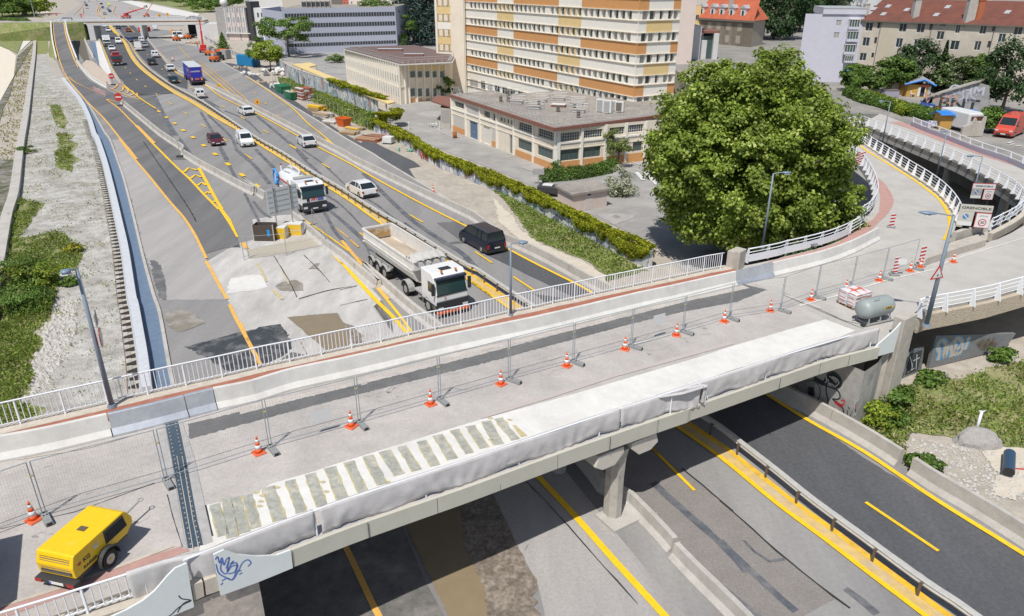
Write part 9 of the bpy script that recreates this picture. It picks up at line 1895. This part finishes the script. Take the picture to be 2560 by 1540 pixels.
for p in yp: b.tube([p,p+Vc((0,0,2))],.03,5)
b.B('posts',M_gal2,yd);b=MB()
for a,c in zip(yp,yp[1:]):
 for z in (.3,1.0,1.95): b.tube([a+Vc((0,0,z)),c+Vc((0,0,z))],.015,4)
b.B('wires',M_gal2,yd)
def round_sign(label,f,x,y,tx,ty,kind,rz=0,group=None,r_=None,name='road_sign'):
 p=g(f,x,y);h=hgt(p,f,tx,ty);t=thing(name,label,'road sign',p,rz,group);MB().cyl((0,.04,0),(0,.04,h),.04,n=8).B('post',M_gal2,t);MB().box(-.4,.4,-.3,.3,0,.25).B('foot',M_cg,t,bevel=.04);R_=r_ or .45
 c=Vc((0,-.01,h-R_));
 if kind=='noentry': MB().cyl(c+Vc((0,.03,0)),c,R_,n=24).B('red_disc',MATS['sign_red'],t);MB().box(-R_*.7,R_*.7,-.02,-.012,h-R_*1.15,h-R_*.85).B('white_bar',M_acw,t)
 if kind=='orange': MB().cyl(c+Vc((0,.03,0)),c,R_,n=20).B('orange_disc',mat('sign_orange',(.78,.33,.02),.5),t);MB().box(-R_*.2,R_*.2,-.02,-.012,h-R_*1.4,h-R_*.7).B('arrow_symbol',M_gk,t)
 if kind=='tri':
  for s_,m_,y_ in ((R_*1.3,MATS['sign_red'],0),(R_*.95,M_acw,-.006)): b=MB();b.loft([[v+c for v in tri(s_,y_)],[v+c for v in tri(s_,y_+.005)]]);b.B('red_border' if y_==0 else 'sign_face',m_,t)
  MB().box(-.45,.45,-.02,.02,h-R_*2.9,h-R_*2.2).B('orange_plate',mat('sign_orange',(0,0,0)),t)
 if kind=='give':
  b=MB();b.loft([[Vc((v.x,v.y,-v.z))+c for v in tri(.6,0)],[Vc((v.x,v.y,-v.z))+c for v in tri(.6,.02)]]);b.B('sign_back',M_gal2,t)
 return t
round_sign('no-entry sign on the barrier end, nearer of the two','A',1115,985,1090,862,'noentry',r_=.72);round_sign('no-entry sign above the yellow hatching, farther of the two','A',1050,790,1037,678,'noentry',r_=.62)
round_sign('grey triangular give-way sign seen from behind, on the left barrier','J',1672,160,1640,-50,'give')
round_sign('round orange sign on a thin post above the white saloon','B',540,1015,535,918,'orange',r_=.5);round_sign('round orange sign right of the blue lorry','b',2310,1150,2310,1065,'orange',r_=.5)
round_sign('triangular roadworks sign with orange plate left of the blue lorry','b',1500,660,1498,560,'tri',r_=.6)
for i,(x,y,lb) in enumerate(((885,855,'first'),(905,870,'second'),(925,872,'third'),(945,885,'fourth'),(972,895,'fifth'))): board('red and white board, '+lb+' from the left in the row across the ramp mouth',g('A',x,y),.5,.9,.1,.2,group='boards across the ramp mouth')
board('red and white board beside the farther no-entry sign',g('A',1000,808),.35,1.1,.1,.1);board('red and white board at the tip of the yellow hatching',g('A',1130,792),.35,1.1,.1,.1);board('red and white board left of the ramp, against the pale wall',g('A',600,708),.35,1.1,0,.1);board('red and white board by the yellow line beyond the small white vans',g('b',1280,510),.5,1.4,0,.1)
for f,x,y,tx,ty,lb in (('X',905,285,905,240,'left of the two no-entry signs before the far junction'),('X',1050,285,1050,238,'right of the two no-entry signs before the far junction'),('U',175,325,175,255,'no-entry sign at the left end of the far parapet')): round_sign(lb,f,x,y,tx,ty,'noentry',r_=.8)
for f,x,y,tx,ty,lb in (('U',1780,320,1780,235,'round orange sign beyond the far bridge'),('U',1622,310,1622,250,'small orange sign left of the round one beyond the far bridge'),('b',1505,200,1505,95,'square orange sign by the far site lorries')): round_sign(lb,f,x,y,tx,ty,'orange',r_=.9)
M_gsk=mat('skip_green',(.03,.19,.10),.6,var=.12,scale=1);M_bcn=mat('container_blue',(.015,.20,.42),.6,var=.1,scale=1);M_osk=mat('orange_paint',(.62,.13,.02),.6,var=.12,scale=1);M_redm=mat('machine_red',(.55,.03,.03),.5)
def skip(label,f,x,y,m,L=4.2,W=2.2,H=1.5,rz=-.8,fill=None,sc=1):
 p=g(f,x,y);t=thing('skip',label,'skip',p,rz);b=MB();
 lo=[Vc(v) for v in ((-L*.36,-W/2+.2,.1),(L*.36,-W/2+.2,.1),(L*.36,W/2-.2,.1),(-L*.36,W/2-.2,.1))];hi=[Vc(v) for v in ((-L/2,-W/2,H),(L/2,-W/2,H),(L/2,W/2,H),(-L/2,W/2,H))];b.loft([lo,hi],cap=False);b.add(lo,((0,1,2,3),));o=b.B('skip_body',m,t);sm=o.modifiers.new('s','SOLIDIFY');sm.thickness=.08
 b=MB();b.tube(hi+[hi[0]],.06,5);b.B('rim',m,t)
 for k in (-1,0,1): MB().cyl((k*L*.22,-W/2+.13,.3),(k*L*.26,-W/2+.0,H-.1),.05,n=4).B('rib',m,t)
 if fill:
  for k in range(fill): o=rock('debris',Vc((random.uniform(-L*.3,L*.3),random.uniform(-W*.3,W*.3),H*.8)),random.uniform(.4,.7),random.uniform(.3,.6),random.uniform(.3,.6),random.choice([M_pil,M_rust,mat('pallet_wood',(0,0,0))]),k,1);o.parent=t
 return t
skip('empty green skip, farther of the two','B',772,860,M_gsk,rz=-.95);skip('green skip heaped with rubble','B',860,920,M_gsk,rz=-.95,fill=12);skip('orange tipping skip among the timber stacks','B',1335,1170,M_osk,2.4,1.6,1.3,-.8)
def container(label,f,x,y,L,W,H,m,rz,cat='container',name='site_container'):
 p=g(f,x,y);t=thing(name,label,cat,p,rz);MB().box(-L/2,L/2,-W/2,W/2,.15,H).B('shell',m,t,bevel=.04);b=MB()
 for k in range(int(L/.35)): x_=-L/2+.2+k*.35;b.box(x_,x_+.12,-W/2-.03,-W/2-.002,.3,H-.2)
 b.B('corrugation',m,t);MB().box(L/2+.002,L/2+.03,-W/2+.15,W/2-.15,.3,H-.15).B('door',m,t);MB().box(-L/2,L/2,-W/2+.1,W/2-.1,0,.15).B('skid',M_cg,t);return t
container('bright blue site container beside the graffiti wall','B',455,610,6,2.6,2.8,M_bcn,-.5);container('orange site cabin left of the grey one','B',215,540,2.4,2.2,2.6,M_osk,-.4,'cabin');container('grey site cabin right of the orange one','B',245,545,2.0,2.2,2.5,M_gal2,-.4,'cabin')
def heap(label,f,x,y,sx,sy,sz,ms,n,name='material_pile',cat='pile',seed=0):
 p=g(f,x,y);t=thing(name,label,cat,p,-.6);rnd=random.Random(seed)
 for k in range(n):
  o=rock('lump',Vc((rnd.gauss(0,sx*.35),rnd.gauss(0,sy*.35),rnd.uniform(0,sz*.6))),rnd.uniform(.25,.6)*sx*.4,rnd.uniform(.25,.6)*sy*.5,rnd.uniform(.2,.5)*sz,rnd.choice(ms),seed*10+k,1,rnd.uniform(0,3));o.parent=t
 return t
M_wd=mat('timber',(.40,.29,.17),.85,var=.25,scale=2);M_wdr=mat('red_timber',(.34,.10,.06),.85,var=.25,scale=2);M_bagw=mat('white_bag',(.64,.64,.63),.8,var=.08,scale=2);
def stack(label,f,x,y,L,W,H,ms,rz=-.7,name='timber_stack',cat='stack',seed=0):
 p=g(f,x,y);t=thing(name,label,cat,p,rz);rnd=random.Random(seed);nl=max(2,int(H/.22));
 for k in range(nl):
  for j in range(4):
   yy=-W/2+W*(j+.5)/4+rnd.uniform(-.05,.05);o=MB().box(-L/2*rnd.uniform(.8,1),L/2*rnd.uniform(.8,1),yy-W/9,yy+W/9,k*.22,k*.22+.17).B('board',rnd.choice(ms),t)
 return t
heap('row of white big bags beyond the green skips','B',690,820,2.6,1.6,1.4,[M_bagw],6,'big_bags','bags',3)
heap('jumbled white bags against the teal graffiti','B',700,700,5,3,2.4,[M_bagw,M_concw],12,'big_bags','bags',4)
heap('grey rubble and bags right of the blue container','B',480,700,4,2,1.2,[M_bagw,M_pil,M_conc],9,'rubble_heap','heap',5)
heap('tan debris below the blue container','B',370,640,2.5,2,1.0,[M_wd,M_pil],7,'rubble_heap','heap',6)
heap('brown rubble at the kerb beside the white bags','B',600,770,4,1.6,.8,[M_pil,M_dirt,M_wd],8,'rubble_heap','heap',12)
stack('tall stack of red and white formwork','B',975,930,3.0,2.4,2.6,[M_wdr,M_bagw,M_wdr],-.9,seed=1);stack('low yellow and tan timber stack after the red formwork','B',1090,1030,3.6,2,1.1,[M_wd,M_yb],-.7,seed=2);stack('tan timber stack in the middle of the row','B',1150,1080,4,2,.8,[M_wd,M_pil],-.7,seed=3);stack('loose pale planks beside the orange skip','B',1210,1140,3,1.4,.4,[M_wd,M_bagw],-.5,seed=4)
heap('brown rusty scrap behind the orange skip','B',1290,1130,2,1.4,1,[M_rust,M_wd],6,'scrap_heap','heap',7);stack('pale timber pallets right of the orange skip','B',1440,1200,3.2,1.8,.6,[M_wd,M_yb,M_pil],-.6,seed=5);stack('flat pale pallets on the black asphalt','B',1390,1240,3,2,.3,[M_bagw,M_wd],-.4,seed=6)
stack('rust-red boards on the black asphalt, leftmost layer','B',1570,1300,4.4,2,.45,[M_wdr,M_wd],-.5,seed=7);stack('red-brown board pile with round ends at the end of the row','B',1640,1280,3.4,2,.6,[M_wdr,M_rust],-.4,seed=8)
container('small white crate at the end of the black asphalt','B',1750,1330,1.4,1.2,1.0,M_bagw,-.3,'crate','white_crate')
heap('green-tinged debris pile below the ivy','B',1920,1400,1.8,1.2,.7,[M_pil,mat('net_green',(.12,.35,.25),.8)],5,'debris_pile','pile',8)
heap('low debris around the work site, before the far abutment','U',2200,800,9,4,1.0,[M_pil,M_wd,M_conc],12,'rubble_heap','heap',9);heap('earth bank beside the far abutment','U',2330,700,8,5,1.6,[M_dirt,M_wd],8,'earth_bank','heap',10)
def telehandler(label,f,x,y,rz,m,boomL,ang,sc=1,name='boom_lift'):
 t=thing(name,label,'machine',g(f,x,y),rz);t.scale=(sc,)*3;MB().box(-1.8,1.8,-1.1,1.1,.5,1.3).B('chassis',m,t,bevel=.08);MB().box(-.6,.5,-.9,.9,1.3,2.3).B('turret',m,t,bevel=.1);MB().box(.5,1.4,-.9,-.1,1.3,2.1).B('engine_cover',M_cg,t,bevel=.05)
 b=MB();e=Vc((math.cos(ang)*boomL,0,2.0+math.sin(ang)*boomL));b.tube([(-.3,0,2.0),Vc((-.3,0,2.0)).lerp(e,.55)],.28,4);b.tube([Vc((-.3,0,2.0)).lerp(e,.55),e],.2,4);b.B('boom',m,t)
 MB().box(e.x-.5,e.x+.5,-.7,.7,e.z-.2,e.z+.8).B('basket',M_gal2,t)
 for x_ in (-1.2,1.2):
  for s in (1,-1): wheel(t,x_,s*1.25,.5,.4,1)
 return t
telehandler('red boom lift with its arm raised, left of the low graffitied wall','b',2050,500,1.9,M_redm,8.5,1.1);telehandler('red crane lorry with a horizontal brown jib beyond the far bridge','U',1010,345,0,M_redm,10,.28,1.3,'mobile_crane');telehandler('small red and white digger beyond the far bridge','U',1385,320,.5,mat('machine_redwhite',(.6,.2,.15),.5),7,.9,1.0,'excavator')
for x,y,lb,m in ((2155,560,'orange dumper beside the boom lift',M_osk),(2250,580,'orange roller machine right of the orange dumper',M_osk),(2240,670,'small orange pump at the kerb',M_osk),(2330,640,'dark generator right of the small pump',M_cg),(1570,300,'orange hazard trailer before the site lorries',M_osk),(1765,265,'orange and white compactor near the far abutment',M_osk)):
 t=thing('site_machine',lb,'machine',g('b',x,y),-.5,'small machines on the work site');MB().box(-1.2,1.2,-.8,.8,.45,1.5).B('engine_body',m,t,bevel=.15);MB().box(-.5,.6,-.6,.6,1.5,2.3).B('canopy',M_gal2 if m is not M_cg else M_cg,t,bevel=.05)
 for x_ in (-.8,.8):
  for s in (1,-1): wheel(t,x_,s*.85,.42,.3,1)
V('van',PW,'white van with orange markings left of two site vans','van','b',1555,255,'b',1560,290);V('van',PWd,'white van with orange markings right of its twin, before the far bridge','van','b',1630,255,'b',1635,290)
V('van',PW,'white lorry-like van behind the far bridge in the closed lanes','van','U',1540,560,'U',1480,500);container('red-orange container under the far bridge','U',1350,590,5,2.2,2,M_redm,1.3);
def person(label,p,vest,rz=0):
 t=thing('person',label,'person',p,rz);me=bpy.data.meshes.new('body');V_=[(0,0,.98),(0,0,1.25),(0,0,1.48),(0,0,1.58),(0,0,1.70),(.10,0,.92),(.12,.04,.5),(.12,0,.06),(.12,.14,.04),(-.10,0,.92),(-.12,-.06,.5),(-.14,-.1,.06),(-.14,.04,.04),(.20,0,1.42),(.27,.03,1.15),(.25,.14,.93),(-.20,0,1.42),(-.27,0,1.15),(-.26,.1,.93)]
 E_=[(0,1),(1,2),(2,3),(3,4),(0,5),(5,6),(6,7),(7,8),(0,9),(9,10),(10,11),(11,12),(2,13),(13,14),(14,15),(2,16),(16,17),(17,18)];Rr=[.14,.14,.10,.06,.11,.10,.07,.05,.045,.10,.07,.05,.045,.065,.05,.035,.065,.05,.035]
 me.from_pydata(V_,E_,[]);o=bpy.data.objects.new('body',me);COL.objects.link(o);o.parent=t;me.materials.append(M_cg);sk_=o.modifiers.new('skin','SKIN');
 for i,r_ in enumerate(Rr): me.skin_vertices[0].data[i].radius=(r_,r_*.85)
 me.skin_vertices[0].data[0].use_root=True;o.modifiers.new('sub','SUBSURF').levels=1
 b=MB();b.loft([[Vc((math.cos(a)*r1,math.sin(a)*r1*.72,z)) for a in [k*math.pi/6 for k in range(12)]] for z,r1 in ((.88,.19),(1.1,.19),(1.35,.23),(1.48,.16))]);b.B('vest',vest,t,True);ball(.135,(0,.0,1.75),vest,t,'helmet',2,.8);return t
for f,x,y,lb in (('b',1940,410,'worker in orange overalls standing left of the boom lift'),('b',1655,165,'worker in orange standing above the site vans')): person(lb,g(f,x,y),M_or,.3)
fc=thing('chain_fence','thin wire fence with slim posts along the green strip by the timber stacks','fence');q=G('B',(680,760),(900,880),(1010,960),(1170,1000),(1300,1080),(1460,1160),(1590,1215));b=MB();rs_=resample(q,3.0)
for p in rs_: b.tube([p,p+Vc((0,0,1.9))],.035,5)
b.B('posts',M_gal2,fc);b=MB()
for a,c in zip(rs_,rs_[1:]):
 for z in (.1,1.0,1.85): b.tube([a+Vc((0,0,z)),c+Vc((0,0,z))],.012,3)
b.B('wires',M_gal2,fc)
for f,x,y,tx,ty,lb in (('I',168,600,175,455,'grey back of a small sign at the yard entrance'),):
 p=g(f,x,y);h=hgt(p,f,tx,ty);t=thing('yard_sign',lb,'sign',p,0);MB().cyl((0,0,0),(0,0,h),.04,n=6).B('post',M_gal2,t);MB().box(-.65,.65,-.03,-.0,h-.65,h).B('panel',M_blind,t)
for f,x,y,lb in (('B',1940,1200,'white bollard in the yard beside the ivy corner'),('B',2225,1200,'white bollard at the white chairs')): t=thing('bollard',lb,'bollard',g(f,x,y));MB().cyl((0,0,0),(0,0,1.1),.09,n=8).B('shaft',M_acw,t);MB().cyl((0,0,1.1),(0,0,1.2),.11,.04,8).B('cap',M_acw,t)
t=thing('chair_pile','tangled pile of white furniture by the lean-to','pile',g('B',2170,1180));b=MB()
for k in range(9): a=Vc((random.uniform(-.9,.9),random.uniform(-.5,.5),random.uniform(0,.3)));b.tube([a,a+Vc((random.uniform(-.5,.5),random.uniform(-.3,.3),random.uniform(.3,.9)))],.06,5)
b.B('white_legs',M_acw,t);MB().box(-.5,.3,-.3,.3,.5,.56).B('white_seat',M_acw,t)
p=g('I',270,700);t=thing('parked_trailer','dark low trailer with a white lid behind the ivy left of the pink hut','trailer',p,-.3);MB().box(-1.2,1.2,-.7,.7,.4,1.1).B('trailer_body',M_cg,t,bevel=.05);MB().box(-.7,.4,-.4,.4,1.1,1.25).B('lid',M_acw,t,bevel=.05)
for s in (1,-1): wheel(t,0,s*.8,.3,.2,1)
p=g('X',440,330);hh=hgt(g('X',460,275),'X',400,-60);t=thing('white_mast','thick white tapering mast at the far left','mast',g('X',460,275));MB().cyl((0,0,0),(0,0,hh+30),1.7,1.3,16).B('shaft',M_acw,t,True);MB().cyl((0,0,0),(0,0,.6),2.1,n=16).B('plinth',M_conc,t)
t=thing('thin_mast','thin pale mast between the white mast and the sand heap','mast',g('X',645,320));MB().cyl((0,0,0),(0,0,hgt(g('X',645,320),'X',590,30)),.25,.15,8).B('shaft',M_gal2,t);MB().box(-.6,.6,-.1,.1,9,9.3).B('crossarm',M_gal2,t)
p=g('Y',835,640);t=thing('blue_banner_pole','blue banner on a tall pole before the office corner','banner',p);hh=hgt(p,'Y',835,440);MB().cyl((0,0,0),(0,0,hh+1),.1,n=8).B('pole',M_gal2,t);MB().box(-.1,1.0,-.03,.03,1.5,hh).B('banner_cloth',mat('banner_blue',(.04,.09,.30),.6),t)
sheet('pale_sand_edge',G('X',(690,290),(700,20),(760,-40),(880,0),(960,150),(900,300)),M_sandw,3);sheet('far_grass',G('X',(-300,330),(0,330),(600,320),(820,330),(690,260),(600,0),(-300,0)),M_grassg,2);sheet('far_wall_road',G('U',(560,-10),(900,20),(1300,150),(1800,270),(2300,330),(2374,260),(1800,150),(1200,30),(900,-20)),M_concw,3)
sheet('far_grass',G('U',(1000,-20),(2374,-20),(2700,200),(2374,250),(1800,120),(1300,20)),M_grassg,2)
